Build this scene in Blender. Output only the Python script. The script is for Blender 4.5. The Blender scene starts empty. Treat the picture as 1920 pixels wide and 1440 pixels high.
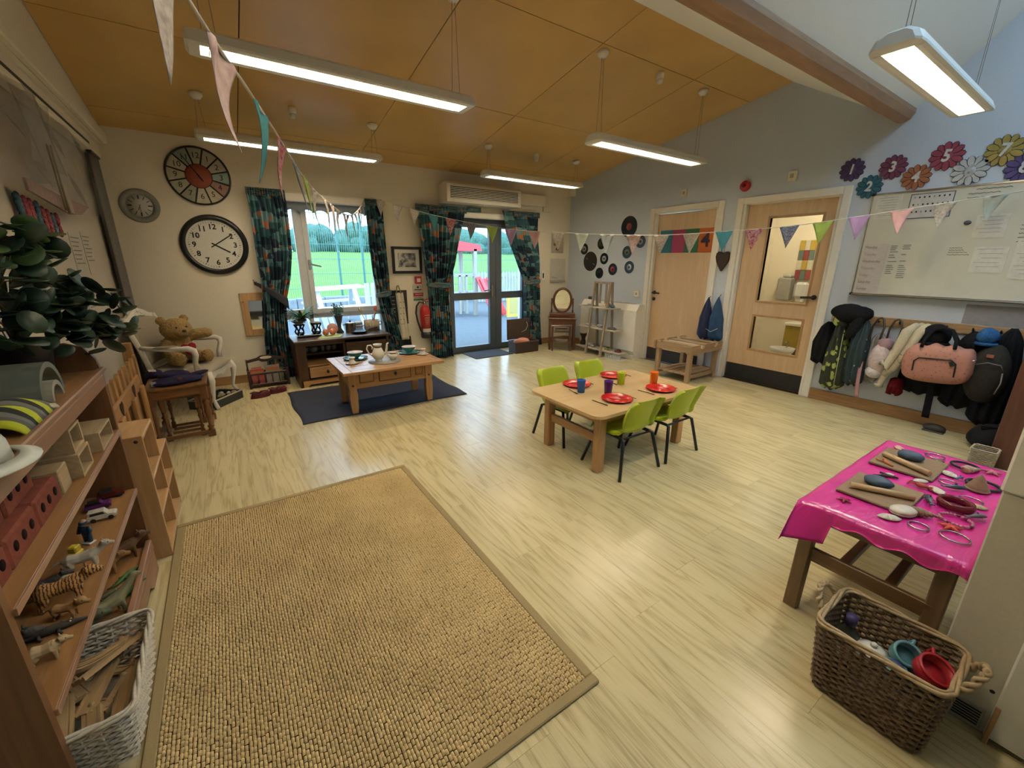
import bpy, math, random
import numpy as np
from mathutils import Matrix, Vector, Euler
R = random.Random(7)
PI = math.pi
sc = bpy.context.scene
COL = sc.collection
# ------------------------------------------------------------------ camera
YAW, PITCH, ROLL, CH, FPX = 0.597, 0.2881, 0.0046, 1.42, 779.14
cy_, sy_, cp_, sp_ = math.cos(YAW), math.sin(YAW), math.cos(PITCH), math.sin(PITCH)
fwd = Vector((sy_ * cp_, cy_ * cp_, -sp_)); rgt = Vector((cy_, -sy_, 0)); upv = rgt.cross(fwd)
r2 = math.cos(ROLL) * rgt + math.sin(ROLL) * upv; u2 = -math.sin(ROLL) * rgt + math.cos(ROLL) * upv
cam_d = bpy.data.cameras.new('camera'); cam = bpy.data.objects.new('camera', cam_d); COL.objects.link(cam)
cam_d.sensor_width = 36; cam_d.lens = FPX / 1920 * 36; cam_d.clip_start = 0.02; cam_d.clip_end = 300
cam.matrix_world = Matrix(((r2.x, u2.x, -fwd.x, 0), (r2.y, u2.y, -fwd.y, 0), (r2.z, u2.z, -fwd.z, CH), (0, 0, 0, 1)))
sc.camera = cam
# ------------------------------------------------------------------ sky, daylight, exposure
w = bpy.data.worlds.new('overcast_sky'); sc.world = w; w.use_nodes = True
bg = w.node_tree.nodes['Background']; bg.inputs[0].default_value = (0.52, 0.77, 1.0, 1); bg.inputs[1].default_value = 3.7
sc.view_settings.view_transform = 'Standard'; sc.view_settings.look = 'None'
sc.view_settings.exposure = 0.7; sc.view_settings.gamma = 1.0; sc.view_settings.use_curve_mapping = False
LAMP = 33; LAMPCOL = (1.0, 0.86, 0.63)
def portal(name, loc, rot, sx, sy):
    d = bpy.data.lights.new(name, 'AREA'); d.shape = 'RECTANGLE'; d.size = sx; d.size_y = sy; d.cycles.is_portal = True
    o = bpy.data.objects.new(name, d); COL.objects.link(o); o.location = loc; o.rotation_euler = rot
    return o
portal('window_daylight', (1.12, 6.12, 1.2), (-PI / 2, 0, 0), 1.5, 1.9)
portal('door_daylight', (3.53, 6.12, 1.0), (-PI / 2, 0, 0), 1.5, 2.0)
portal('skylight_daylight', (3.3, -0.1, 3.72), (0, 0, 0), 3.2, 1.1)
# ------------------------------------------------------------------ helpers
WORLD = {}
MATS = {}
def nn(nt, t, **kw):
    n = nt.nodes.new(t)
    for k, v in kw.items(): setattr(n, k, v)
    return n
def ramp(nt, stops, interp='LINEAR'):
    n = nt.nodes.new('ShaderNodeValToRGB'); cr = n.color_ramp; cr.interpolation = interp
    while len(cr.elements) < len(stops): cr.elements.new(0.5)
    for e, (p, c) in zip(cr.elements, stops): e.position = p; e.color = (c[0], c[1], c[2], 1)
    return n
def base(name, rough=.6, metal=0, coat=0):
    m = bpy.data.materials.new(name); m.use_nodes = True; nt = m.node_tree
    b = nt.nodes['Principled BSDF']; b.inputs['Roughness'].default_value = rough; b.inputs['Metallic'].default_value = metal
    if rough >= .84: b.inputs['Specular IOR Level'].default_value = .12
    if coat: b.inputs['Coat Weight'].default_value = coat; b.inputs['Coat Roughness'].default_value = .15
    MATS[name] = m
    return m, nt, b
def coords(nt, kind='Object', scale=(1, 1, 1), rand=False):
    tc = nn(nt, 'ShaderNodeTexCoord'); mp = nn(nt, 'ShaderNodeMapping'); mp.inputs['Scale'].default_value = scale
    nt.links.new(tc.outputs[kind], mp.inputs[0])
    if rand:
        oi = nn(nt, 'ShaderNodeObjectInfo'); mu = nn(nt, 'ShaderNodeMath', operation='MULTIPLY'); mu.inputs[1].default_value = 53.0
        nt.links.new(oi.outputs['Random'], mu.inputs[0]); nt.links.new(mu.outputs[0], mp.inputs['Location'])
    return mp.outputs[0]
def bump(nt, b, sock, strength, dist=.01):
    bp = nn(nt, 'ShaderNodeBump'); bp.inputs['Strength'].default_value = strength; bp.inputs['Distance'].default_value = dist
    nt.links.new(sock, bp.inputs['Height']); nt.links.new(bp.outputs[0], b.inputs['Normal'])
def P(name, c, c2=None, rough=.6, metal=0, scale=30, detail=3, bmp=0, coat=0, st=(1, 1, 1), kind='Object', sub=0):
    """noise-mottled plain material"""
    if name in MATS: return MATS[name]
    m, nt, b = base(name, rough, metal, coat)
    if c2 is None: c2 = tuple(x * .86 for x in c)
    n = nn(nt, 'ShaderNodeTexNoise'); n.inputs['Scale'].default_value = scale; n.inputs['Detail'].default_value = detail
    nt.links.new(coords(nt, kind, st), n.inputs[0])
    r = ramp(nt, [(.3, c), (.72, c2)]); nt.links.new(n.outputs[0], r.inputs[0]); nt.links.new(r.outputs[0], b.inputs['Base Color'])
    if bmp: bump(nt, b, n.outputs[0], bmp)
    return m
def WOOD(name, c, c2, axis=0, rough=.45, scale=6, ring=14, rand=True, bmp=.04, coat=0):
    """grained wood; axis = grain direction"""
    if name in MATS: return MATS[name]
    m, nt, b = base(name, rough, 0, coat)
    st = [1, 1, 1]; st[axis] = .09
    co = coords(nt, 'Object', st, rand)
    n = nn(nt, 'ShaderNodeTexNoise'); n.inputs['Scale'].default_value = scale; n.inputs['Detail'].default_value = 6; n.inputs['Distortion'].default_value = .6
    nt.links.new(co, n.inputs[0])
    w_ = nn(nt, 'ShaderNodeMath', operation='MULTIPLY'); w_.inputs[1].default_value = ring; nt.links.new(n.outputs[0], w_.inputs[0])
    s_ = nn(nt, 'ShaderNodeMath', operation='PINGPONG'); s_.inputs[1].default_value = 1; nt.links.new(w_.outputs[0], s_.inputs[0])
    n2 = nn(nt, 'ShaderNodeTexNoise'); n2.inputs['Scale'].default_value = scale * 12; n2.inputs['Detail'].default_value = 3; nt.links.new(co, n2.inputs[0])
    mx = nn(nt, 'ShaderNodeMath', operation='MULTIPLY_ADD'); mx.inputs[1].default_value = .55; nt.links.new(s_.outputs[0], mx.inputs[0]); nt.links.new(n2.outputs[0], mx.inputs[2])
    r = ramp(nt, [(.3, c), (.95, c2)]); nt.links.new(mx.outputs[0], r.inputs[0]); nt.links.new(r.outputs[0], b.inputs['Base Color'])
    if bmp: bump(nt, b, mx.outputs[0], bmp, .002)
    return m
def EMIT(name, c, s):
    if name in MATS: return MATS[name]
    m, nt, b = base(name, .5); b.inputs['Base Color'].default_value = (*c, 1); b.inputs['Emission Color'].default_value = (*c, 1); b.inputs['Emission Strength'].default_value = s
    return m
def PANE(name, tint=(.97, .99, 1), refl=.08):
    if name in MATS: return MATS[name]
    m = bpy.data.materials.new(name); m.use_nodes = True; nt = m.node_tree; nt.nodes.clear(); MATS[name] = m
    o = nn(nt, 'ShaderNodeOutputMaterial'); t = nn(nt, 'ShaderNodeBsdfTransparent'); t.inputs[0].default_value = (*tint, 1)
    g = nn(nt, 'ShaderNodeBsdfGlossy'); g.inputs['Roughness'].default_value = .02
    lw = nn(nt, 'ShaderNodeLayerWeight'); lw.inputs[0].default_value = .25
    mu = nn(nt, 'ShaderNodeMath', operation='MULTIPLY'); mu.inputs[1].default_value = refl * 3; nt.links.new(lw.outputs['Fresnel'], mu.inputs[0])
    mx = nn(nt, 'ShaderNodeMixShader'); nt.links.new(mu.outputs[0], mx.inputs[0]); nt.links.new(t.outputs[0], mx.inputs[1]); nt.links.new(g.outputs[0], mx.inputs[2])
    nt.links.new(mx.outputs[0], o.inputs[0])
    return m
class G:
    """collects shapes; .o() links them as ONE mesh object"""
    def __init__(s, M=None): s.v = []; s.f = []; s.sm = []; s.uv = {}; s.M = M or Matrix()
    def add(s, vs, fs, smooth=False, M=None, uvs=None):
        k = len(s.v); T_ = s.M @ M if M is not None else s.M
        s.v += [T_ @ Vector(p) for p in vs]
        if uvs:
            for i, u in enumerate(uvs): s.uv[k + i] = u
        s.f += [tuple(i + k for i in f) for f in fs]; s.sm += [smooth] * len(fs)
        return s
    def box(s, c, d, rot=(0, 0, 0), b=0):
        h = [x / 2 for x in d]; b = min(b, min(h) * .9)
        M = Matrix.Translation(c) @ Euler(rot).to_matrix().to_4x4()
        if b <= 0:
            vs = [(x * h[0], y * h[1], z * h[2]) for x in (-1, 1) for y in (-1, 1) for z in (-1, 1)]
            fs = [(0, 1, 3, 2), (4, 6, 7, 5), (0, 4, 5, 1), (2, 3, 7, 6), (0, 2, 6, 4), (1, 5, 7, 3)]
            return s.add(vs, fs, M=M)
        vs = []; ix = {}
        for sx in (-1, 1):
            for sy in (-1, 1):
                for sz in (-1, 1):
                    for a in range(3):
                        q = [sx * (h[0] - b), sy * (h[1] - b), sz * (h[2] - b)]; q[a] = (sx, sy, sz)[a] * h[a]
                        ix[(sx, sy, sz, a)] = len(vs); vs.append(q)
        fs = []
        for a in range(3):
            o1, o2 = [i for i in range(3) if i != a]
            for sg in (-1, 1):
                q = []
                for e1, e2 in ((-1, -1), (1, -1), (1, 1), (-1, 1)):
                    k = [0, 0, 0]; k[a] = sg; k[o1] = e1; k[o2] = e2; q.append(ix[(*k, a)])
                fs.append(q)
            for e1 in (-1, 1):
                for e2 in (-1, 1):
                    k = [0, 0, 0]; k[o1] = e1; k[o2] = e2; k0 = list(k); k1 = list(k); k0[a] = -1; k1[a] = 1
                    fs.append((ix[(*k0, o1)], ix[(*k1, o1)], ix[(*k1, o2)], ix[(*k0, o2)]))
        for sx in (-1, 1):
            for sy in (-1, 1):
                for sz in (-1, 1): fs.append([ix[(sx, sy, sz, a)] for a in range(3)])
        return s.add(vs, fs, M=M)
    def bx(s, x0, x1, y0, y1, z0, z1, b=0): return s.box(((x0 + x1) / 2, (y0 + y1) / 2, (z0 + z1) / 2), (abs(x1 - x0), abs(y1 - y0), abs(z1 - z0)), b=b)
    def bar(s, p, q, wd, ht, b=0, up=(0, 0, 1)):
        p = Vector(p); q = Vector(q); d = q - p; x = d.normalized(); y = Vector(up).cross(x)
        if y.length < 1e-4: y = Vector((0, 1, 0)).cross(x)
        y.normalize(); z = x.cross(y); M = Matrix((x, y, z)).transposed().to_4x4(); M.translation = (p + q) / 2
        old = s.M; s.M = old @ M; s.box((0, 0, 0), (d.length, wd, ht), b=b); s.M = old
        return s
    def tube(s, pts, r, n=8, closed=False, flat=1.0, smooth=True, cap=True):
        pts = [Vector(p) for p in pts]; N = len(pts); rs = r if isinstance(r, (list, tuple)) else [r] * N
        vs = []; prev = None
        for i, p in enumerate(pts):
            if closed: t = pts[(i + 1) % N] - pts[i - 1]
            else: t = pts[min(i + 1, N - 1)] - pts[max(i - 1, 0)]
            t = t.normalized() if t.length > 1e-9 else Vector((0, 0, 1))
            if prev is None:
                a = Vector((0, 0, 1)) if abs(t.z) < .9 else Vector((1, 0, 0)); u = t.cross(a).normalized()
            else:
                u = prev - t * prev.dot(t); u = u.normalized() if u.length > 1e-6 else t.orthogonal().normalized()
            prev = u; v = t.cross(u)
            for k in range(n):
                a = 2 * PI * k / n; vs.append(p + u * math.cos(a) * rs[i] + v * math.sin(a) * rs[i] * flat)
        fs = []
        for i in range(N if closed else N - 1):
            for k in range(n):
                a, b_, c, d = i * n + k, i * n + (k + 1) % n, ((i + 1) % N) * n + (k + 1) % n, ((i + 1) % N) * n + k
                fs.append((a, b_, c, d))
        s.add(vs, fs, smooth)
        if cap and not closed:
            k = len(s.v) - len(vs); s.f += [tuple(k + i for i in range(n))[::-1], tuple(k + (N - 1) * n + i for i in range(n))]; s.sm += [False, False]
        return s
    def lathe(s, prof, n=18, c=(0, 0, 0), rot=(0, 0, 0), sx=1, sy=1, smooth=True, ring=False, cap=True):
        M = Matrix.Translation(c) @ Euler(rot).to_matrix().to_4x4(); vs = []; fs = []
        for r, z in prof:
            for k in range(n): a = 2 * PI * k / n; vs.append((r * math.cos(a) * sx, r * math.sin(a) * sy, z))
        for i in range(len(prof) - 1):
            for k in range(n): fs.append((i * n + k, i * n + (k + 1) % n, (i + 1) * n + (k + 1) % n, (i + 1) * n + k))
        if ring: fs += [((len(prof) - 1) * n + k, (len(prof) - 1) * n + (k + 1) % n, (k + 1) % n, k) for k in range(n)]
        if prof[0][0] > 1e-5 and cap and not ring: fs.append(tuple(range(n))[::-1])
        if prof[-1][0] > 1e-5 and cap and not ring: fs.append(tuple((len(prof) - 1) * n + k for k in range(n)))
        return s.add(vs, fs, smooth, M)
    def cyl(s, p, q, r, n=12, r2=None): return s.tube([p, q], [r, r if r2 is None else r2], n)
    def sph(s, c, r, n=12, m=8, rot=(0, 0, 0)):
        if not isinstance(r, (list, tuple)): r = (r, r, r)
        pr = [(math.sin(PI * i / m), -math.cos(PI * i / m)) for i in range(m + 1)]
        M = Matrix.Translation(c) @ Euler(rot).to_matrix().to_4x4() @ Matrix.Diagonal((r[0], r[1], r[2], 1))
        vs = [(0, 0, -1)]; fs = []
        for a, z in pr[1:-1]:
            for k in range(n): t = 2 * PI * k / n; vs.append((a * math.cos(t), a * math.sin(t), z))
        vs.append((0, 0, 1)); L = len(vs) - 1
        for k in range(n): fs.append((0, 1 + (k + 1) % n, 1 + k)); fs.append((L, L - n + k, L - n + (k + 1) % n))
        for i in range(m - 2):
            for k in range(n): fs.append((1 + i * n + k, 1 + i * n + (k + 1) % n, 1 + (i + 1) * n + (k + 1) % n, 1 + (i + 1) * n + k))
        return s.add(vs, fs, True, M)
    def prism(s, poly, h, M=None, smooth=False):
        """polygon in local xy extruded 0..h along z, placed by M"""
        n = len(poly); vs = [(x, y, 0) for x, y in poly] + [(x, y, h) for x, y in poly]
        fs = [tuple(range(n))[::-1], tuple(range(n, 2 * n))] + [(i, (i + 1) % n, n + (i + 1) % n, n + i) for i in range(n)]
        return s.add(vs, fs, False, M)
    def torus(s, c, Rr, r, n=24, m=8, rot=(0, 0, 0), sy=1):
        E_ = Euler(rot).to_matrix(); pts = [Vector(c) + E_ @ Vector((math.cos(2 * PI * k / n) * Rr, math.sin(2 * PI * k / n) * Rr * sy, 0)) for k in range(n)]
        return s.tube(pts, r, m, closed=True)
    def grid(s, fn, nu, nv, smooth=True, thick=0):
        """fn(u,v)->point; uv stored"""
        vs = []; uvs = []; fs = []
        for j in range(nv + 1):
            for i in range(nu + 1): vs.append(Vector(fn(i / nu, j / nv))); uvs.append((i / nu, j / nv))
        for j in range(nv):
            for i in range(nu): a = j * (nu + 1) + i; fs.append((a, a + 1, a + nu + 2, a + nu + 1))
        if thick:
            nr = [Vector() for _ in vs]
            for f in fs:
                q = (vs[f[1]] - vs[f[0]]).cross(vs[f[3]] - vs[f[0]])
                for i in f: nr[i] += q
            K = len(vs); vs2 = [p - (n_.normalized() * thick if n_.length > 0 else Vector()) for p, n_ in zip(vs, nr)]
            fs2 = [tuple(i + K for i in f)[::-1] for f in fs]; W_ = nu + 1
            rim = [i for i in range(W_)] + [j * W_ + nu for j in range(1, nv + 1)] + [nv * W_ + i for i in range(nu - 1, -1, -1)] + [j * W_ for j in range(nv - 1, 0, -1)]
            fs3 = [(rim[i], rim[i - 1], rim[i - 1] + K, rim[i] + K) for i in range(len(rim))]
            return s.add(vs + vs2, fs + fs2 + fs3, smooth, uvs=uvs + uvs)
        return s.add(vs, fs, smooth, uvs=uvs)
    def o(s, name, mat, par=None, label=None, cat=None, group=None, kind=None, recalc=True, mats=None):
        me = bpy.data.meshes.new(name)
        root = par
        while root is not None and root.parent is not None: root = root.parent
        off = Matrix()
        if root is not None and root.name in WORLD: off = WORLD[root.name].inverted()
        loc = None
        if root is None and s.v:
            xs = [p.x for p in s.v]; ys = [p.y for p in s.v]; zs = [p.z for p in s.v]
            loc = Vector(((min(xs) + max(xs)) / 2, (min(ys) + max(ys)) / 2, min(zs))); off = Matrix.Translation(-loc)
        me.from_pydata([off @ p for p in s.v], [], s.f)
        me.polygons.foreach_set('use_smooth', s.sm)
        if s.uv:
            l = me.uv_layers.new(name='uv'); idx = np.empty(len(me.loops), dtype=np.int32); me.loops.foreach_get('vertex_index', idx)
            arr = np.zeros((len(s.v), 2), dtype=np.float32)
            for k, u in s.uv.items(): arr[k] = u
            l.data.foreach_set('uv', arr[idx].ravel())
        if recalc:
            import bmesh
            bm = bmesh.new(); bm.from_mesh(me); bmesh.ops.recalc_face_normals(bm, faces=bm.faces); bm.to_mesh(me); bm.free()
        me.materials.append(mat if not isinstance(mat, str) else MATS[mat])
        ob = bpy.data.objects.new(name, me); COL.objects.link(ob)
        if par is not None: ob.parent = par
        if loc is not None: ob.location = loc; WORLD[ob.name] = Matrix.Translation(loc)
        if label: ob['label'] = label
        if cat: ob['category'] = cat
        if group: ob['group'] = group
        if kind: ob['kind'] = kind
        return ob
def T(name, label, cat, loc=(0, 0, 0), rz=0, group=None, local=False, rot=None):
    o = bpy.data.objects.new(name, None); COL.objects.link(o); o.location = loc; o.rotation_euler = rot or (0, 0, rz); o.empty_display_size = .05
    o['label'] = label; o['category'] = cat
    if group: o['group'] = group
    if not local: WORLD[o.name] = Matrix.Translation(loc) @ Euler(rot or (0, 0, rz)).to_matrix().to_4x4()
    return o
def ST(name):
    o = bpy.data.objects.new(name, None); COL.objects.link(o); o['kind'] = 'structure'; WORLD[o.name] = Matrix(); o.empty_display_size = .05
    return o
def dup(root, loc=None, rz=None, label=None, group=None, mats=None):
    def cp(o, par):
        c = o.copy(); COL.objects.link(c); c.parent = par
        for ch in [x for x in bpy.data.objects if x.parent == o]: cp(ch, c)
        return c
    kids = {}
    c = cp(root, None)
    if loc is not None: c.location = loc
    if rz is not None: c.rotation_euler = (0, 0, rz)
    if label: c['label'] = label
    if group: c['group'] = group
    return c
FONT = None
def text(s, size, M, mat, par, name='lettering', ext=.0008, align='CENTER', bold=0, sx=1):
    """flat lettering; M places its plane (x right, y up)"""
    cu = bpy.data.curves.new(name, 'FONT'); cu.body = s; cu.size = size; cu.align_x = align; cu.align_y = 'CENTER'; cu.extrude = ext; cu.offset = bold; cu.resolution_u = 2
    cu.materials.append(MATS[mat] if isinstance(mat, str) else mat)
    ob = bpy.data.objects.new(name, cu); COL.objects.link(ob); ob.parent = par
    root = par
    while root.parent is not None: root = root.parent
    off = WORLD[root.name].inverted() if root.name in WORLD else Matrix()
    ob.matrix_local = off @ M @ Matrix.Diagonal((sx, 1, 1, 1))
    return ob
def FR(origin, xdir, ydir):
    x = Vector(xdir).normalized(); y = Vector(ydir).normalized(); z = x.cross(y)
    M = Matrix((x, y, z)).transposed().to_4x4(); M.translation = Vector(origin)
    return M
def backM(x, z, y): return FR((x, y, z), (1, 0, 0), (0, 0, 1))          # plane facing the room from the back wall
def rightM(y, z, x): return FR((x, y, z), (0, -1, 0), (0, 0, 1))       # plane facing the room from the right wall
def sag(p, q, dip, n=16):
    p = Vector(p); q = Vector(q)
    return [p.lerp(q, i / n) - Vector((0, 0, 4 * dip * (i / n) * (1 - i / n))) for i in range(n + 1)]
# ------------------------------------------------------------------ room shell materials
WX, WY, LX = 5.13, 5.79, -0.85
P('cream_paint', (.80, .735, .60), (.77, .705, .575), .75, scale=60, bmp=.03)
P('blue_paint', (.57, .62, .70), (.545, .595, .675), .75, scale=60, bmp=.03)
P('white_paint', (.80, .77, .68), (.77, .74, .65), .6, scale=50, bmp=.02)
P('white_gloss', (.82, .78, .70), (.78, .74, .66), .35, scale=20)
P('grey_metal', (.09, .105, .125), (.075, .09, .11), .4, .1, scale=40)
P('upvc', (.62, .63, .63), (.58, .59, .60), .35, scale=20)
P('chrome', (.62, .6, .56), (.55, .53, .5), .22, 1)
P('black_metal', (.015, .015, .016), (.022, .02, .02), .4, .3)
P('black_plastic', (.012, .012, .013), (.02, .02, .021), .45)
P('dark_gap', (.05, .03, .015), (.04, .025, .012), .9)
PANE('glass_pane')
P('mirror_glass', (.86, .87, .86), (.84, .85, .84), .03, 1)
WOOD('skirting_wood', (.42, .24, .10), (.30, .16, .06), 0, .4)
WOOD('skirting_wood_y', (.42, .24, .10), (.30, .16, .06), 1, .4)
WOOD('birch', (.66, .47, .29), (.56, .38, .22), 2, .4, scale=5, ring=5)
# vinyl plank floor
m, nt, b = base('floor_oak', .26)
co = coords(nt, 'Object', (9, .75, 1), True)
n = nn(nt, 'ShaderNodeTexNoise'); n.inputs['Scale'].default_value = 1.0; n.inputs['Detail'].default_value = 4; n.inputs['Roughness'].default_value = .45; n.inputs['Distortion'].default_value = .3; nt.links.new(co, n.inputs[0])
a_ = nn(nt, 'ShaderNodeMath', operation='MULTIPLY'); a_.inputs[1].default_value = 17; nt.links.new(n.outputs[0], a_.inputs[0])
pp = nn(nt, 'ShaderNodeMath', operation='PINGPONG'); pp.inputs[1].default_value = 1; nt.links.new(a_.outputs[0], pp.inputs[0])
co2 = coords(nt, 'Object', (240, 6, 1), True); n2 = nn(nt, 'ShaderNodeTexNoise'); n2.inputs['Scale'].default_value = 1; n2.inputs['Detail'].default_value = 3; nt.links.new(co2, n2.inputs[0])
ad = nn(nt, 'ShaderNodeMath', operation='MULTIPLY_ADD'); ad.inputs[1].default_value = .5; nt.links.new(pp.outputs[0], ad.inputs[0]); nt.links.new(n2.outputs[0], ad.inputs[2])
r = ramp(nt, [(.32, (.345, .275, .135)), (.68, (.52, .44, .245)), (1.0, (.56, .48, .28))]); nt.links.new(ad.outputs[0], r.inputs[0])
oi = nn(nt, 'ShaderNodeObjectInfo'); rr = ramp(nt, [(0, (.93, .93, .93)), (1, (1.05, 1.05, 1.05))]); nt.links.new(oi.outputs['Random'], rr.inputs[0])
mx = nn(nt, 'ShaderNodeMix', data_type='RGBA', blend_type='MULTIPLY'); mx.inputs[0].default_value = 1; nt.links.new(r.outputs[0], mx.inputs[6]); nt.links.new(rr.outputs[0], mx.inputs[7]); nt.links.new(mx.outputs[2], b.inputs['Base Color'])
bump(nt, b, ad.outputs[0], .12, .001)
# veneered ceiling boards
m, nt, b = base('ceiling_veneer', .36)
co = coords(nt, 'Object', (1, 1, 1), True); n = nn(nt, 'ShaderNodeTexNoise'); n.inputs['Scale'].default_value = 2.2; n.inputs['Detail'].default_value = 5; nt.links.new(co, n.inputs[0])
n2 = nn(nt, 'ShaderNodeTexNoise'); n2.inputs['Scale'].default_value = 300; nt.links.new(co, n2.inputs[0])
ad = nn(nt, 'ShaderNodeMath', operation='MULTIPLY_ADD'); ad.inputs[1].default_value = .3; nt.links.new(n2.outputs[0], ad.inputs[0]); nt.links.new(n.outputs[0], ad.inputs[2])
r = ramp(nt, [(.35, (.56, .345, .105)), (.85, (.66, .42, .14))]); nt.links.new(ad.outputs[0], r.inputs[0]); nt.links.new(r.outputs[0], b.inputs['Base Color'])
# ------------------------------------------------------------------ floor of single planks
fl = G().bx(LX - .2, WX + 2.2, -2.8, WY + .32, -.2, -.004).o('floor', 'dark_gap'); fl['kind'] = 'structure'
PW, PL = .185, 1.22
pm = None
k = 0
x = LX
while x < WX:
    w_ = min(PW, WX - x); off = (k * 0.47) % 1 * PL; y = -2.6 - off
    while y < WY + .02:
        y0 = max(y, -2.6); y1 = min(y + PL, WY + .02)
        if y1 > -.3 and y1 - y0 > .02:
            full = y1 - y0 > PL - 1e-4 and w_ > PW - 1e-4
            if full and pm is not None:
                ob = bpy.data.objects.new('plank', pm); COL.objects.link(ob); ob.parent = fl
                ob.location = (x - fl.location.x, y0 - fl.location.y, -fl.location.z)
            else:
                g_ = G(); g_.box((w_ / 2, (y1 - y0) / 2, -.002), (w_ - .0007, y1 - y0 - .0007, .004))
                ob = g_.o('plank', 'floor_oak', fl, recalc=True)
                ob.data.transform(Matrix.Translation(fl.location)); ob.location = (x - fl.location.x, y0 - fl.location.y, -fl.location.z)
                if full: pm = ob.data
        y += PL
    x += PW; k += 1
rf = G().bx(LX, WX, -2.6, -1.2, -.006, -.0045).o('floor', 'floor_oak'); rf['kind'] = 'structure'
# ------------------------------------------------------------------ walls
WL, WR, WB, WT = .42, 1.82, .22, 2.13      # window opening
DL, DR, DT = 2.79, 4.27, 2.03              # glazed door opening
g = G()
for a in [(LX - .3, WL, 0, 3.0), (WL, WR, 0, WB), (WL, WR, WT, 3.0), (WR, DL, 0, 3.0), (DL, DR, DT, 3.0), (DR, WX + .3, 0, 3.0)]: g.bx(a[0], a[1], WY, WY + .32, a[2] - .2 * (a[2] == 0), a[3])
g.o('wall_back', 'cream_paint', kind='structure')
Y1A, Y1B, Y2A, Y2B = 3.09, 4.02, 1.83, 2.79    # doorways in the right wall
g = G()
for a in [(-2.8, Y2A, 0, 4.0), (Y2A, Y2B, 2.06, 4.0), (Y2B, Y1A, 0, 4.0), (Y1A, Y1B, 2.06, 4.0), (Y1B, WY + .3, 0, 4.0)]: g.bx(WX, WX + .16, a[0], a[1], a[2] - .2 * (a[2] == 0), a[3])
g.o('wall_right', 'blue_paint', kind='structure')
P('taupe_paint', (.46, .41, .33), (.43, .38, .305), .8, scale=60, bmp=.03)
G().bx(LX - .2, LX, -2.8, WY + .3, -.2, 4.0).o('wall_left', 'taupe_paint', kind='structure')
G().bx(LX, WX, -2.8, -2.6, -.2, 4.0).o('wall_rear', 'white_paint', kind='structure')
g = G(); g.bx(LX, -.73, -2.6, WY, 2.46, 4.0); g.bx(-.73, -.69, -2.6, WY, 2.46, 2.56, .008); g.bx(LX, -.76, -2.6, WY, 2.33, 2.46, .01)
tb = g.o('trim_bulkhead', 'cream_paint', kind='structure')
G().bx(-.79, -.757, -2.6, 5.35, 2.365, 2.385).o('curtain_track', 'black_metal', tb)
# ------------------------------------------------------------------ ceiling
SL = math.atan(.172)
cb = ST('ceiling')
def CM(x, y): return Matrix.Translation((x, y, 2.61 + .172 * (WY - y))) @ Matrix.Rotation(-SL, 4, 'X')
cs = 1 / math.cos(SL)
G(CM(0, WY)).bx(-.74, WX + .02, -3.34 * cs, .1, .014, .09).o('backing_board', 'dark_gap', cb)
XE = [-.73, .365, 1.61, 2.847, 4.09, WX]; YE = [2.47, 2.90, 4.145, 5.40, WY]
for i in range(5):
    for j in range(4):
        cx, cy = (XE[i] + XE[i + 1]) / 2, (YE[j] + YE[j + 1]) / 2
        gg = G(CM(cx, cy)); hx = (XE[i + 1] - XE[i]) / 2 - .0035; hy = ((YE[j + 1] - YE[j]) / 2 - .0035) * cs
        gg.bx(-hx, hx, -hy, hy, 0, .014).o('ceiling_panel', 'ceiling_veneer', cb)
def slab(name, y0, z0, y1, z1, t, x0, x1, mat, up=1):
    d = Vector((0, y1 - y0, z1 - z0)); nrm = Vector((0, -d.z, d.y)).normalized() * t * up
    vs = [(x, y0, z0) for x in (x0, x1)] + [(x, y1, z1) for x in (x0, x1)]
    vs += [(p[0], p[1] + nrm.y, p[2] + nrm.z) for p in vs]
    o = G().add(vs, [(0, 1, 3, 2), (4, 6, 7, 5), (0, 4, 5, 1), (2, 3, 7, 6), (0, 2, 6, 4), (1, 5, 7, 3)]).o(name, mat); o['kind'] = 'structure'
    return o
P('white_ceiling', (.88, .88, .84), (.86, .86, .82), .8, scale=50, bmp=.02)
slab('ceiling', 2.48, 3.182, 1.75, 2.76, .08, LX, WX, 'white_ceiling', -1)
WOOD('beam_wood', (.40, .24, .13), (.33, .19, .10), 0, .5, bmp=.02)
G().prism([(1.765, 2.765), (1.54, 2.592), (1.50, 2.585), (1.455, 2.605), (1.43, 2.65), (1.43, 2.95), (1.765, 2.95)], WX - LX, FR((LX, 0, 0), (0, 1, 0), (0, 0, 1))).o('trim_beam', 'beam_wood', kind='structure')
slab('ceiling', 1.44, 2.67, .45, 3.72, .08, LX, WX, 'white_ceiling', -1)
slab('ceiling', -.65, 3.72, -1.4, 2.9, .08, LX, WX, 'white_ceiling', -1)
G().bx(LX, WX, -2.7, -1.38, 2.9, 2.98).o('ceiling', 'white_ceiling', kind='structure')
g = G()
for a in [(LX, 1.7, -.68, .48), (4.9, WX, -.68, .48)]: g.bx(a[0], a[1], a[2], a[3], 3.72, 3.82)
g.o('ceiling', 'white_ceiling', kind='structure')
sk = ST('window_3')
g = G(); g.bx(1.66, 4.94, -.70, -.60, 3.73, 3.84); g.bx(1.66, 4.94, .42, .52, 3.73, 3.84); g.bx(1.66, 1.74, -.6, .42, 3.73, 3.84); g.bx(4.86, 4.94, -.6, .42, 3.73, 3.84)
for q in (2.78, 3.82): g.bx(q - .03, q + .03, -.6, .42, 3.74, 3.83)
g.o('skylight_frame', 'white_gloss', sk)
for q in (1.74, 2.81, 3.85): G().bx(q, q + 1.01, -.6, .42, 3.78, 3.79).o('pane', 'glass_pane', sk)
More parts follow.
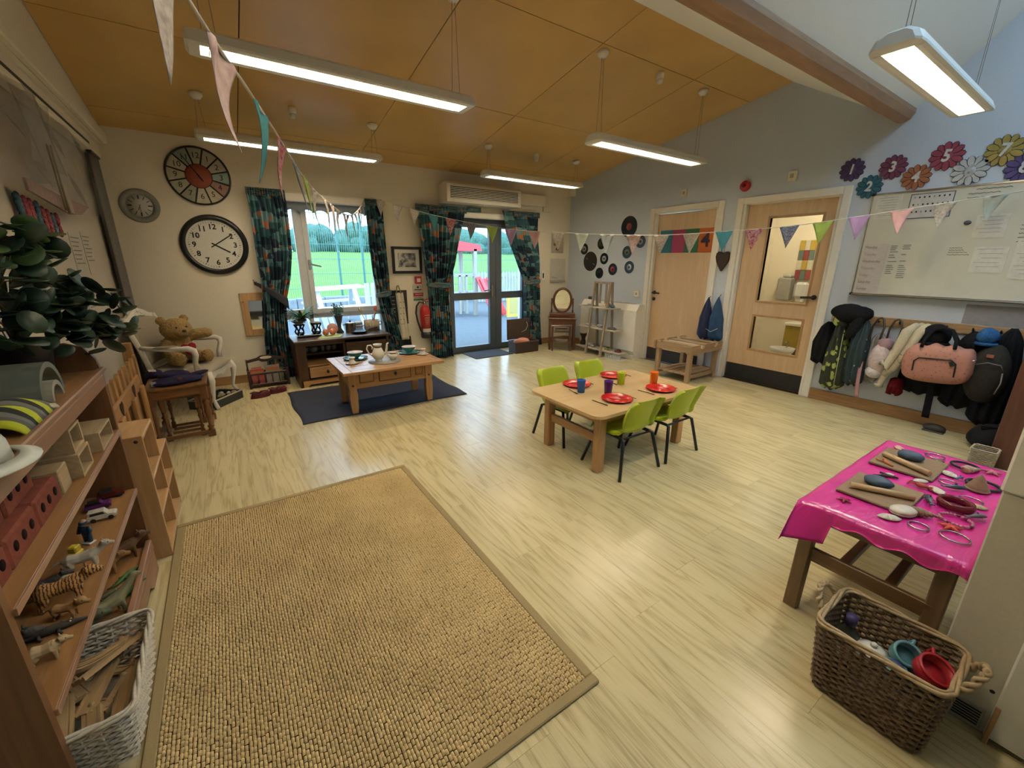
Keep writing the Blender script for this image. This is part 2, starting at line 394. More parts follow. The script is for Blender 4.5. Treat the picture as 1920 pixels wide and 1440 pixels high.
# skirtings
G().bx(LX, .5, WY - .02, WY, 0, .10, .004).o('baseboard_back', 'skirting_wood', kind='structure')
G().bx(1.8, 2.78, WY - .02, WY, 0, .10, .004).o('baseboard_back', 'skirting_wood', kind='structure')
G().bx(4.28, WX, WY - .02, WY, 0, .10, .004).o('baseboard_back', 'skirting_wood', kind='structure')
G().bx(WX - .02, WX, -.6, 1.755, 0, .115, .004).o('baseboard_right', 'skirting_wood_y', kind='structure')
G().bx(WX - .02, WX, 4.15, WY - .02, 0, .10, .004).o('baseboard_right', 'skirting_wood_y', kind='structure')
G().bx(WX - .02, WX, 2.89, 3.03, 0, .10, .004).o('baseboard_right', 'skirting_wood_y', kind='structure')
# ------------------------------------------------------------------ window
wd = ST('window_1'); fy0, fy1 = WY + .09, WY + .16
g = G(); g.bx(WL, WR, fy0, fy1, WT - .06, WT); g.bx(WL, WR, fy0, fy1, WB, WB + .06); g.bx(WL, WL + .06, fy0, fy1, WB, WT); g.bx(WR - .06, WR, fy0, fy1, WB, WT)
g.bx(WL, WR, fy0, fy1, .70, .78); g.bx(.86, .905, fy0, fy1, WB, WT)
g.o('window_frame', 'upvc', wd)
def sash(x0, x1, z0, z1, nm):
    g = G(); t = .062; y0 = fy0 - .03; y1 = fy0 + .035
    g.bx(x0, x1, y0, y1, z1 - t, z1, .006); g.bx(x0, x1, y0, y1, z0, z0 + t, .006); g.bx(x0, x0 + t, y0, y1, z0 + t, z1 - t, .006); g.bx(x1 - t, x1, y0, y1, z0 + t, z1 - t, .006)
    f = g.o('sash', 'upvc', wd); G().bx(x0 + t, x1 - t, y0 + .03, y0 + .04, z0 + t, z1 - t).o('pane', 'glass_pane', f)
    return f
sash(WL + .04, .87, .76, 2.09, 'l')
rs = sash(.90, WR - .045, .76, 2.09, 'r')
g = G(); g.box((.932, fy0 - .037, 1.36), (.03, .016, .12), b=.004); g.bar((.932, fy0 - .06, 1.37), (1.06, fy0 - .06, 1.34), .014, .02, .004); g.cyl((.932, fy0 - .03, 1.37), (.932, fy0 - .065, 1.37), .01); g.o('window_handle', 'chrome', rs)
for a in [(WL + .06, .86), (.905, WR - .06)]: G().bx(a[0], a[1], fy0 + .03, fy0 + .04, WB + .06, .70).o('pane', 'glass_pane', wd)
# window blind with scalloped lower edge
WHITEB = P('blind_fabric', (.30, .34, .40), (.26, .30, .36), .8)
bl = T('roller_blind', 'grey roller blind with scalloped hem half drawn behind the window bunting', 'blind', (1.12, WY - .02, 1.9))
def scal(u): return 1.965 + .028 * abs(math.sin(u * PI * 9))
G().grid(lambda u, v: (WL + .02 + u * (WR - WL - .04), WY + .012, scal(u) + (2.12 - scal(u)) * v), 90, 2, thick=.002).o('blind_cloth', 'blind_fabric', bl)
G().bx(.44, 1.80, WY - .075, WY - .002, 2.07, 2.165, .012).o('blind_box', 'white_gloss', bl)
# ------------------------------------------------------------------ glazed double door
dd = ST('door_3'); dy0, dy1 = WY + .06, WY + .12
g = G(); g.bx(DL, DL + .05, dy0, dy1 + .03, 0, DT); g.bx(DR - .05, DR, dy0, dy1 + .03, 0, DT); g.bx(DL, DR, dy0, dy1 + .03, DT - .07, DT); g.bx(DL, DR, dy0, dy1 + .03, 0, .03)
g.o('door_frame', 'grey_metal', dd)
def leaf(x0, x1, sl, sr):
    g = G(); g.bx(x0, x0 + sl, dy0 - .005, dy1, .03, DT - .07, .004); g.bx(x1 - sr, x1, dy0 - .005, dy1, .03, DT - .07, .004)
    for z0, z1 in ((.03, .10), (.83, .94), (DT - .13, DT - .07)): g.bx(x0 + sl, x1 - sr, dy0 - .005, dy1, z0, z1, .004)
    f = g.o('door_leaf', 'grey_metal', dd)
    for z0, z1 in ((.10, .83), (.94, DT - .13)): G().bx(x0 + sl, x1 - sr, dy0 + .025, dy0 + .035, z0, z1).o('pane', 'glass_pane', f)
    return f
lf = leaf(DL + .05, 3.645, .06, .11)
g = G(); g.bar((3.55, dy0 - .05, .975), (3.40, dy0 - .05, .965), .016, .02, .005); g.cyl((3.55, dy0 - .01, .975), (3.55, dy0 - .055, .975), .012); g.box((3.575, dy0 - .012, .95), (.035, .012, .2), b=.004); g.o('door_handle', 'chrome', lf)
leaf(3.65, DR - .05, .11, .05)
G().bx(3.05, 3.74, WY - .06, WY - .002, 2.02, 2.10, .012).o('blind_box', 'white_gloss', dd)
# ------------------------------------------------------------------ timber doors of the right wall
def arch(n, ya, yb, top):
    d = ST(n); t = .072; x0 = WX - .022; ft = top + t
    g = G(); g.bx(x0, WX + .002, ya - t, ya, 0, ft, .005); g.bx(x0, WX + .002, yb, yb + t, 0, ft, .005); g.bx(x0, WX + .002, ya, yb, top, ft, .005); g.o('architrave', 'white_gloss', d)
    g = G(); g.bx(WX, WX + .16, ya - .005, ya + .03, 0, top + .03); g.bx(WX, WX + .16, yb - .03, yb + .005, 0, top + .03); g.bx(WX, WX + .16, ya, yb, top - .002, top + .03); g.o('door_lining', 'white_gloss', d)
    return d
d1 = arch('door_1', Y1A, Y1B, 2.055)
lf1 = G().bx(WX + .045, WX + .089, Y1A + .034, Y1B - .034, .008, 2.045, .003).o('door_leaf', 'birch', d1)
G().bx(WX + .041, WX + .045, Y1A + .045, Y1B - .045, .012, .19).o('kick_plate', 'black_plastic', lf1)
g = G(); g.lathe([(.026, 0), (.026, .01), (.02, .012)], 16, (WX + .045, Y1B - .08, .99), (0, -PI / 2, 0)); g.cyl((WX + .04, Y1B - .08, .99), (WX - .01, Y1B - .08, .99), .009); g.tube([(WX - .008, Y1B - .075, .99), (WX - .012, Y1B - .12, .99), (WX - .01, Y1B - .2, .985)], .01); g.lathe([(.026, 0), (.026, .012)], 16, (WX + .045, Y1B - .08, .90), (0, -PI / 2, 0)); g.o('door_handle', 'black_metal', lf1)
d2 = arch('door_2', Y2A, Y2B, 2.055)
g = G(); X0, X1 = WX + .06, WX + .104; ya, yb = Y2A + .034, Y2B - .034
gy0, gy1 = 1.99, 2.50
for a in [(ya, gy0, .008, 2.045), (gy1, yb, .008, 2.045), (gy0, gy1, 1.89, 2.045), (gy0, gy1, .80, .985), (gy0, gy1, .008, .41)]: g.bx(X0, X1, *a)
lf2 = g.o('door_leaf', 'birch', d2)
WOOD('bead_wood', (.45, .28, .13), (.36, .21, .09), 2, .4)
for z0, z1 in ((.985, 1.89), (.41, .80)):
    g = G(); t = .022
    g.bx(X0 - .006, X1, gy0 - t, gy0, z0 - t, z1 + t); g.bx(X0 - .006, X1, gy1, gy1 + t, z0 - t, z1 + t); g.bx(X0 - .006, X1, gy0, gy1, z1, z1 + t); g.bx(X0 - .006, X1, gy0, gy1, z0 - t, z0); g.o('glazing_bead', 'bead_wood', lf2)
    G().bx(X0 + .018, X0 + .024, gy0, gy1, z0, z1).o('pane', 'glass_pane', lf2)
G().bx(X0 - .004, X0, ya + .01, yb - .01, .012, .2).o('kick_plate', 'black_plastic', lf2)
g = G(); g.cyl((X0, ya + .06, 1.06), (X0 - .045, ya + .06, 1.06), .009); g.tube([(X0 - .04, ya + .05, 1.06), (X0 - .045, ya + .1, 1.06), (X0 - .042, ya + .17, 1.055)], .012); g.lathe([(.026, 0), (.026, .01)], 16, (X0, ya + .06, 1.06), (0, -PI / 2, 0)); g.o('door_handle', 'black_metal', lf2)
# washroom seen through the glazed door
g = G(); g.bx(WX + 1.9, WX + 2.0, 1.4, 3.4, 0, 2.6); g.bx(WX + .16, WX + 2.0, 1.3, 1.4, 0, 2.6); g.bx(WX + .16, WX + 2.0, 3.3, 3.4, 0, 2.6); g.bx(WX + .16, WX + 2.0, 1.3, 3.4, 2.5, 2.6)
g.o('wall_washroom', 'cream_paint', kind='structure')
G().bx(WX + .16, WX + 2.0, 1.3, 3.4, -.01, 0.0).o('floor', 'floor_oak', kind='structure')
wl = T('washroom_fill_lamp', 'unseen lamp added to brighten the washroom behind the glazed door', 'lamp', (WX + 1.0, 2.4, 2.46))  # unseen emitter added so the washroom reads bright through the door panes
G().lathe([(.14, 0), (.15, .04)], 20, (WX + 1.0, 2.4, 2.46)).o('diffuser', EMIT('washroom_light', (1, .85, .58), 45), wl)
# ------------------------------------------------------------------ hanging fluorescent lights
EM = EMIT('fluorescent_tube', LAMPCOL, LAMP)
P('lamp_body', (.78, .77, .72), (.74, .73, .68), .4)
P('louvre_metal', (.9, .9, .88), (.85, .85, .83), .25, .6)
P('cable_grey', (.25, .22, .18), (.2, .18, .15), .6)
def strip(x0, y, z, L, label, roses):
    t = T('ceiling_light', label, 'light', (x0 + L / 2, y, z), group='hanging fluorescent lights', local=True)
    h = L / 2
    prof = [(-.105, .012), (-.105, .0), (-.085, -.004), (-.062, 0), (-.062, .05), (.062, .05), (.062, 0), (.085, -.004), (.105, 0), (.105, .012), (.085, .055), (.045, .078), (-.045, .078), (-.085, .055)]
    M = FR((-h + .06, 0, 0), (0, 1, 0), (0, 0, 1))
    G().prism(prof, L - .12, M).o('housing', 'lamp_body', t)
    for sg in (-1, 1):
        rim = [(-.105, .012), (-.105, 0), (.105, 0), (.105, .012), (.085, .055), (.045, .078), (-.045, .078), (-.085, .055)]
        n = len(rim); vs = [(sg * (h - .06), a, b) for a, b in rim] + [(sg * (h - .015), a * .93, .036 + (b - .036) * .9) for a, b in rim] + [(sg * h, a * .7, .036 + (b - .036) * .65) for a, b in rim]
        fs = [(i, (i + 1) % n, n + (i + 1) % n, n + i) for i in range(n)] + [(n + i, n + (i + 1) % n, 2 * n + (i + 1) % n, 2 * n + i) for i in range(n)] + [tuple(range(2 * n, 3 * n)), tuple(range(n))]
        G().add(vs, fs, False).o('end_cap', 'lamp_body', t)
    G().bx(-h + .1, h - .1, -.055, .055, .043, .049).o('tube_glow', 'fluorescent_tube', t)
    g = G(); nl = int((L - .2) / .05)
    for i in range(nl + 1): x = -h + .1 + i * (L - .2) / nl; g.bx(x - .0015, x + .0015, -.061, .061, .003, .036)
    lv = g.o('louvre', 'louvre_metal', t)
    for x, zz in roses:
        zz = zz - z
        g = G(); g.cyl((x - .03, 0, .07), (x - .008, 0, zz), .0016, 5); g.cyl((x + .03, 0, .07), (x + .008, 0, zz), .0016, 5); g.o('suspension_cable', 'cable_grey', t)
        G().lathe([(.048, .0), (.05, -.02), (.03, -.045), (.006, -.05)], 18, (x, 0, zz)).o('ceiling_rose', 'white_gloss', t)
    return t
def cz(y): return 2.61 + .172 * (WY - y)
ZL = 2.42
strip(0, 4.86, ZL, 1.60, 'fluorescent light hanging in front of the three wall clocks', [(-.74, cz(4.86)), (.74, cz(4.86))])
strip(2.86, 4.86, ZL, 1.60, 'fluorescent light hanging in front of the wall heater above the glazed doors', [(-.72, cz(4.86)), (.72, cz(4.86))])
strip(0.03, 2.97, 2.44, 1.62, 'nearest and largest fluorescent light under the timber ceiling at the left', [(-.7, cz(2.97)), (.7, cz(2.97))])
strip(2.84, 2.97, 2.41, 1.60, 'fluorescent light hanging in front of the plain wooden door', [(-.72, cz(2.97)), (.72, cz(2.97))])
strip(2.78, .92, 2.39, 1.66, 'fluorescent light hanging near the whiteboard and the blue gable wall', [(-.7, 3.2), (.7, 3.2)])
strip(0.2, .95, 2.44, 1.60, 'fluorescent light hanging above the sisal rug', [(-.7, 3.2), (.7, 3.2)])
strip(2.84, -1.75, 2.42, 1.60, 'fluorescent light hanging at the rear of the room', [(-.7, 2.9), (.7, 2.9)])
for i, (x, y, tx) in enumerate([(.79, 4.83, 'above the clocks'), (3.67, 2.97, 'above the light by the plain door'), (3.69, 4.88, 'near the wall heater')]):
    t = T('ceiling_sensor', 'small white cylindrical sensor on the timber ceiling ' + tx, 'sensor', (x, y, cz(y)))
    G().lathe([(.035, 0), (.035, -.045), (.028, -.05)], 16, (x, y, cz(y) + .004)).o('sensor_body', 'white_gloss', t); G().lathe([(.024, -.05), (.03, -.062), (.024, -.085), (.008, -.09)], 14, (x, y, cz(y) + .004)).o('sensor_lens', 'white_gloss', t)
# ------------------------------------------------------------------ outdoors
P('tarmac', (.135, .15, .17), (.11, .125, .145), .85, scale=14, detail=8, bmp=.1)
P('grass', (.155, .27, .055), (.12, .22, .04), .95, scale=.6, detail=8)
P('stone_grey', (.30, .32, .34), (.2, .22, .24), .9, scale=8, bmp=.2)
P('green_wire', (.10, .26, .24), (.08, .22, .2), .5)
P('red_plastic', (.62, .06, .07), (.55, .05, .06), .35)
P('timber_weathered', (.42, .40, .36), (.34, .32, .29), .8, st=(1, 1, .1))
P('white_timber', (.72, .76, .78), (.66, .70, .73), .6)
P('yellow_plastic', (.75, .52, .12), (.68, .46, .1), .4)
P('tree_leaves_hazed', (.11, .20, .16), (.06, .12, .09), .9, scale=3, detail=8, bmp=.6)  # bluish haze and window glare put into the leaf colour
G().bx(-30, 60, 6.09, 15, -.25, -.02).o('ground_yard', 'tarmac', kind='structure')
def hill(u, v):
    x = -60 + 180 * u; y = 14.9 + 75 * v
    return (x, y, -.02 + 3.1 * (v * 1.25 if v < .64 else .8 + (v - .64) * .3) * (1 + .05 * math.sin(x * .06)))
G().grid(hill, 30, 16).o('ground_field', 'grass', kind='structure')
tr = random.Random(3)
for i in range(16):
    x = 3 + i * 3.1 + tr.uniform(-.3, .3); y = 62 + (i % 2) * 3.5; h = tr.uniform(2.0, 2.7)
    t = T('tree', 'bushy tree tinted blue-green for haze in the row beyond the grass field', 'tree', (x, y, 2.4), group='trees beyond the field')
    g = G()
    for k in range(16):
        a = tr.uniform(0, 2 * PI); rr = tr.uniform(0, 1.7); q = tr.uniform(.8, 1.45)
        g.sph((x + math.cos(a) * rr, y + math.sin(a) * rr * .6, 2.6 + h * .55 + tr.uniform(-.9, 1.0) * h * .5), (q, q, q * tr.uniform(.8, 1.15)), 10, 7, (tr.uniform(0, 2), tr.uniform(0, 2), 0))
    for j, p in enumerate(g.v): g.v[j] = p + Vector((tr.uniform(-.14, .14), tr.uniform(-.14, .14), tr.uniform(-.14, .14)))
    g.o('crown', 'tree_leaves_hazed', t); G().cyl((x, y, 2.2), (x, y, 3.8), .18, 8, .1).o('trunk', 'timber_weathered', t)
fw = T('mesh_fence', 'green welded mesh fence between the yard and the grass field', 'fence', (6, 14.7, 0))
g = G()
for i in range(190): x = 1 + i * .065; g.bx(x - .005, x + .005, 14.695, 14.705, .05, 2.9)
for z in (.1, .55, 1.0, 1.45, 1.9, 2.35, 2.8): g.bx(1, 13.3, 14.69, 14.71, z - .008, z + .008)
q = g.o('wire_mesh', 'green_wire', fw); q['kind'] = 'stuff'
for x in (1.1, 3.23, 4.0, 6.4, 8.9, 11.4, 13.3): G().bx(x - .03, x + .03, 14.72, 14.78, 0, 3.0).o('fence_post', 'green_wire', fw)
lw = T('low_wall', 'low grey stone kerb wall along the foot of the mesh fence', 'wall', (5, 14.4, 0))
for i in range(14): G().bx(1 + i * .8, 1.785 + i * .8, 14.25, 14.55, -.03, .27 + .02 * (i % 3), .02).o('stone_block', 'stone_grey', lw)
# picnic bench of pale boards
pb = T('picnic_bench', 'pale wooden picnic bench standing in the yard outside the window', 'bench', (2.1, 10.4, 0))
for k, (y, z) in enumerate([(10.1, .78), (10.3, .79), (10.5, .80)]): G().bar((1.55, y, z), (2.75, y + .2, z + .04), .15, .04).o('board', 'white_timber', pb)
for y, z in ((9.6, .42), (11.0, .44)): G().bar((1.5, y, z), (2.7, y + .2, z + .02), .22, .045).o('seat_board', 'white_timber', pb)
for x in (1.7, 2.5):
    for s in (-1, 1): G().bar((x, 10.35 + s * .15, .78), (x + .05, 10.4 + s * .65, 0), .09, .045).o('leg', 'white_timber', pb)
ps = T('timber_posts', 'pair of pale upright boards in the yard at the window edge', 'post', (2.42, 8.6, 0))
for x in (2.36, 2.49): G().bx(x - .045, x + .045, 8.6, 8.64, 0, .98, .005).o('upright_board', 'white_timber', ps)
lc = T('garden_chair', 'pale blue-white slatted garden chair lying against the window outside', 'chair', (1.15, 6.6, 0))
for s in range(5): G().bar((.95 + s * .1, 6.75, .72 - .01 * s), (1.05 + s * .1, 6.45, -.02), .06, .02).o('slat', 'white_timber', lc)
G().bar((.92, 6.77, .74), (1.42, 6.77, .70), .04, .03).o('top_rail', 'white_timber', lc)
# climbing frame with slide
cf = T('climbing_frame', 'wooden climbing frame with red roof in the yard outside the doors', 'climbing frame', (5.4, 10.2, 0))
for x, y, h in ((4.95, 10.1, 1.7), (5.62, 10.05, 1.72), (5.0, 11.0, 1.7), (5.7, 11.0, 1.7)): G().bx(x - .05, x + .05, y - .05, y + .05, -.02, h, .008).o('post', 'timber_weathered', cf)
G().prism([(-.5, 0), (.5, 0), (.42, .16), (-.3, .26), (-.45, .2)], 1.1, FR((5.33, 11.1, 1.66), (1, 0, 0), (0, 0, 1))).o('roof', 'red_plastic', cf)
for z in (.55, 1.02): G().bx(4.95, 5.66, 10.02, 10.08, z, z + .07).o('rail', 'timber_weathered', cf)
for x in (5.15, 5.35): G().bx(x - .03, x + .03, 10.02, 10.07, .05, 1.05).o('baluster', 'timber_weathered', cf)
G().bx(4.95, 5.7, 10.05, 11.05, .5, .55).o('platform', 'timber_weathered', cf)
sl = T('slide', 'red plastic slide running down from the climbing frame outside', 'slide', (5.75, 9.8, 0))
G().bar((5.68, 10.0, 1.0), (5.90, 9.5, .02), .02, .16, up=(1, 0, 0)).o('slide_side', 'red_plastic', sl); G().bar((6.0, 10.0, 1.0), (6.22, 9.5, .02), .02, .16, up=(1, 0, 0)).o('slide_side', 'red_plastic', sl); G().bar((5.84, 10.0, .95), (6.06, 9.5, .0), .32, .02).o('slide_bed', 'red_plastic', sl)
s2 = G().bar((4.55, 10.2, 1.05), (4.75, 10.0, .6), .03, .2).o('side_panel', 'red_plastic', cf)
pf = T('picket_fence', 'weathered grey picket fence at the end of the yard outside', 'fence', (8.8, 13.2, 0))
for i in range(26): x = 7.4 + i * .13; G().prism([(-.05, 0), (.05, 0), (.05, .98), (0, 1.06), (-.05, .98)], .02, FR((x, 13.2, 0), (1, 0, 0), (0, 0, 1))).o('picket', 'timber_weathered', pf)
for z in (.3, .8): G().bx(7.3, 10.8, 13.21, 13.26, z, z + .07).o('fence_rail', 'timber_weathered', pf)
yt = T('yellow_toy', 'yellow rounded play panel standing outside the right hand door pane', 'toy', (6.33, 9.3, 0))
G().prism([(-.2, 0), (.2, 0), (.2, .52), (.16, .6), (-.16, .6), (-.2, .52)], .06, FR((6.33, 9.3, -.02), (1, 0, 0), (0, 0, 1))).o('panel', 'yellow_plastic', yt); G().bx(6.2, 6.46, 9.235, 9.245, .08, .5, .004).o('inset', P('yellow_dull', (.55, .45, .15)), yt)
# ------------------------------------------------------------------ sisal rug
m, nt, b = base('sisal', .9)
co = coords(nt, 'Object', (1, 1, 1)); n = nn(nt, 'ShaderNodeTexNoise'); n.inputs['Scale'].default_value = 90; n.inputs['Detail'].default_value = 4; nt.links.new(co, n.inputs[0])
n2 = nn(nt, 'ShaderNodeTexNoise'); n2.inputs['Scale'].default_value = 5; nt.links.new(co, n2.inputs[0])
ad = nn(nt, 'ShaderNodeMath', operation='ADD'); nt.links.new(n.outputs[0], ad.inputs[0]); nt.links.new(n2.outputs[0], ad.inputs[1])
r = ramp(nt, [(.35, (.48, .35, .165)), (.65, (.66, .50, .255))]); mh = nn(nt, 'ShaderNodeMath', operation='MULTIPLY'); mh.inputs[1].default_value = .5; nt.links.new(ad.outputs[0], mh.inputs[0]); nt.links.new(mh.outputs[0], r.inputs[0]); nt.links.new(r.outputs[0], b.inputs['Base Color'])
P('sisal_dark', (.09, .05, .02), (.06, .033, .012), .95, scale=80)
P('rug_tape', (.33, .25, .13), (.28, .21, .105), .9, scale=300, bmp=.1)
rx0, rx1, ry0, ry1 = -.415, .878, .735, 2.675
rg = T('sisal_rug', 'large brown woven sisal rug with taped border', 'rug', ((rx0 + rx1) / 2, (ry0 + ry1) / 2, 0))
G().bx(rx0 + .02, rx1 - .02, ry0 + .02, ry1 - .02, .0005, .005).o('backing', 'sisal_dark', rg)
tb_ = .036
for a in [(rx0, rx0 + tb_, ry0 + tb_, ry1 - tb_), (rx1 - tb_, rx1, ry0 + tb_, ry1 - tb_), (rx0, rx1, ry0, ry0 + tb_), (rx0, rx1, ry1 - tb_, ry1)]: G().bx(*a, .0005, .0125, .004).o('border_tape', 'rug_tape', rg)
# woven loops: one mesh, too many to count
rw = np.random.RandomState(2)
NX, NY = int((rx1 - rx0 - 2 * tb_) / .0108), int((ry1 - ry0 - 2 * tb_) / .0192)
ix, iy = np.meshgrid(np.arange(NX), np.arange(NY)); ix = ix.ravel(); iy = iy.ravel(); K = len(ix)
cxs = rx0 + tb_ + (ix + .5) * (rx1 - rx0 - 2 * tb_) / NX + rw.normal(0, .0006, K); cys = ry0 + tb_ + (iy + .5) * (ry1 - ry0 - 2 * tb_) / NY + rw.normal(0, .0008, K) + np.where(ix % 2, .002, -.002)
hz = .0118 + rw.normal(0, .0006, K)
tmpl = np.array([(-.0050, -.0076, .003), (.0046, -.0080, .003), (.0050, .0076, .003), (-.0046, .0080, .003), (-.0036, -.0052, 1), (.0036, -.0062, 1), (.0036, .0052, 1), (-.0036, .0062, 1)])
V = np.zeros((K, 8, 3)); V[:, :, 0] = cxs[:, None] + tmpl[None, :, 0]; V[:, :, 1] = cys[:, None] + tmpl[None, :, 1]; V[:, :4, 2] = .004; V[:, 4:, 2] = hz[:, None]
FQ = np.array([(4, 5, 6, 7), (0, 1, 5, 4), (1, 2, 6, 5), (2, 3, 7, 6), (3, 0, 4, 7)]); FF = (FQ[None] + (np.arange(K) * 8)[:, None, None]).reshape(-1, 4)
V = V.reshape(-1, 3) - np.array(rg.location)
me = bpy.data.meshes.new('woven_loops'); me.vertices.add(len(V)); me.vertices.foreach_set('co', V.ravel()); me.loops.add(FF.size); me.loops.foreach_set('vertex_index', FF.ravel().astype(np.int32))
me.polygons.add(len(FF)); me.polygons.foreach_set('loop_start', np.arange(0, FF.size, 4, dtype=np.int32)); me.polygons.foreach_set('loop_total', np.full(len(FF), 4, dtype=np.int32)); me.update(); me.validate()
me.materials.append(MATS['sisal']); ob = bpy.data.objects.new('woven_loops', me); COL.objects.link(ob); ob.parent = rg; ob['kind'] = 'stuff'
# navy rug and door mat
P('navy_pile', (.030, .035, .055), (.05, .055, .08), .95, scale=160, bmp=.5)
def nav(u, v):
    x = .40 + u * 1.65; y = 3.915 + v * 1.10
    return (x + .01 * math.sin(v * 9), y + .008 * math.sin(u * 11), .010 + .002 * math.sin(u * 30) * math.sin(v * 20))
G().grid(nav, 40, 30, thick=.008).o('navy_rug', 'navy_pile', label='dark navy blue pile rug under the pine coffee table', cat='rug')
P('mat_grey', (.05, .06, .08), (.075, .085, .11), .95, scale=200, bmp=.4)
G().bx(2.98, 3.66, 5.34, 5.80, .001, .010, .003).o('door_mat', 'mat_grey', label='flat grey entrance mat in front of the glazed doors', cat='mat')
# ------------------------------------------------------------------ dining set
WOOD('table_oak', (.50, .30, .135), (.40, .22, .09), 0, .4); WOOD('table_oak_y', (.50, .30, .135), (.40, .22, .09), 1, .4); WOOD('table_oak_z', (.50, .30, .135), (.40, .22, .09), 2, .4)
WOOD('table_top_beech', (.62, .44, .23), (.54, .36, .17), 0, .35, scale=4, ring=6)
def rrect(x0, x1, y0, y1, r, n=5):
    out = []
    for cx, cy, a0 in ((x1 - r, y1 - r, 0), (x0 + r, y1 - r, PI / 2), (x0 + r, y0 + r, PI), (x1 - r, y0 + r, 1.5 * PI)):
        for k in range(n + 1): a = a0 + k * PI / 2 / n; out.append((cx + r * math.cos(a), cy + r * math.sin(a)))
    return out
TZ = .462
dt = T('dining_table', "low wooden children's table laid with red plates and coloured cups", 'table', (2.43, 2.11, 0))
G().prism(rrect(1.845, 3.0, 1.735, 2.485, .07), .022, Matrix.Translation((0, 0, TZ - .022))).o('table_top', 'table_top_beech', dt)
G().prism(rrect(1.852, 2.993, 1.742, 2.478, .068), .004, Matrix.Translation((0, 0, TZ - .026))).o('top_edging', P('edge_dark', (.16, .09, .045)), dt)
for x in (1.985, 2.88):
    for y in (1.845, 2.385): G().bx(x - .035, x + .035, y - .03, y + .03, 0, TZ - .026, .006).o('leg', 'table_oak_z', dt)
for y in (1.83, 2.40): G().bx(2.02, 2.845, y - .011, y + .011, .365, .436, .003).o('apron', 'table_oak', dt)
for x in (1.965, 2.90): G().bx(x - .011, x + .011, 1.875, 2.355, .365, .436, .003).o('apron', 'table_oak_y', dt)
for x in (1.985, 2.88): G().bx(x - .014, x + .014, 1.875, 2.355, .21, .275, .004).o('stretcher', 'table_oak_y', dt)
LIME = P('lime_plastic', (.44, .54, .022), (.41, .50, .018), .38, scale=300, bmp=.02)
P('chair_tube', (.02, .02, .022), (.03, .03, .03), .35, .5)
def kid_chair(loc, rz, label):
    t = T('childs_chair', label, 'chair', loc, rz, 'lime green chairs at the low table', local=True)
    seat = [(-.160, .288, .155, .004), (-.148, .303, .165, .010), (-.09, .298, .172, .018), (0, .290, .174, .022), (.07, .290, .170, .026), (.118, .300, .162, .03), (.146, .325, .158, .036), (.160, .37, .160, .040), (.174, .42, .168, .038), (.188, .47, .170, .034), (.200, .515, .166, .026), (.208, .541, .152, .018), (.214, .552, .130, .010)]
    def sh(u, v):
        f = v * (len(seat) - 1); i = min(int(f), len(seat) - 2); q = f - i
        a = [seat[i][k] * (1 - q) + seat[i + 1][k] * q for k in range(4)]
        s = (u - .5) * 2; lift = a[3] * min(1, abs(s) / .84) ** 2.2; back = min(1, max(0, (v - .42) / .16)); fl = max(0, (abs(s) - .84) / .16)
        return (s * a[2], a[0] - lift * back * 1.25 + .034 * fl * back, a[1] + lift * (1 - back) - .022 * fl * (1 - back))
    G().grid(sh, 26, 36, thick=.005).o('seat_shell', 'lime_plastic', t)
    for sx in (-1, 1):
        G().tube([(sx * .135, -.125, .275), (sx * .138, .125, .272), (sx * .146, .145, .266), (sx * .200, .19, .004)], .0115, 8).o('leg', 'chair_tube', t)
        G().tube([(sx * .135, -.09, .270), (sx * .146, -.115, .26), (sx * .195, -.19, .004)], .0115, 8).o('leg', 'chair_tube', t)
    for yy in (-.115, .125): G().tube([(-.138, yy, .268), (.138, yy, .268)], .008, 8).o('cross_bar', 'chair_tube', t)
    return t
# rz=0: the back is towards +y, the sitter faces -y
kid_chair((2.215, 2.445, 0), 0.03, 'lime green plastic chair at the far left of the low table, behind the blue cup')
kid_chair((2.655, 2.475, 0), -0.03, 'lime green plastic chair at the far right of the low table, behind the yellow-green cup')
kid_chair((2.20, 1.835, 0), PI - .02, 'lime green plastic chair at the near left, in front of the purple cup')
kid_chair((2.67, 1.835, 0), PI + .02, 'lime green plastic chair at the near right, in front of the orange cup')
P('red_plate', (.60, .022, .018), (.54, .018, .015), .22, scale=60)
for i, (x, y, tx) in enumerate([(2.235, 2.36, 'beside the blue cup'), (2.225, 1.925, 'beside the purple cup'), (2.70, 1.91, 'beside the orange cup'), (2.68, 2.385, 'beside the yellow-green cup')]):
    t = T('plate', 'glossy red plastic plate ' + tx, 'plate', (x, y, TZ), group='red plates on the low table')
    G().lathe([(.07, .001), (.075, .004), (.105, .016), (.112, .018), (.113, .0155), (.103, .012), (.078, .0012)], 28, (x, y, TZ), ring=True).o('rim', 'red_plate', t); G().lathe([(0, .004), (.076, .004), (.076, .001), (0, .001)], 28, (x, y, TZ)).o('well', 'red_plate', t)
for x, y, c, nm in [(2.135, 2.205, (.01, .10, .42), 'blue'), (2.285, 2.07, (.07, .012, .20), 'purple'), (2.555, 2.185, (.46, .58, .01), 'yellow-green'), (2.80, 2.055, (.90, .20, .01), 'orange')]:
    mt = P('cup_' + nm, c, tuple(q * .9 for q in c), .25)
    t = T('cup', nm + ' plastic tumbler standing on the low wooden table', 'cup', (x, y, TZ), group='tumblers on the low table')
    G().lathe([(.027, .001), (.034, .095), (.0345, .098), (.032, .098), (.0255, .006), (0, .006)], 20, (x, y, TZ)).o('cup_body', mt, t); G().lathe([(.0275, 0), (.0285, .004)], 20, (x, y, TZ)).o('foot_ring', mt, t)
P('cutlery', (.10, .09, .075), (.16, .145, .12), .25, .9)
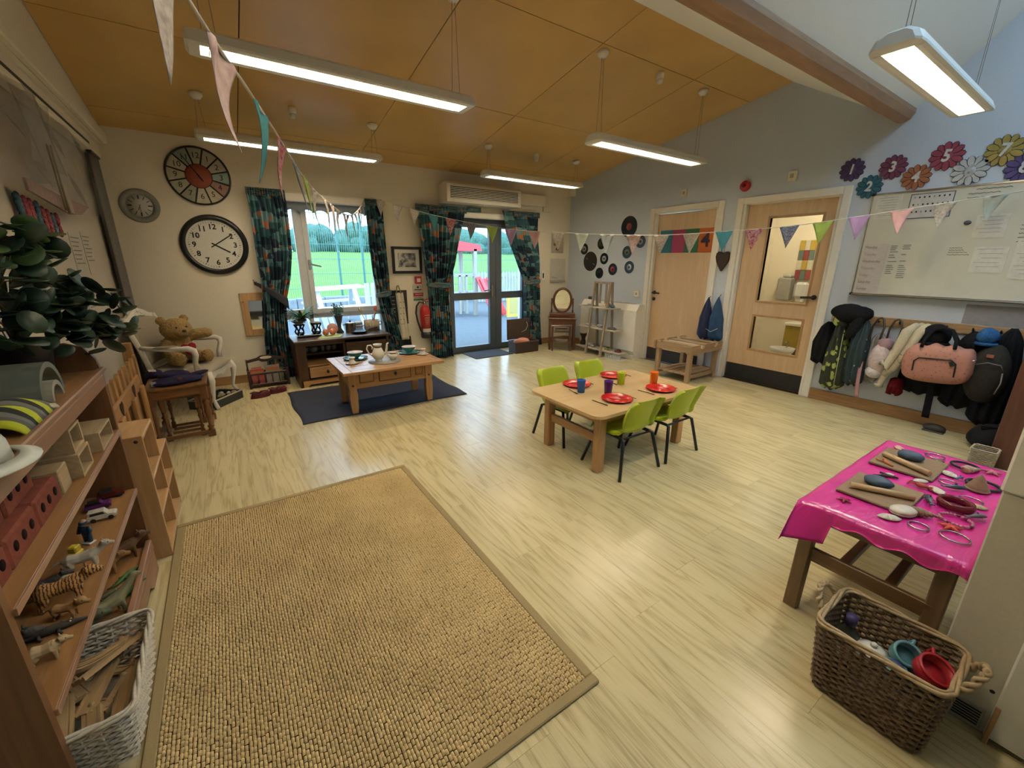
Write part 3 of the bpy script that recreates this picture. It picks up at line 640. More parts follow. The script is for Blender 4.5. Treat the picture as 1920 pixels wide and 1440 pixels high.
def fork(x, y, rz, L=.135):
    g = G(Matrix.Translation((x, y, TZ + .002)) @ Matrix.Rotation(rz, 4, 'Z')); g.bar((0, 0, .001), (0, L * .62, .003), .006, .002); g.box((0, L * .68, .003), (.016, L * .1, .002), b=.0005)
    for k in (-1, 0, 1): g.bar((k * .006, L * .72, .003), (k * .006, L, .004), .003, .002)
    return g
def knife(x, y, rz, L=.15):
    g = G(Matrix.Translation((x, y, TZ + .002)) @ Matrix.Rotation(rz, 4, 'Z')); g.bar((0, 0, .001), (0, L * .5, .002), .009, .003); g.prism([(-.005, L * .5), (.005, L * .5), (.006, L * .9), (.002, L), (-.005, L * .95)], .0015)
    return g
for (x, y, rz, kd, tx) in [(2.10, 2.30, 2.9, 'fork', 'left of the far red plate by the blue cup'), (2.385, 2.44, 2.95, 'knife', 'right of the far red plate by the blue cup'), (2.52, 2.31, 3.0, 'fork', 'left of the far red plate by the yellow-green cup'), (2.83, 2.44, 3.0, 'knife', 'right of the far red plate by the yellow-green cup'),
                       (2.07, 1.87, .02, 'knife', 'left of the near red plate by the purple cup'), (2.355, 1.86, 0, 'fork', 'right of the near red plate by the purple cup'), (2.545, 1.85, .05, 'knife', 'left of the near red plate by the orange cup'), (2.83, 1.85, 0, 'fork', 'right of the near red plate by the orange cup')]:
    (fork if kd == 'fork' else knife)(x, y, rz).o(kd, 'cutlery', label='dark metal %s lying %s' % (kd, tx), cat=kd, group='cutlery on the low table')
# ------------------------------------------------------------------ curtains
m, nt, b = base('curtain_print', .85)
uv = coords(nt, 'UV', (1, 1, 1)); sx_ = nn(nt, 'ShaderNodeSeparateXYZ'); nt.links.new(uv, sx_.inputs[0])
mp = nn(nt, 'ShaderNodeMapping'); mp.inputs['Scale'].default_value = (6, 13, 1); nt.links.new(uv, mp.inputs[0])
nz = nn(nt, 'ShaderNodeTexNoise'); nz.inputs['Scale'].default_value = 1.2; nt.links.new(mp.outputs[0], nz.inputs[0])
mv = nn(nt, 'ShaderNodeVectorMath', operation='MULTIPLY_ADD'); mv.inputs[1].default_value = (.8, .8, 0); nt.links.new(nz.outputs['Color'], mv.inputs[0]); nt.links.new(mp.outputs[0], mv.inputs[2])
vo = nn(nt, 'ShaderNodeTexVoronoi'); vo.inputs['Scale'].default_value = 1.0; nt.links.new(mv.outputs[0], vo.inputs['Vector'])
sc_ = nn(nt, 'ShaderNodeSeparateColor'); nt.links.new(vo.outputs['Color'], sc_.inputs[0])
bd = nn(nt, 'ShaderNodeMath', operation='MULTIPLY'); bd.inputs[1].default_value = 5.5; nt.links.new(sx_.outputs[1], bd.inputs[0])
fr = nn(nt, 'ShaderNodeMath', operation='FRACT'); nt.links.new(bd.outputs[0], fr.inputs[0])
pick = nn(nt, 'ShaderNodeMath', operation='MULTIPLY_ADD'); pick.inputs[1].default_value = .6; nt.links.new(sc_.outputs[0], pick.inputs[0])
h4 = nn(nt, 'ShaderNodeMath', operation='MULTIPLY'); h4.inputs[1].default_value = .4; nt.links.new(fr.outputs[0], h4.inputs[0]); nt.links.new(h4.outputs[0], pick.inputs[2])
r = ramp(nt, [(0, (.016, .028, .045)), (.20, (.035, .095, .11)), (.34, (.12, .24, .25)), (.46, (.03, .045, .07)), (.58, (.05, .12, .13)), (.69, (.48, .17, .085)), (.77, (.17, .28, .30)), (.88, (.025, .035, .055))], 'CONSTANT')
nt.links.new(pick.outputs[0], r.inputs[0]); nt.links.new(r.outputs[0], b.inputs['Base Color'])
def curtain(label, prof, tie, seed, folds=9):
    rr = random.Random(seed); zt = prof[0][0]; zb = prof[-1][0]
    ph = [rr.uniform(-.5, .5) for _ in range(folds * 2 + 2)]
    t = T('curtain', label, 'curtain', ((prof[0][1] + prof[0][2]) / 2, WY - .12, zb), group='teal patterned curtains')
    def ev(z):
        for a, c in zip(prof[:-1], prof[1:]):
            if a[0] >= z >= c[0]:
                q = (a[0] - z) / (a[0] - c[0]); q = q * q * (3 - 2 * q) if False else q
                return a[1] + (c[1] - a[1]) * q, a[2] + (c[2] - a[2]) * q
        return prof[-1][1], prof[-1][2]
    def fn(u, v):
        z = zt + (zb - zt) * (1 - v); xl, xr = ev(z); wd = xr - xl; amp = .018 + .03 * min(1, max(0, 1 - wd / .75))
        if v > .95: amp *= .55
        near = math.exp(-((z - tie) / .07) ** 2)
        amp *= 1 - .45 * near
        a = u * folds * 2 * PI + math.sin(u * 7 + seed) * 1.2 + .5 * math.sin(z * 2.2 + seed)
        x = xl + wd * (u + .02 * math.sin(a * 2)); y = WY - .11 - amp * math.sin(a) - .012 * math.sin(u * 23 + z * 4)
        return (x, y, z)
    cl = G().grid(fn, folds * 10, 44, thick=.003).o('cloth', 'curtain_print', t)
    xl, xr = prof[0][1], prof[0][2]
    def hd(u, v): return (xl + (xr - xl) * u, WY - .112 - .010 * math.sin(u * 60 * PI / 2) - .018, zt - .075 + .08 * v)
    G().grid(hd, 120, 3, thick=.002).o('gathered_heading', 'curtain_print', cl)
    return t, ev
def tieband(par, xl, xr, z, dz, h=.07):
    """sash round the curtain"""
    n = 20; pts = []
    for k in range(n + 1):
        a = PI * k / n; pts.append(((xl + xr) / 2 - math.cos(a) * (xr - xl) / 2 * 1.06, WY - .11 - .075 * math.sin(a), z + dz * (k / n - .5)))
    G().grid(lambda u, v: (pts[int(round(u * n))][0], pts[int(round(u * n))][1], pts[int(round(u * n))][2] + (v - .5) * h * (.6 + .5 * math.sin(u * PI))), n, 4, thick=.004).o('tie_back', 'curtain_print', par)
c_, _ = curtain('teal and orange patterned curtain left of the window, tied back beside the mirror', [(2.17, .36, .73), (1.9, .37, .735), (1.52, .36, .725), (1.22, .37, .67), (.98, .36, .60), (.82, .35, .575), (.5, .31, .565), (.02, .29, .58)], .98, 1, 8)
g = G()
g.grid(lambda u, v: (.30 + .31 * u, WY - .06 - .13 * math.sin(u * PI * .55), 1.16 - .24 * u ** 1.2 + (v - .5) * (.035 + .10 * u)), 14, 5, thick=.004)
P('sash_dark', (.02, .03, .045), (.035, .03, .04), .8); g.o('tie_sash', 'sash_dark', c_)
G().tube([(.30, WY, 1.19), (.30, WY - .06, 1.19), (.33, WY - .07, 1.17)], .008).o('tie_hook', 'chrome', c_)
c_, _ = curtain('teal and orange patterned curtain right of the window, beside the framed picture', [(2.15, 1.62, 1.83), (1.6, 1.62, 1.85), (1.2, 1.645, 1.86), (.97, 1.68, 1.85), (.8, 1.70, 1.87), (.34, 1.77, 1.97), (.02, 1.78, 2.0)], .97, 2, 6)
tieband(c_, 1.67, 1.87, .99, .05)
c_, _ = curtain('teal and orange patterned curtain left of the glazed doors, beside the fire extinguisher', [(2.14, 2.28, 3.05), (1.85, 2.31, 2.985), (1.4, 2.37, 2.87), (1.08, 2.41, 2.75), (.9, 2.42, 2.73), (.5, 2.42, 2.76), (.015, 2.40, 2.78)], 1.08, 3, 10)
tieband(c_, 2.40, 2.76, 1.08, -.03)
c_, _ = curtain('teal and orange patterned curtain right of the glazed doors, behind the open hamper', [(2.15, 3.68, 4.37), (1.73, 3.79, 4.385), (1.4, 3.96, 4.40), (1.09, 4.11, 4.40), (.9, 4.11, 4.42), (.5, 4.11, 4.44), (.015, 4.12, 4.48)], 1.09, 4, 9)
tieband(c_, 4.10, 4.41, 1.09, .04)
# ------------------------------------------------------------------ wall clocks
P('clock_white', (.72, .70, .64), (.68, .66, .60), .5); P('clock_black', (.008, .009, .01), (.014, .014, .015), .35); P('clock_grey', (.24, .23, .20), (.19, .18, .155), .7, scale=60)
P('ink_black', (.012, .012, .012), None, .7); P('ink_grey', (.12, .12, .12), None, .7)
def disc(r, d, c, n=48, r0=0): return G().lathe([(r0, -d), (r, -d), (r, 0), (r0, 0)], n, c, (PI / 2, 0, 0), smooth=False)   # axis towards the room (-y)
def hand(t, c, ang, L, w_, tail, yy, mat, name='hand'):
    a = math.radians(90 - ang); d = Vector((math.cos(a), 0, math.sin(a))); c = Vector(c)
    p = c - d * tail; q = c + d * L
    G().bar((p.x, yy, p.z), (q.x, yy, q.z), w_, .002, up=(0, 1, 0)).o(name, mat, t)
# big black rimmed clock, ten past four
cx, cz_ = 0.0, 1.572; cy = WY
t = T('wall_clock', 'large white round clock with thick black rim, lowest of the three clocks', 'clock', (cx, cy, cz_))
G().lathe([(.255, 0), (.31, 0), (.31, .02), (.285, .045), (.26, .04), (.255, .02)], 56, (cx, cy, cz_), (PI / 2, 0, 0), ring=True).o('rim', 'clock_black', t)
f = G().lathe([(0, .015), (.257, .015), (.257, .004), (0, .004)], 56, (cx, cy, cz_), (PI / 2, 0, 0), smooth=False).o('dial', 'clock_white', t)
for h in range(1, 13):
    a = math.radians(90 - h * 30); text(str(h), .075, backM(cx + math.cos(a) * .185, cz_ + math.sin(a) * .185, cy - .0165), 'ink_black', f, 'numeral', bold=.002)
g = G()
for q in range(60):
    a = math.radians(q * 6); rr_ = .225 if q % 5 else .220; g.bar((cx + math.cos(a) * rr_, cy - .016, cz_ + math.sin(a) * rr_), (cx + math.cos(a) * .236, cy - .016, cz_ + math.sin(a) * .236), .004 if q % 5 else .007, .001, up=(0, 1, 0))
g.o('minute_track', 'ink_black', f, kind='stuff')
hand(t, (cx, 0, cz_), 121, .15, .014, .035, cy - .020, 'ink_black'); hand(t, (cx, 0, cz_), 56, .205, .011, .045, cy - .023, 'ink_black')
# multicoloured twelve segment clock
cx, cz_ = -.030, 2.252; Rc = .281
t = T('wall_clock', 'round clock with coloured segments and red centre, highest on the wall', 'clock', (cx, cy, cz_))
G().lathe([(Rc - .016, 0), (Rc, 0), (Rc, .022), (Rc - .016, .022)], 48, (cx, cy, cz_), (PI / 2, 0, 0), ring=True).o('rim', 'clock_black', t)
G().lathe([(0, .004), (Rc - .016, .004), (Rc - .016, .001), (0, .001)], 48, (cx, cy, cz_), (PI / 2, 0, 0)).o('dial_back', 'clock_black', t)
segc = {1: (.42, .40, .33), 2: (.46, .44, .36), 3: (.28, .38, .36), 4: (.40, .22, .19), 5: (.50, .45, .34), 6: (.50, .46, .35), 7: (.34, .33, .25), 8: (.40, .40, .32), 9: (.44, .40, .31), 10: (.50, .45, .35), 11: (.27, .32, .28), 12: (.36, .35, .28)}
for h in range(1, 13):
    pl = []
    for k in range(7): a = math.radians(90 - h * 30 + 13.6 - k * 27.2 / 6); pl.append((math.cos(a) * (Rc - .018), math.sin(a) * (Rc - .018)))
    for k in range(7): a = math.radians(90 - h * 30 - 11.5 + k * 23 / 6); pl.append((math.cos(a) * .118, math.sin(a) * .118))
    s_ = G().prism(pl, .004, backM(cx, cz_, cy - .004)).o('segment', P('clock_seg_%d' % h, segc[h], tuple(q * .85 for q in segc[h]), .6, scale=30), t)
    a = math.radians(90 - h * 30); text(str(h), .075, backM(cx + math.cos(a) * .195, cz_ + math.sin(a) * .195, cy - .0085), 'ink_black', s_, 'numeral')
G().lathe([(0, .010), (.112, .010), (.112, .001), (0, .001)], 40, (cx, cy, cz_), (PI / 2, 0, 0)).o('red_centre', P('clock_red', (.36, .085, .05), (.30, .07, .04), .5), t)
hand(t, (cx, 0, cz_), 328, .21, .008, .06, cy - .013, 'ink_black'); hand(t, (cx, 0, cz_), 148, .05, .012, .02, cy - .015, 'ink_black')
# small grey roman clock
cx, cz_ = -.560, 1.930; Rc = .157
t = T('wall_clock', 'small grey wooden clock with roman numerals, leftmost on the wall', 'clock', (cx, cy, cz_))
G().lathe([(Rc - .05, .01), (Rc - .05, .018), (Rc - .006, .018), (Rc, .012), (Rc, 0), (Rc - .05, 0)], 40, (cx, cy, cz_), (PI / 2, 0, 0), ring=True).o('rim', 'clock_grey', t)
f = G().lathe([(0, .012), (Rc - .049, .012), (Rc - .049, .002), (0, .002)], 40, (cx, cy, cz_), (PI / 2, 0, 0)).o('dial', P('clock_pale', (.50, .48, .43)), t)
for h in range(12):
    a = math.radians(90 - h * 30); d = Vector((math.cos(a), 0, math.sin(a))); c0 = Vector((cx, cy - .0135, cz_))
    G().bar(c0 + d * .062, c0 + d * .096, .006 if h % 3 else .011, .001, up=(0, 1, 0)).o('roman_numeral', 'ink_black', f)
hand(t, (cx, 0, cz_), 180, .06, .005, .012, cy - .015, 'ink_grey'); hand(t, (cx, 0, cz_), 200, .045, .008, .01, cy - .016, 'ink_grey')
# ------------------------------------------------------------------ oak framed mirror, picture, safety signs
WOOD('oak_light', (.52, .33, .16), (.44, .26, .11), 2, .45)
t = T('wall_mirror', 'oak framed rectangular mirror hung low behind the left window curtain', 'mirror', (.3, cy, .55))
g = G(); g.bx(.135, .21, cy - .022, cy - .001, .55, 1.05, .004); g.bx(.40, .47, cy - .022, cy - .001, .55, 1.05, .004); g.bx(.21, .40, cy - .022, cy - .001, .96, 1.05, .004); g.bx(.21, .40, cy - .022, cy - .001, .55, .63, .004); g.o('frame', 'oak_light', t)
G().bx(.208, .402, cy - .012, cy - .006, .628, .962).o('mirror_glass', 'mirror_glass', t)
G().sph((.165, cy - .03, .955), .012).o('hook_knob', 'bead_wood', t)
t = T('framed_picture', 'black framed monochrome photograph with white mount between the curtains', 'picture', (2.16, cy, 1.245))
g = G(); x0, x1, z0, z1 = 1.95, 2.375, 1.245, 1.60
for a in [(x0, x1, z1 - .035, z1), (x0, x1, z0, z0 + .035), (x0, x0 + .035, z0 + .035, z1 - .035), (x1 - .035, x1, z0 + .035, z1 - .035)]: g.bx(a[0], a[1], cy - .03, cy - .001, a[2], a[3], .004)
g.o('frame', 'clock_black', t)
G().bx(x0 + .034, x1 - .034, cy - .012, cy - .006, z0 + .034, z1 - .034).o('mount', P('mount_white', (.66, .64, .58)), t)
m, nt, b = base('bw_photo', .4); co = coords(nt, 'Object', (1, 1, 1)); n = nn(nt, 'ShaderNodeTexNoise'); n.inputs['Scale'].default_value = 16; n.inputs['Detail'].default_value = 6; nt.links.new(co, n.inputs[0])
r = ramp(nt, [(.38, (.02, .02, .02)), (.5, (.15, .15, .15)), (.62, (.5, .5, .48))]); nt.links.new(n.outputs[0], r.inputs[0]); nt.links.new(r.outputs[0], b.inputs['Base Color'])
G().bx(x0 + .085, x1 - .085, cy - .0135, cy - .012, z0 + .085, z1 - .085).o('photograph', 'bw_photo', t)
RED = P('safety_red', (.46, .018, .02), (.40, .015, .016), .35)
t = T('call_point', 'red square fire alarm call point on the wall below the picture', 'alarm', (2.305, cy, 1.10))
G().bx(2.256, 2.353, cy - .04, cy - .001, 1.10, 1.206, .006).o('housing', RED, t); G().bx(2.277, 2.332, cy - .043, cy - .039, 1.125, 1.178, .003).o('push_panel', 'clock_white', t)
t = T('safety_sign', 'white fire action notice with small black symbol below the call point', 'sign', (2.30, cy, .985))
G().bx(2.222, 2.378, cy - .004, cy - .001, .985, 1.078).o('sign_plate', P('sign_white', (.64, .61, .54)), t); G().bx(2.245, 2.355, cy - .0048, cy - .004, 1.014, 1.026).o('print_line', 'ink_black', t); G().bx(2.245, 2.34, cy - .0048, cy - .004, .998, 1.003).o('print_line', 'ink_grey', t); G().lathe([(0, .0008), (.014, .0008), (.014, 0), (0, 0)], 16, (2.30, cy - .004, 1.053), (PI / 2, 0, 0)).o('symbol', 'ink_black', t)
t = T('safety_sign', 'red and green extinguisher notice above the fire extinguisher', 'sign', (2.30, cy, .865))
G().bx(2.225, 2.378, cy - .004, cy - .001, .865, .978).o('sign_plate', 'sign_white', t); G().bx(2.228, 2.375, cy - .006, cy - .004, .925, .976).o('red_band', RED, t); G().bx(2.228, 2.375, cy - .006, cy - .004, .868, .893).o('green_band', P('safety_green', (.05, .20, .10)), t)
G().bx(2.255, 2.365, cy - .0068, cy - .006, .950, .960).o('print_line', 'sign_white', t); G().bx(2.24, 2.35, cy - .0048, cy - .004, .905, .912).o('print_line', 'ink_black', t)
# extinguisher
ex, ey = 2.355, cy - .085
t = T('fire_extinguisher', 'red water fire extinguisher with black hose mounted on the wall', 'extinguisher', (ex, ey, .335))
G().lathe([(.07, 0), (.074, .02), (.074, .09)], 24, (ex, ey, .335)).o('base_boot', 'black_plastic', t)
G().lathe([(.072, .085), (.072, .39), (.062, .43), (.035, .46), (.022, .475)], 28, (ex, ey, .335)).o('cylinder', RED, t)
g = G(); g.lathe([(.02, .47), (.02, .51), (.012, .52)], 14, (ex, ey, .335)); g.o('valve', 'chrome', t)
G().bar((ex - .03, ey, .865), (ex + .1, ey - .01, .905), .018, .01, .002).o('handle', RED, t); G().bar((ex - .03, ey, .85), (ex + .09, ey - .01, .86), .018, .008, .002).o('lever', RED, t)
G().tube([(ex - .02, ey, .84), (ex - .08, ey, .85), (ex - .125, ey - .01, .80), (ex - .14, ey - .01, .70), (ex - .125, ey - .02, .58), (ex - .09, ey - .03, .45), (ex - .06, ey - .05, .41)], .0125, 10).o('hose', 'black_plastic', t)
def curved_label(z0, z1, a0, a1, mat, nm, rr_=.0728): return G().grid(lambda u, v: (ex + rr_ * math.sin(a0 + (a1 - a0) * u), ey - rr_ * math.cos(a0 + (a1 - a0) * u), z0 + (z1 - z0) * v), 12, 1).o(nm, mat, t)
curved_label(.425, .475, -1.0, .9, 'sign_white', 'white_label')
text('WATER', .024, backM(ex - .004, .665, ey - .0735), 'sign_white', t); 
for k in range(5): G().bx(ex - .04 + .003 * k, ex + .032 - .006 * k, ey - .0745, ey - .0735, .632 - k * .022, .636 - k * .022).o('label_line', 'sign_white', t)
# chalkboard, apron and dark trousers by the extinguisher
t = T('chalkboard', 'narrow dark chalkboard with white writing behind the cream apron', 'board', (2.02, cy, .55))
G().bx(1.89, 2.125, cy - .018, cy - .002, .55, 1.02, .003).o('board', P('chalk_dark', (.02, .02, .022)), t)
for k in range(7): G().bx(1.905, 1.945, cy - .0195, cy - .018, .62 + k * .052, .626 + k * .052).o('chalk_line', 'sign_white', t)
P('cream_cloth', (.62, .56, .44), (.56, .50, .39), .9, scale=80, bmp=.1)
t = T('apron', 'cream buttoned child apron hanging from a hook beside the extinguisher', 'apron', (2.03, cy - .05, .33))
G().grid(lambda u, v: (1.955 + .125 * u * (1 - .12 * v) + .035 * (1 - v), cy - .035 - .02 * math.sin(u * PI) - .012 * math.sin(u * 9), .33 + .66 * v), 12, 16, thick=.004).o('cloth', 'cream_cloth', t)
g = G(); g.tube([(1.965, cy - .05, .98), (1.985, cy - .04, 1.08), (2.0, cy - .04, 1.09), (2.01, cy - .05, 1.05), (2.03, cy - .05, .98)], .008, 6); g.o('neck_strap', P('strap_olive', (.25, .22, .08)), t)
for k in range(4):
    for s in (0, 1): G().lathe([(0, .002), (.007, .001), (.007, -.002)], 10, (2.0 + .045 * s + .004 * k, cy - .062, .62 + .08 * k), (PI / 2, 0, 0)).o('button', 'ink_grey', t)
G().tube([(2.0, cy - .060, .56), (2.03, cy - .062, .555), (2.055, cy - .062, .57)], .003, 6).o('pocket_seam', 'ink_grey', t)
t = T('trousers', 'dark folded fabric hanging below the cream apron', 'clothing', (2.03, cy - .03, .02))
G().grid(lambda u, v: (1.99 + .17 * u - .02 * v, cy - .02 - .02 * abs(math.sin(u * PI * 2)), .1 + .27 * v), 12, 8, thick=.008).o('cloth', P('black_cloth', (.012, .013, .016), (.02, .02, .024), .9, scale=60, bmp=.1), t)
G().tube([(2.05, cy - .01, .37), (2.05, cy - .005, .5)], .006).o('hanging_loop', 'black_cloth', t)
# ------------------------------------------------------------------ fan heater, trunking, exit sign, notices
t = T('fan_heater', 'long white louvred fan heater mounted above the glazed doors', 'heater', (3.3, cy, 2.19))
y0 = cy - .27
g = G(); g.prism([(0, 0), (.27, 0), (.27, .235), (.05, .255), (0, .225)], 1.22, FR((2.68, y0, 2.19), (0, 1, 0), (0, 0, 1))); g.o('casing', 'white_gloss', t)
G().bx(2.735, 3.845, y0 - .004, y0 - .0005, 2.235, 2.395).o('grille_recess', 'black_plastic', t)
for k in range(8): G().bx(2.735, 3.845, y0 - .016, y0 - .002, 2.238 + k * .021, 2.247 + k * .021, .002).o('louvre_slat', 'white_gloss', t)
t = T('cable_trunking', 'white cable trunking box between the fan heater and the corner', 'trunking', (4.25, cy, 2.26))
G().bx(3.91, 4.55, cy - .05, cy - .001, 2.265, 2.43, .006).o('trunk_cover', 'cream_paint', t); G().bx(4.515, 4.68, cy - .04, cy - .001, 2.19, 2.262, .005).o('switch_box', 'cream_paint', t); G().bx(4.99, 5.125, cy - .13, cy - .001, 2.46, 2.575, .005).o('corner_box', 'cream_paint', t)
t = T('exit_sign', 'green exit sign with white lettering above the glazed doors', 'sign', (3.2, cy, 2.1))
G().bx(3.09, 3.32, cy - .075, cy - .068, 2.105, 2.165, .002).o('sign_plate', P('exit_green', (.015, .13, .12)), t); text('FIRE EXIT', .036, backM(3.21, 2.135, cy - .0755), 'sign_white', t); G().bx(3.12, 3.3, cy - .07, cy - .001, 2.12, 2.15).o('bracket', 'exit_green', t)
t = T('wall_poster', 'small printed poster with red leaf picture in the far corner', 'poster', (4.86, cy, 1.55))
G().bx(4.73, 5.0, cy - .003, cy - .001, 1.55, 1.86).o('paper', P('paper_dull', (.52, .46, .38)), t)
for k in range(6): G().sph((4.80 + .15 * R.random(), cy - .004, 1.60 + .18 * R.random()), (.03, .002, .02), 8, 6, (0, R.random() * 3, 0)).o('printed_leaf', P('leaf_red', (.22, .06, .05)) if k % 2 else P('leaf_brown', (.12, .09, .07)), t)
t = T('paper_notice', 'white laminated notice with small print hung beside the far corner', 'notice', (4.9, cy, 1.07))
G().bx(4.72, 5.06, cy - .004, cy - .001, 1.08, 1.46).o('sheet', P('paper_white', (.66, .63, .55)), t); G().bx(4.72, 5.06, cy - .02, cy - .004, 1.06, 1.10, .003).o('holder_tray', P('holder_grey', (.40, .38, .33)), t)
for k in range(3): G().bx(4.75, 4.9 - .03 * k, cy - .0045, cy - .004, 1.13 + k * .012, 1.133 + k * .012).o('print_line', 'ink_grey', t)
t = T('light_switch', 'white switch plate with dark rocker on the wall by the curtain', 'switch', (4.56, cy, 1.08))
G().bx(4.52, 4.60, cy - .02, cy - .001, 1.10, 1.26, .004).o('plate', 'white_gloss', t); G().bx(4.545, 4.57, cy - .024, cy - .02, 1.14, 1.22, .002).o('rocker', 'ink_black', t)
# ------------------------------------------------------------------ pine coffee table with tea set
WOOD('pine_waxed', (.46, .27, .12), (.36, .19, .075), 0, .35); WOOD('pine_waxed_z', (.46, .27, .12), (.36, .19, .075), 2, .35); WOOD('pine_waxed_y', (.46, .27, .12), (.36, .19, .075), 1, .35)
WOOD('pine_dark', (.10, .052, .026), (.065, .032, .016), 0, .35); WOOD('pine_backlit_z', (.10, .052, .026), (.07, .034, .017), 2, .35)  # dark pine, deepened further to carry the sideboard's backlit shade
CT = .472
t = T('coffee_table', 'waxed pine coffee table with drawer, laid with a tea set', 'table', (1.22, 4.07, 0))
X0, X1, Y0, Y1 = .745, 1.70, 3.70, 4.42
for k in range(4): w_ = (Y1 - Y0 - .16) / 4; G().bx(X0 + .075, X1 - .075, Y0 + .08 + k * w_ + .0008, Y0 + .08 + (k + 1) * w_ - .0008, CT - .026, CT, .002).o('top_plank', 'pine_waxed', t)
for x in (X0, X1 - .0745): G().bx(x, x + .0745, Y0, Y1, CT - .026, CT, .003).o('top_end_board', 'pine_waxed_y', t)
for y in (Y0, Y1 - .079): G().bx(X0 + .075, X1 - .075, y, y + .079, CT - .026, CT, .003).o('top_edge_board', 'pine_waxed', t)
LEG = [(-.036, .45), (.036, .45), (.036, .27), (.030, .23), (.036, .18), (.034, .08), (.026, .0), (-.026, 0), (-.034, .08), (-.036, .18), (-.030, .23), (-.036, .27)]
for x in (.865, 1.70 - .075):
    for y in (4.0 - .045, 4.36):
        G().prism([(a, b - .002) for a, b in LEG], .06, FR((x, y + .03, .0145), (1, 0, 0), (0, 0, 1))).o('leg', 'pine_waxed_z', t)
        for z in (.40, .285): G().lathe([(0, .006), (.008, .004), (.009, 0)], 10, (x, y - .03, z), (PI / 2, 0, 0)).o('rivet', 'black_metal', t)
yf = 3.955 - .02
G().bx(.90, 1.59, yf, yf + .02, .25, .445).o('front_apron', 'pine_waxed', t)
for x0, x1 in ((.935, 1.06), (1.49, 1.555)):
    G().bx(x0 - .005, x1 + .005, yf - .002, yf - .0005, .30, .405).o('groove_shade', 'dark_gap', t); G().bx(x0, x1, yf - .008, yf, .305, .40, .003).o('raised_panel', 'pine_waxed', t)  # dark plate behind each panel stands in for recess shade
dr = G().bx(1.12, 1.43, yf - .008, yf, .295, .405, .003).o('drawer', 'pine_waxed', t)
G().bx(1.145, 1.405, yf - .013, yf - .008, .315, .385, .003).o('drawer_panel', 'pine_waxed', dr)
G().bx(1.114, 1.436, yf - .003, yf - .0005, .289, .411).o('drawer_shade', 'dark_gap', dr)  # dark plate stands in for the shade round the drawer
g = G(); g.prism([(-.018, 0), (0, .024), (.018, 0), (.01, -.006), (0, -.026), (-.01, -.006)], .006, backM(1.275, .352, yf - .013)); g.sph((1.275, yf - .024, .35), .009, 8, 6); g.o('drawer_pull', 'black_metal', dr)
G().bx(.90, 1.59, 4.365, 4.385, .25, .445).o('rear_apron', 'pine_waxed', t)
for x in (.85, 1.62): G().bx(x, x + .018, 3.99, 4.33, .25, .445).o('side_apron', 'pine_waxed_y', t)
PORC = P('porcelain', (.70, .67, .58), (.66, .63, .54), .15, coat=.3); BAND = P('band_brown', (.12, .05, .03), None, .3)
TEAL = P('teal_glaze', (.04, .22, .22), (.03, .17, .18), .15, coat=.4); PLUM = P('bowl_inside', (.55, .50, .55), None, .2); GILT = P('green_glaze', (.14, .25, .08), None, .2)
G().lathe([(0, .001), (.150, .001), (.155, .005), (0, .006)], 40, (1.20, 3.985, CT)).o('tray', P('tray_grey', (.38, .36, .31), (.33, .31, .27), .45), label='round pale grey tray under the teapot on the coffee table', cat='tray')
z0 = CT + .006; px, py = 1.145, 4.0
t = T('teapot', 'tall white porcelain teapot with brown banded lid and curved spout', 'teapot', (px, py, z0))
G().lathe([(0, 0), (.030, 0), (.034, .006), (.028, .012), (.045, .03), (.058, .06), (.056, .085), (.042, .115), (.034, .135)], 24, (px, py, z0)).o('pot_body', PORC, t)
G().lathe([(.0345, .134), (.035, .150)], 24, (px, py, z0)).o('brown_band', BAND, t); G().lathe([(.035, .150), (.041, .163), (.041, .168), (0, .17)], 24, (px, py, z0)).o('lid', PORC, t)
G().tube([(px + .05, py - .01, z0 + .06), (px + .075, py - .015, z0 + .085), (px + .083, py - .017, z0 + .13), (px + .088, py - .018, z0 + .165), (px + .103, py - .02, z0 + .170)], [.014, .012, .010, .008, .008], 10).o('spout', PORC, t)
G().tube([(px - .05, py + .01, z0 + .05), (px - .085, py + .015, z0 + .085), (px - .10, py + .018, z0 + .125), (px - .09, py + .016, z0 + .158), (px - .06, py + .01, z0 + .160), (px - .045, py + .008, z0 + .135), (px - .055, py + .01, z0 + .12)], .0065, 8).o('handle', PORC, t)
px, py = 1.285, 3.99
t = T('sugar_bowl', 'small white porcelain sugar pot beside the tall teapot', 'pot', (px, py, z0))
G().lathe([(0, 0), (.024, 0), (.028, .006), (.045, .03), (.046, .045), (.034, .06)], 22, (px, py, z0)).o('pot_body', PORC, t); G().lathe([(.0345, .06), (.0345, .07)], 22, (px, py, z0)).o('brown_band', BAND, t); G().lathe([(.036, .07), (.038, .076), (0, .08)], 22, (px, py, z0)).o('lid', PORC, t)
for s in (-1, 1): G().tube([(px + s * .04, py, z0 + .035), (px + s * .06, py, z0 + .05), (px + s * .058, py, z0 + .066), (px + s * .044, py, z0 + .06)], .005, 8).o('handle', PORC, t)
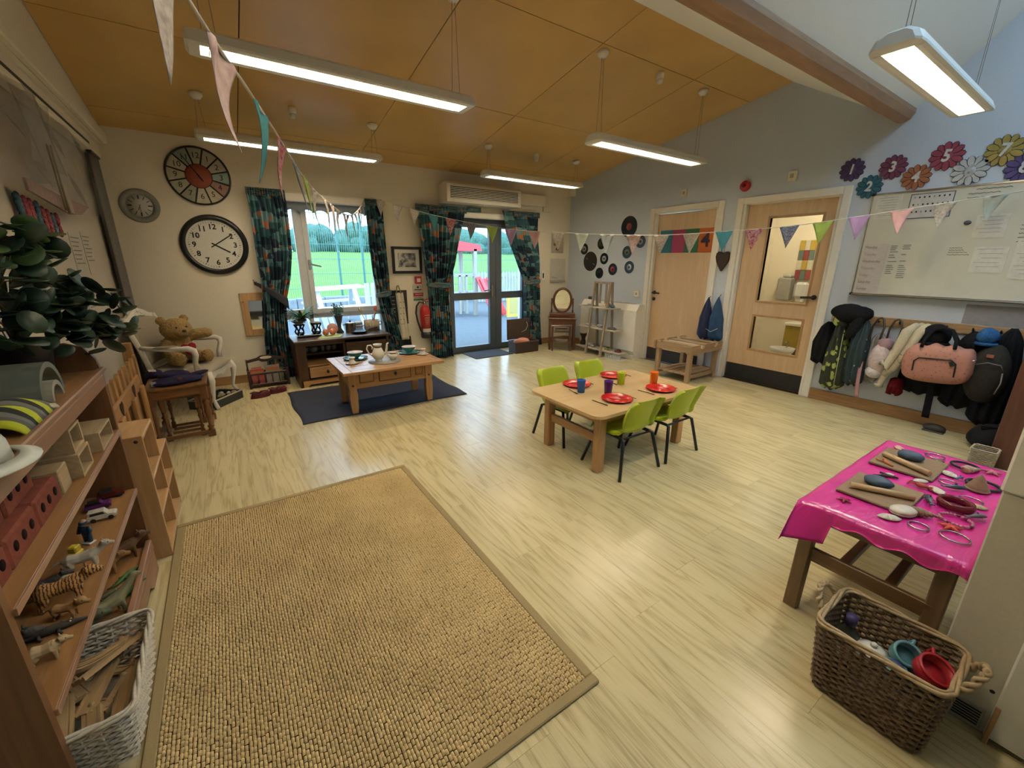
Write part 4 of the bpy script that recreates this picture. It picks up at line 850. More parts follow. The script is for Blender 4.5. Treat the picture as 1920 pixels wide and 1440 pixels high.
for x, y, tx in ((.985, 4.235, 'at the left of the teapot'), (1.535, 4.215, 'at the right of the sugar pot')):
    G().lathe([(0, .001), (.06, .001), (.115, .013), (.118, .0155), (.06, .005), (0, .005)], 32, (x, y, CT)).o('saucer', TEAL, label='large teal glazed saucer ' + tx, cat='saucer', group='teal saucers')
    t = T('tea_bowl', 'wide teal and green cup with pale inside ' + tx, 'bowl', (x, y, CT + .006), group='teal cups')
    G().lathe([(0, 0), (.03, 0), (.032, .008), (.055, .03), (.072, .062), (.074, .066)], 28, (x, y, CT + .006), cap=False).o('bowl_body', TEAL, t)
    G().lathe([(.074, .066), (.070, .0665), (.052, .033), (.028, .012), (0, .01)], 28, (x, y, CT + .006), cap=False).o('bowl_inside', PLUM, t)
    g = G(); g.grid(lambda u, v: (x + (.056 + .0155 * v + .0012) * math.sin(-.3 + u * .9), y - (.056 + .0155 * v + .0012) * math.cos(-.3 + u * .9), CT + .006 + .032 + .028 * v), 8, 3); g.o('green_patch', GILT, t)
for x, y, tx in ((.905, 4.045, 'in front of the left teal cup'), (1.625, 4.06, 'at the right end of the coffee table')):
    G().lathe([(0, .001), (.03, .001), (.06, .008), (.061, .0105), (.03, .004), (0, .004)], 26, (x, y, CT)).o('small_saucer', P('saucer_cream', (.62, .50, .40), (.58, .46, .36), .2), label='small cream saucer ' + tx, cat='saucer', group='small cream saucers')
    t = T('teacup', 'small upturned cream cup with dark band ' + tx, 'cup', (x, y, CT + .0045), group='small cream cups')
    G().lathe([(.038, 0), (.034, .006), (.024, .028), (.020, .04), (.024, .046)], 22, (x, y, CT + .0045)).o('cup_body', PORC, t); G().lathe([(.0245, .046), (.03, .052), (.031, .058), (.028, .059), (0, .056)], 22, (x, y, CT + .0045)).o('banded_foot', P('cup_pink', (.55, .42, .33)), t)
# ------------------------------------------------------------------ dark sideboard, backlit shade put into its pine
CZ = .548
t = T('sideboard', 'dark waxed pine sideboard, darkened further as backlit, with glazed door under the window', 'cabinet', (1.09, 5.38, 0))
G().bx(.545, 1.635, 5.10, 5.63, CZ - .026, CZ, .005).o('top_board', 'pine_dark', t)
for x in (.565, 1.59): G().bx(x, x + .028, 5.14, 5.60, .0, CZ - .026).o('side_panel', 'pine_backlit_z', t)
G().bx(1.075, 1.10, 5.16, 5.60, .03, CZ - .026).o('divider', 'pine_backlit_z', t)
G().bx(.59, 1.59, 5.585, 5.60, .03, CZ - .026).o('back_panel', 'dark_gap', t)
G().prism([(0, 0), (.05, 0), (.09, .03), (.92, .03), (.96, 0), (1.01, 0), (1.01, .075), (0, .075)], .02, FR((.58, 5.16, 0), (1, 0, 0), (0, 0, 1))).o('plinth', 'pine_waxed', t)
G().bx(.593, 1.59, 5.16, 5.59, .075, .09).o('base_board', 'pine_dark', t)
for z in (.235,): G().bx(.593, 1.075, 5.145, 5.59, z, z + .02, .003).o('shelf', 'pine_waxed', t)
G().bx(.593, 1.075, 5.3, 5.59, .345, .357).o('inner_shelf', 'pine_dark', t)
G().bx(.593, 1.09, 5.142, 5.16, .478, CZ - .026).o('top_rail', 'pine_dark', t); G().bx(.593, .665, 5.142, 5.16, .09, .478).o('stile', 'pine_backlit_z', t)
d = G().bx(.675, 1.065, 5.135, 5.155, .105, .228, .004).o('drawer', 'pine_waxed', t); G().sph((.87, 5.125, .165), (.016, .012, .022), 10, 8).o('knob', 'black_metal', d)
d = G().bx(1.105, 1.588, 5.142, 5.162, .10, .478, .004).o('door', 'pine_backlit_z', t); G().bx(1.16, 1.535, 5.136, 5.142, .16, .43, .004).o('door_panel', 'pine_backlit_z', d); G().sph((1.135, 5.13, .29), (.012, .012, .018), 8, 6).o('knob', 'black_metal', d)
for k, (x, w_, c) in enumerate([(.70, .03, (.35, .36, .36)), (.79, .042, (.30, .33, .33)), (.885, .026, (.30, .32, .33)), (.955, .026, (.34, .36, .37)), (1.02, .026, (.40, .40, .38))]):
    mm = P('mug_%d' % k, c, None, .3); tt = T('mug', ['leftmost china mug inside the glazed sideboard', 'wide patterned china mug inside the glazed sideboard', 'plain grey mug in the middle of the glazed sideboard', 'second mug from the right inside the glazed sideboard', 'rightmost and palest mug inside the glazed sideboard'][k], 'mug', (x, 5.42, .358), group='china inside the sideboard')
    G().lathe([(0, 0), (w_ * .8, 0), (w_, .06), (w_ * .92, .06), (w_ * .75, .005)], 16, (x, 5.42, .358)).o('mug_body', mm, tt); G().torus((x + w_ + .006, 5.42, .387), .014, .004, 12, 6, (PI / 2, 0, 0)).o('handle', mm, tt)
# things on the sideboard
t = T('balance_scales', 'black cast iron kitchen scales with two brass pans on the sideboard', 'scales', (.74, 5.38, CZ))
IRON = P('cast_iron', (.012, .012, .013), (.02, .02, .021), .25, .4); BRASS = P('brass_pan', (.32, .24, .11), (.26, .19, .08), .3, .8)
g = G(); g.bx(.62, .88, 5.32, 5.43, CZ, CZ + .03, .008); g.o('base', IRON, t)
for sx_2, x in ((1, .66), (1, .84)):
    g = G()
    for k in range(5): a = 2 * PI * k / 5; g.tube([(x + .03 * math.cos(a), 5.375 + .03 * math.sin(a), CZ + .025), (x + .05 * math.cos(a + .5), 5.375 + .05 * math.sin(a + .5), CZ + .07), (x + .035 * math.cos(a + 1), 5.375 + .035 * math.sin(a + 1), CZ + .11), (x + .055 * math.cos(a + 1), 5.375 + .055 * math.sin(a + 1), CZ + .15)], .009, 6)
    g.torus((x, 5.375, CZ + .15), .055, .008, 18, 6); g.torus((x, 5.375, CZ + .05), .045, .008, 18, 6); g.o('scroll_stand', IRON, t)
G().lathe([(.03, .155), (.085, .195), (.092, .20), (.088, .20), (.03, .162)], 26, (.66, 5.375, CZ)).o('large_pan', BRASS, t); G().lathe([(.02, .15), (.062, .163), (.066, .167), (.06, .166), (0, .156)], 22, (.84, 5.375, CZ)).o('small_pan', BRASS, t)
LEAFD = P('leaf_dark', (.03, .10, .03), (.018, .06, .022), .4, scale=20); LEAFB = P('leaf_bright', (.07, .24, .05), (.04, .15, .04), .4, scale=20)
def blade(p, az, L, wd, droop, up=.9):
    p = Vector(p); d = Vector((math.cos(az), math.sin(az), 0)); sd = Vector((-math.sin(az), math.cos(az), 0))
    return G().grid(lambda u, v: p + d * (L * v * .75) + Vector((0, 0, L * (up * v - droop * v * v))) + sd * ((u - .5) * wd * (math.sin(PI * min(1, v * .92 + .08)) ** .7) * 2 * .5) + Vector((0, 0, abs(u - .5) * wd * .35)), 4, 10, thick=.0012)
t = T('bromeliad_plant', 'spiky green potted plant on the left brass scale pan', 'plant', (.70, 5.40, CZ + .19))
rr = random.Random(5)
G().lathe([(.03, 0), (.05, .03), (.045, .05), (.0, .045)], 16, (.70, 5.40, CZ + .17)).o('pot', 'black_plastic', t)
for k in range(30): blade((.70, 5.40, CZ + .20), k * 2.4 + rr.uniform(-.3, .3), rr.uniform(.16, .28), rr.uniform(.026, .038), rr.uniform(.25, .75), rr.uniform(.45, 1.0)).o('leaf', LEAFB if k % 4 == 0 else LEAFD, t)
t = T('vase_plant', 'tall dark vase of feathery grey-green sprigs at the middle of the sideboard', 'plant', (1.13, 5.52, CZ))
G().lathe([(0, 0), (.045, 0), (.046, .01), (.022, .05), (.024, .09), (.05, .2), (.056, .22), (.05, .22), (.02, .1)], 20, (1.13, 5.52, CZ)).o('vase', P('vase_dark', (.03, .03, .035), (.04, .04, .05), .35), t)
SPR = P('leaf_sage', (.10, .19, .14), (.06, .13, .10), .6)
for k in range(26):
    a = rr.uniform(0, 6.3); q = rr.uniform(.02, .11); z = rr.uniform(.24, .36)
    g = G(); p = Vector((1.13, 5.52, CZ + .2)); e = p + Vector((math.cos(a) * q, math.sin(a) * q * .7, z - .2)); g.tube([p, p.lerp(e, .6) + Vector((0, 0, .02)), e], .0018, 4)
    for j in range(7): f_ = .4 + .6 * j / 6; c = p.lerp(e, f_); g.sph(c + Vector((rr.uniform(-.012, .012), rr.uniform(-.012, .012), rr.uniform(-.01, .012))), (.011, .006, .008), 6, 4, (rr.uniform(0, 3), rr.uniform(0, 3), 0))
    g.o('sprig', SPR, t)
STEEL = P('steel_pot', (.38, .36, .30), (.30, .28, .24), .25, .9)
t = T('saucepan', 'small steel saucepan with lid standing behind the frying pan', 'pan', (1.265, 5.53, CZ))
G().lathe([(0, 0), (.06, 0), (.065, .005), (.068, .10), (.071, .104)], 24, (1.265, 5.53, CZ)).o('pan_body', STEEL, t); G().lathe([(.071, .104), (.05, .115), (.01, .121), (0, .121)], 24, (1.265, 5.53, CZ)).o('lid', STEEL, t); G().sph((1.265, 5.53, CZ + .13), .012, 10, 8).o('lid_knob', 'black_plastic', t)
for s in (-1, 1): G().tube([(1.265 + s * .066, 5.52, CZ + .085), (1.265 + s * .092, 5.52, CZ + .09), (1.265 + s * .092, 5.54, CZ + .09), (1.265 + s * .066, 5.54, CZ + .085)], .005, 6).o('side_handle', STEEL, t)
t = T('frying_pan', 'black frying pan with long handle at the front of the sideboard', 'pan', (1.32, 5.33, CZ))
G().lathe([(0, 0), (.075, 0), (.10, .028), (.104, .03), (.10, .031), (.072, .006), (0, .006)], 28, (1.32, 5.33, CZ)).o('pan_body', IRON, t); G().tube([(1.415, 5.36, CZ + .028), (1.47, 5.385, CZ + .036), (1.57, 5.43, CZ + .036)], [.009, .011, .009], 8).o('handle', 'black_plastic', t); G().bar((1.40, 5.355, CZ + .026), (1.44, 5.37, CZ + .032), .014, .005).o('handle_bracket', STEEL, t)
t = T('utensil_basket', 'cream ribbed basket holding wooden spoons at the right of the sideboard', 'basket', (1.535, 5.53, CZ))
WICK = P('wicker_cream', (.42, .36, .27), (.34, .28, .2), .8, scale=80, bmp=.4)
g = G(); g.lathe([(0, 0), (.085, 0), (.088, .004), (.092, .125), (.086, .125), (.08, .008), (0, .008)], 28, (1.535, 5.53, CZ), sx=1.05, sy=.8)
for k in range(34): a = 2 * PI * k / 34; g.tube([(1.535 + .093 * math.cos(a), 5.53 + .071 * math.sin(a), CZ + .003), (1.535 + .097 * math.cos(a), 5.53 + .074 * math.sin(a), CZ + .125)], .004, 5)
g.o('basket_body', WICK, t); G().torus((1.645, 5.53, CZ + .08), .022, .005, 14, 6, (PI / 2, 0, 0)).o('side_handle', P('leather_dark', (.05, .03, .02)), t)
SPN = P('spoon_wood', (.58, .46, .30), None, .6)
def spoon(p, q, r, mat, label, flat=.35):
    t = T('spoon', label, 'utensil', p, group='utensils in the cream basket'); p = Vector(p); q = Vector(q); d = (q - p).normalized()
    G().tube([p, q], .005, 6).o('shaft', mat, t); G().sph(q + d * r * .9, (r * .75, r * flat, r * 1.2), 12, 8, (0, math.atan2(d.x, d.z), 0)).o('bowl', mat, t)
spoon((1.50, 5.53, CZ + .01), (1.405, 5.50, CZ + .245), .028, SPN, 'pale wooden spoon leaning left in the cream basket')
spoon((1.53, 5.51, CZ + .01), (1.585, 5.50, CZ + .25), .030, P('spoon_red', (.55, .13, .08)), 'orange-red spoon leaning right in the cream basket')
spoon((1.55, 5.55, CZ + .01), (1.60, 5.56, CZ + .20), .022, STEEL, 'steel ladle leaning in the cream basket')
t = T('whisk', 'black handled steel whisk leaning in the cream basket', 'utensil', (1.55, 5.53, CZ + .01), group='utensils in the cream basket')
g = G(); 
for k in range(5): a = PI * k / 5; g.tube([(1.55, 5.53, CZ + .12), (1.565 + .02 * math.cos(a), 5.53 + .02 * math.sin(a), CZ + .17), (1.59, 5.53, CZ + .205), (1.565 - .02 * math.cos(a), 5.53 - .02 * math.sin(a), CZ + .17), (1.55, 5.53, CZ + .12)], .002, 4)
g.o('wires', STEEL, t, kind='stuff'); G().tube([(1.53, 5.53, CZ + .01), (1.55, 5.53, CZ + .12)], .008, 8).o('handle', 'black_plastic', t)
t = T('egg_cups', 'two orange eggs in a pale cup holder at the front of the sideboard', 'toy', (.965, 5.31, CZ + .003))
EGG = P('egg_orange', (.60, .20, .10), (.55, .17, .08), .35)
for x in (.925, 1.005): G().sph((x, 5.31, CZ + .047), (.036, .036, .04), 16, 10).o('egg', EGG, t); 
G().bx(.92, 1.01, 5.29, 5.33, CZ + .003, CZ + .02, .006).o('holder', P('holder_cream', (.60, .55, .35)), t)
G().prism([(.80, 5.16), (1.06, 5.18), (1.13, 5.36), (.96, 5.42), (.88, 5.36)], .0025, Matrix.Translation((0, 0, CZ))).o('leaf_mat', P('mat_lime', (.42, .50, .16), (.36, .44, .12), .7), label='lime green cut-out leaf mat under the orange eggs', cat='mat')
t = T('round_board', 'round salmon pink board leaning against the dark vase', 'board', (1.03, 5.47, CZ))
G().lathe([(0, 0), (.062, 0), (.064, .004), (.062, .009), (0, .009)], 30, (1.035, 5.46, CZ + .064), (PI / 2 - .25, 0, 0)).o('disc', P('salmon', (.52, .24, .18), (.46, .20, .15), .5), t); G().bx(1.02, 1.05, 5.46, 5.475, CZ, CZ + .012, .003).o('stand', P('salmon2', (.45, .2, .15)), t)
t = T('striped_jug', 'small blue and white striped pot between saucepan and basket', 'pot', (1.385, 5.58, CZ))
for k in range(6): G().lathe([(.045, k * .018), (.045, (k + 1) * .018)], 20, (1.385, 5.58, CZ)).o('stripe_band', P('stripe_blue', (.04, .16, .42)) if k % 2 == 0 else 'clock_white', t)
# ------------------------------------------------------------------ magazine rack, clogs
t = T('magazine_rack', 'dark wooden magazine rack of picture books below the window curtain', 'rack', (.28, 5.45, 0))
DK = WOOD('mahogany_dark', (.055, .025, .02), (.035, .015, .012), 0, .4)
x0, x1 = .085, .475
for y in (5.42, 5.56):
    for z in (.03, .155): G().bx(x0, x1, y - .008, y + .008, z, z + .022, .003).o('rail', DK, t)
    for k in range(6): x = x0 + .02 + k * .07; G().cyl((x, y, .05), (x, y, .16), .006, 8).o('spindle', DK, t)
for x in (x0, x1):
    for y in (5.42, 5.56): G().bx(x - .012, x + .012, y - .012, y + .012, 0, .21, .003).o('post', DK, t)
    G().bx(x - .008, x + .008, 5.48, 5.50, .05, .33, .003).o('handle_post', DK, t)
g = G(); g.prism([(x0, .0), (x0 + .12, .02), (x0 + .15, .0), (x1 - .15, 0), (x1 - .12, .02), (x1, 0), (x1, .03), (x1 - .1, .05), (x1 - .14, .075), (x0 + .14, .075), (x0 + .1, .05), (x0, .03)], .016, FR((0, 5.498, .29), (1, 0, 0), (0, 0, 1))); g.o('handle_board', DK, t)
g = G(); g.prism([(.06 * math.cos(2 * PI * k / 20), .017 * math.sin(2 * PI * k / 20)) for k in range(20)], .019, FR((.28, 5.4995, .338), (1, 0, 0), (0, 0, 1))); g.o('hand_hole', 'cream_paint', t)
G().bx(x0, x1, 5.42, 5.56, .025, .035).o('floor_board', DK, t)
bk = [(.10, .24, (.50, .06, .05), 'red picture book at the left of the magazine rack', .20), (.255, .40, (.35, .32, .28), 'pale picture book at the right of the magazine rack', .225), (.12, .22, (.55, .2, .06), 'orange picture book behind the red one in the magazine rack', .215), (.30, .44, (.14, .2, .06), 'green picture book at the far right of the magazine rack', .18)]
for k, (a, c, col, lb, h) in enumerate(bk):
    y = 5.455 + .022 * k; t = T('picture_book', lb, 'book', ((a + c) / 2, y, .036), group='books in the magazine rack')
    G().bx(a, c, y - .006, y + .006, .036, h + .02, .002).o('cover', P('book_%d' % k, col, tuple(q * .5 + .1 for q in col), .5, scale=40), t); G().bx(a + .01, c - .01, y - .0075, y - .006, h - .04, h - .005).o('title_band', P('book_band', (.55, .25, .06), (.5, .1, .05), .5, scale=90), t)
MAR = P('clog_maroon', (.10, .008, .015), (.075, .006, .012), .35)
for k, (x, y, a, tx) in enumerate([(.15, 5.04, .25, 'nearer maroon rubber clog on the floor below the magazine rack'), (.325, 5.13, .35, 'farther maroon rubber clog on the floor beside the navy rug')]):
    t = T('clog', tx, 'shoe', (x, y, 0), a, group='pair of maroon clogs', local=True)
    def cl(u, v):
        an = 2 * PI * u; L = .095; wd = .042 * (1 + .12 * math.cos(an)); r_ = (1 - v) if v > 0 else 1
        return (math.cos(an) * L * (1 - .12 * v), math.sin(an) * wd * (1 - .25 * v), .004 + .045 * v + (.014 * v if math.cos(an) > .1 else 0))
    G().grid(cl, 28, 5, thick=.006).o('upper', MAR, t)
    G().prism([(math.cos(2 * PI * i / 24) * .097, math.sin(2 * PI * i / 24) * .044 * (1 + .12 * math.cos(2 * PI * i / 24))) for i in range(24)], .012).o('sole', MAR, t)
    G().sph((.05, 0, .03), (.05, .036, .03), 14, 8).o('toe_cap', MAR, t)
    G().tube([(.0, -.038, .045), (-.05, -.036, .06), (-.092, 0, .062), (-.05, .036, .06), (0, .038, .045)], .006, 6).o('heel_strap', MAR, t)
# ------------------------------------------------------------------ white armchair and teddy
PW_ = P('painted_white', (.70, .67, .60), (.62, .58, .50), .45, scale=25); UPH = P('linen_grey', (.36, .31, .24), (.30, .255, .195), .95, scale=150, bmp=.3)
t = T('armchair', 'white carved french armchair with taupe upholstery holding the teddy bear', 'armchair', (-.40, 5.17, 0), math.radians(72), local=True)
# local: front = -y, width x, seat height .40
SH = .395
def seatf(u, v):
    x = (u - .5) * 2; y = -.27 + .5 * v; wd = .30 - .04 * v; e = min(1, (1 - abs(x)) * 5) ** .5 * min(1, v * 8 + .05) ** .5
    return (x * wd * (1 + .02 * math.sin(v * 3)), y - .02 * math.cos(x * 1.5), SH - .03 + .06 * e)
G().grid(seatf, 20, 16, thick=.03).o('seat_cushion', UPH, t)
rail = [(-.30, -.0), (-.24, -.02), (-.14, .004), (-.05, -.012), (0, -.03), (.05, -.012), (.14, .004), (.24, -.02), (.30, 0), (.30, .055), (-.30, .055)]
G().prism(rail, .03, FR((0, -.245, SH - .075), (1, 0, 0), (0, 0, 1))).o('front_rail', PW_, t)
for sx in (-1, 1):
    G().bar((sx * .29, -.25, SH - .045), (sx * .25, .22, SH - .045), .028, .05, .004).o('side_rail', PW_, t)
    G().tube([(sx * .275, -.25, SH - .02), (sx * .305, -.275, SH - .10), (sx * .295, -.268, .22), (sx * .275, -.25, .10), (sx * .290, -.275, .025), (sx * .298, -.285, .012)], [.030, .031, .022, .015, .019, .016], 10).o('front_leg', PW_, t)
    G().tube([(sx * .24, .21, SH - .03), (sx * .24, .24, .2), (sx * .25, .30, .012)], [.026, .022, .018], 10).o('rear_leg', PW_, t)
    # arm: pad rail, scroll and support
    G().tube([(sx * .255, .25, .635), (sx * .29, .1, .625), (sx * .315, -.05, .62), (sx * .325, -.15, .625), (sx * .325, -.19, .605), (sx * .315, -.195, .56), (sx * .295, -.17, .48), (sx * .285, -.175, .40)], [.02, .021, .023, .026, .028, .024, .022, .026], 10).o('arm', PW_, t)
    G().sph((sx * .305, .03, .642), (.024, .10, .016), 12, 8, (0, 0, -sx * .17)).o('arm_pad', UPH, t)
    G().tube([(sx * .235, .215, SH), (sx * .25, .255, .62), (sx * .265, .30, .80), (sx * .24, .325, .90)], [.024, .022, .022, .026], 10).o('back_post', PW_, t)
def bk(u, v):
    x = (u - .5) * 2; wd = .215 + .03 * math.sin(v * PI * .8); z = .47 + .40 * v + .03 * v * math.cos(x * 1.6); y = .235 + .085 * v + .03 * x * x * -1
    return (x * wd, y - .02 * (1 - x * x) * math.sin(PI * v), z)
G().grid(bk, 16, 16, thick=.03).o('back_pad', UPH, t)
crest = [(-.245, -.04), (-.255, .0), (-.225, .02), (-.16, .045), (-.10, .075), (-.03, .095), (0, .10), (.03, .095), (.10, .075), (.16, .045), (.225, .02), (.255, 0), (.245, -.04), (.16, -.02), (.08, .02), (0, .032), (-.08, .02), (-.16, -.02)]
G().prism(crest, .034, Matrix.Translation((0, .345, .875)) @ Matrix.Rotation(PI / 2 + -.18, 4, 'X')).o('carved_crest', PW_, t)
for k in range(7): q = (k - 3) / 3; G().sph((q * .15, .322 + .005, .945 - .05 * abs(q) + .0), (.03, .012, .012), 10, 6, (0, q * .5, 0)).o('carving', PW_, t)
for sx in (-1, 1): G().sph((sx * .245, .335, .892), .02, 10, 8).o('scroll_end', PW_, t)
G().bar((-.235, .232, .445), (.235, .232, .445), .03, .04, .005).o('lower_back_rail', PW_, t)
FUR = P('teddy_fur', (.36, .245, .105), (.22, .14, .055), 1.0, scale=70, detail=6, bmp=1.0)
t = T('teddy_bear', 'golden brown teddy bear with red heart sitting in the white armchair', 'teddy bear', (-.445, 5.19, .428), math.radians(30), local=True); t.scale = (1.17, 1.17, 1.12)
g = G()
g.sph((0, .03, .115), (.115, .10, .125), 16, 12); g.sph((0, .02, .20), (.09, .08, .08), 14, 10)
g.sph((-.01, -.02, .305), (.112, .098, .095), 18, 12); g.sph((-.01, -.095, .285), (.058, .05, .045), 12, 8)
for sx in (-1, 1):
    g.sph((sx * .085 - .01, .005, .385), (.036, .022, .036), 10, 8); g.tube([(sx * .06, .0, .06), (sx * .085, -.08, .055), (sx * .10, -.16, .06)], [.058, .056, .05], 10); g.sph((sx * .105, -.185, .068), (.046, .034, .058), 12, 8)
g.tube([(.075, .02, .215), (.14, .0, .24), (.21, -.03, .245), (.245, -.04, .24)], [.042, .046, .046, .03], 10)
g.tube([(-.075, .02, .205), (-.12, -.04, .15), (-.11, -.09, .11), (-.10, -.11, .10)], [.04, .046, .046, .03], 10)
b_ = g.o('fur_body', FUR, t); md = b_.modifiers.new('remesh', 'REMESH'); md.mode = 'VOXEL'; md.voxel_size = .008; md.use_smooth_shade = True
tx = bpy.data.textures.new('fur_noise', 'CLOUDS'); tx.noise_scale = .014; dm = b_.modifiers.new('fur', 'DISPLACE'); dm.texture = tx; dm.strength = .012; dm.mid_level = .5
G().sph((-.012, -.143, .298), (.017, .012, .012), 10, 8).o('nose', 'black_plastic', t)
for sx in (-1, 1): G().sph((sx * .036 - .01, -.108, .328), .009, 8, 6).o('eye', 'black_plastic', t)
heart = [(0, -.055), (.03, -.025), (.052, .01), (.05, .035), (.03, .05), (.01, .042), (0, .028), (-.01, .042), (-.03, .05), (-.05, .035), (-.052, .01), (-.03, -.025)]
G().prism(heart, .02, FR((.02, -.085, .13), (1, 0, 0), (0, .25, 1))).o('red_heart', P('felt_red', (.26, .02, .03), (.2, .015, .02), .95), t)
# ------------------------------------------------------------------ nest of oak tables with folded navy clothes
WOOD('oak_red', (.25, .12, .042), (.16, .07, .022), 1, .35); WOOD('oak_red_z', (.20, .09, .032), (.12, .05, .017), 2, .35); WOOD('oak_red_x', (.22, .10, .036), (.14, .06, .02), 0, .35)
t = T('nest_of_tables', 'nest of reddish oak side tables with turned legs beside the armchair', 'table', (-.43, 4.33, 0))
G().bx(-.635, -.235, 4.06, 4.58, .438, .462, .006).o('table_top', 'oak_red', t)
def turned(x, y, h, s, par, mat='oak_red_z'):
    r_ = .019 * s
    g = G(); g.bx(x - r_, x + r_, y - r_, y + r_, 0, .055); g.bx(x - r_, x + r_, y - r_, y + r_, h - .11, h)
    g.lathe([(r_ * .9, .055), (r_ * .6, .065), (r_ * 1.05, .085), (r_ * .55, .10), (r_ * .6, .14), (r_ * 1.1, h * .5), (r_ * .7, h - .17), (r_ * 1.1, h - .14), (r_ * .6, h - .125), (r_ * .9, h - .11)], 12, (x, y, 0))
    return g.o('turned_leg', mat, par)
for x in (-.605, -.265):
    for y in (4.095, 4.545): turned(x, y, .438, 1.3, t)
for x in (-.605, -.265): G().bx(x - .012, x + .012, 4.095, 4.545, .02, .05, .003).o('stretcher', 'oak_red', t); G().bx(x - .01, x + .01, 4.11, 4.53, .37, .436, .003).o('apron', 'oak_red', t)
for y in (4.095, 4.545): G().bx(-.60, -.27, y - .01, y + .01, .37, .436, .003).o('apron', 'oak_red_x', t)
G().bx(-.60, -.27, 4.085, 4.105, .02, .05, .003).o('stretcher', 'oak_red_x', t)
for x in (-.545, -.325):
    for y in (4.14, 4.48): turned(x, y, .36, .8, t)
G().bx(-.565, -.305, 4.12, 4.50, .345, .365, .004).o('inner_table_top', 'oak_red', t)
for k in range(3): G().bx(-.53, -.33, 4.20 + .1 * k, 4.21 + .1 * k, .03, .05).o('inner_stretcher', 'oak_red_x', t)
NAVY = P('navy_cloth', (.018, .016, .045), (.03, .026, .06), .95, scale=60, bmp=.3)
def lump(c, r, seed, amp=.25, n=22, m=14, rot=(0, 0, 0), g=None, flat=True):
    g = g or G(); k0 = len(g.v); g.sph(c, r, n, m, rot); q = random.Random(seed); ph = [(q.uniform(2, 5), q.uniform(2, 5), q.uniform(0, 6)) for _ in range(5)]
    for i in range(k0, len(g.v)):
        d = g.v[i] - Vector(c); nx, ny, nz_ = d.x / r[0], d.y / r[1], d.z / r[2]
        s = sum(math.sin(a * nx * 1.3 + b_ * ny * 1.3 + p + nz_ * 2) for a, b_, p in ph) / 5
        g.v[i] = Vector(c) + d * (1 + amp * s)
        if flat and g.v[i].z < c[2] - r[2] * .75: g.v[i].z = c[2] - r[2] * .75
    return g
t = T('folded_jumper', 'folded navy jumper with small embroidered badge at the front of the oak table', 'clothing', (-.42, 4.16, .463))
lump((-.42, 4.17, .487), (.17, .085, .032), 3, .22, rot=(0, 0, .1)).o('cloth', NAVY, t); G().box((-.40, 4.10, .512), (.03, .004, .022), (.5, 0, 0)).o('badge', P('badge_red', (.2, .06, .05)), t); G().box((-.565, 4.105, .49), (.035, .006, .04), (.2, 0, .2), .003).o('pale_cuff', P('cuff_pale', (.35, .42, .48)), t)
t = T('peaked_hat', 'navy peaked cap lying behind the folded jumper on the oak table', 'hat', (-.43, 4.40, .463))
lump((-.46, 4.37, .49), (.11, .10, .04), 5, .15).o('crown', NAVY, t); G().sph((-.30, 4.36, .485), (.085, .06, .016), 16, 8, (0, -.2, 0)).o('peak', NAVY, t)
t = T('navy_shirt', 'rumpled navy shirt with pale collar draped off the back left of the oak table', 'clothing', (-.62, 4.42, .463))
lump((-.60, 4.50, .49), (.06, .07, .036), 8, .25).o('cloth', NAVY, t); G().box((-.60, 4.46, .527), (.05, .03, .006), (.4, .2, .3), .002).o('pale_tag', P('tag_pink', (.42, .32, .32)), t)
# ------------------------------------------------------------------ open toy suitcase under the armchair
t = T('toy_suitcase', 'open black toy suitcase of small oddments on the floor under the armchair', 'suitcase', (-.13, 4.97, 0), math.radians(52), local=True)
CASE = P('case_black', (.03, .03, .028), (.05, .05, .045), .6, scale=40); TRIM = P('case_trim', (.45, .42, .35), None, .5)
g = G(); w2, d2 = .205, .13
g.bx(-w2, w2, 0, .006, .001, .085); g.bx(-w2, w2, 2 * d2 - .006, 2 * d2, .001, .085); g.bx(-w2, -w2 + .006, 0, 2 * d2, .001, .085); g.bx(w2 - .006, w2, 0, 2 * d2, .001, .085); g.bx(-w2, w2, 0, 2 * d2, .001, .008); g.o('case_base', CASE, t)
g = G(); g.tube([(-w2, 0, .087), (w2, 0, .087), (w2, 2 * d2, .087), (-w2, 2 * d2, .087)], .008, 6, closed=True); g.o('rim_trim', TRIM, t)
G().box((-.02, 2 * d2 + .012, .17), (2 * w2 - .06, .02, .20), (-.06, 0, 0), .01).o('case_lid', CASE, t)
for k in range(10): lump((R.uniform(-.16, .16), R.uniform(.04, .2), .075), (R.uniform(.02, .05), R.uniform(.015, .03), .018), k, .3, 10, 8).o('oddment', P('oddment_%d' % (k % 5), [(.14, .16, .06), (.45, .40, .32), (.05, .05, .06), (.30, .2, .12), (.10, .13, .12)][k % 5]), t)
# ------------------------------------------------------------------ picket play screen
WOOD('pine_orange', (.40, .215, .075), (.30, .15, .05), 2, .45); WOOD('pine_orange_y', (.40, .215, .075), (.30, .15, .05), 1, .45); WOOD('pine_pale', (.50, .31, .15), (.42, .24, .10), 2, .45); WOOD('pine_pale_y', (.50, .31, .15), (.42, .24, .10), 1, .45)
t = T('play_screen', 'orange pine picket play screen with heart cut-outs along the left wall', 'screen', (-.66, 3.8, 0))
for k in range(9):
    y = 3.10 + k * .135; G().prism([(-.03, 0), (.03, 0), (.03, .70), (.018, .72), (-.018, .72), (-.03, .70)], .018, FR((-.658, y, 0), (0, 1, 0), (0, 0, 1))).o('picket', 'pine_orange', t)
G().bx(-.640, -.622, 3.05, 4.02, .50, .60, .003).o('top_rail', 'pine_orange_y', t); G().bx(-.640, -.622, 3.05, 4.02, .08, .16, .003).o('bottom_rail', 'pine_orange_y', t)
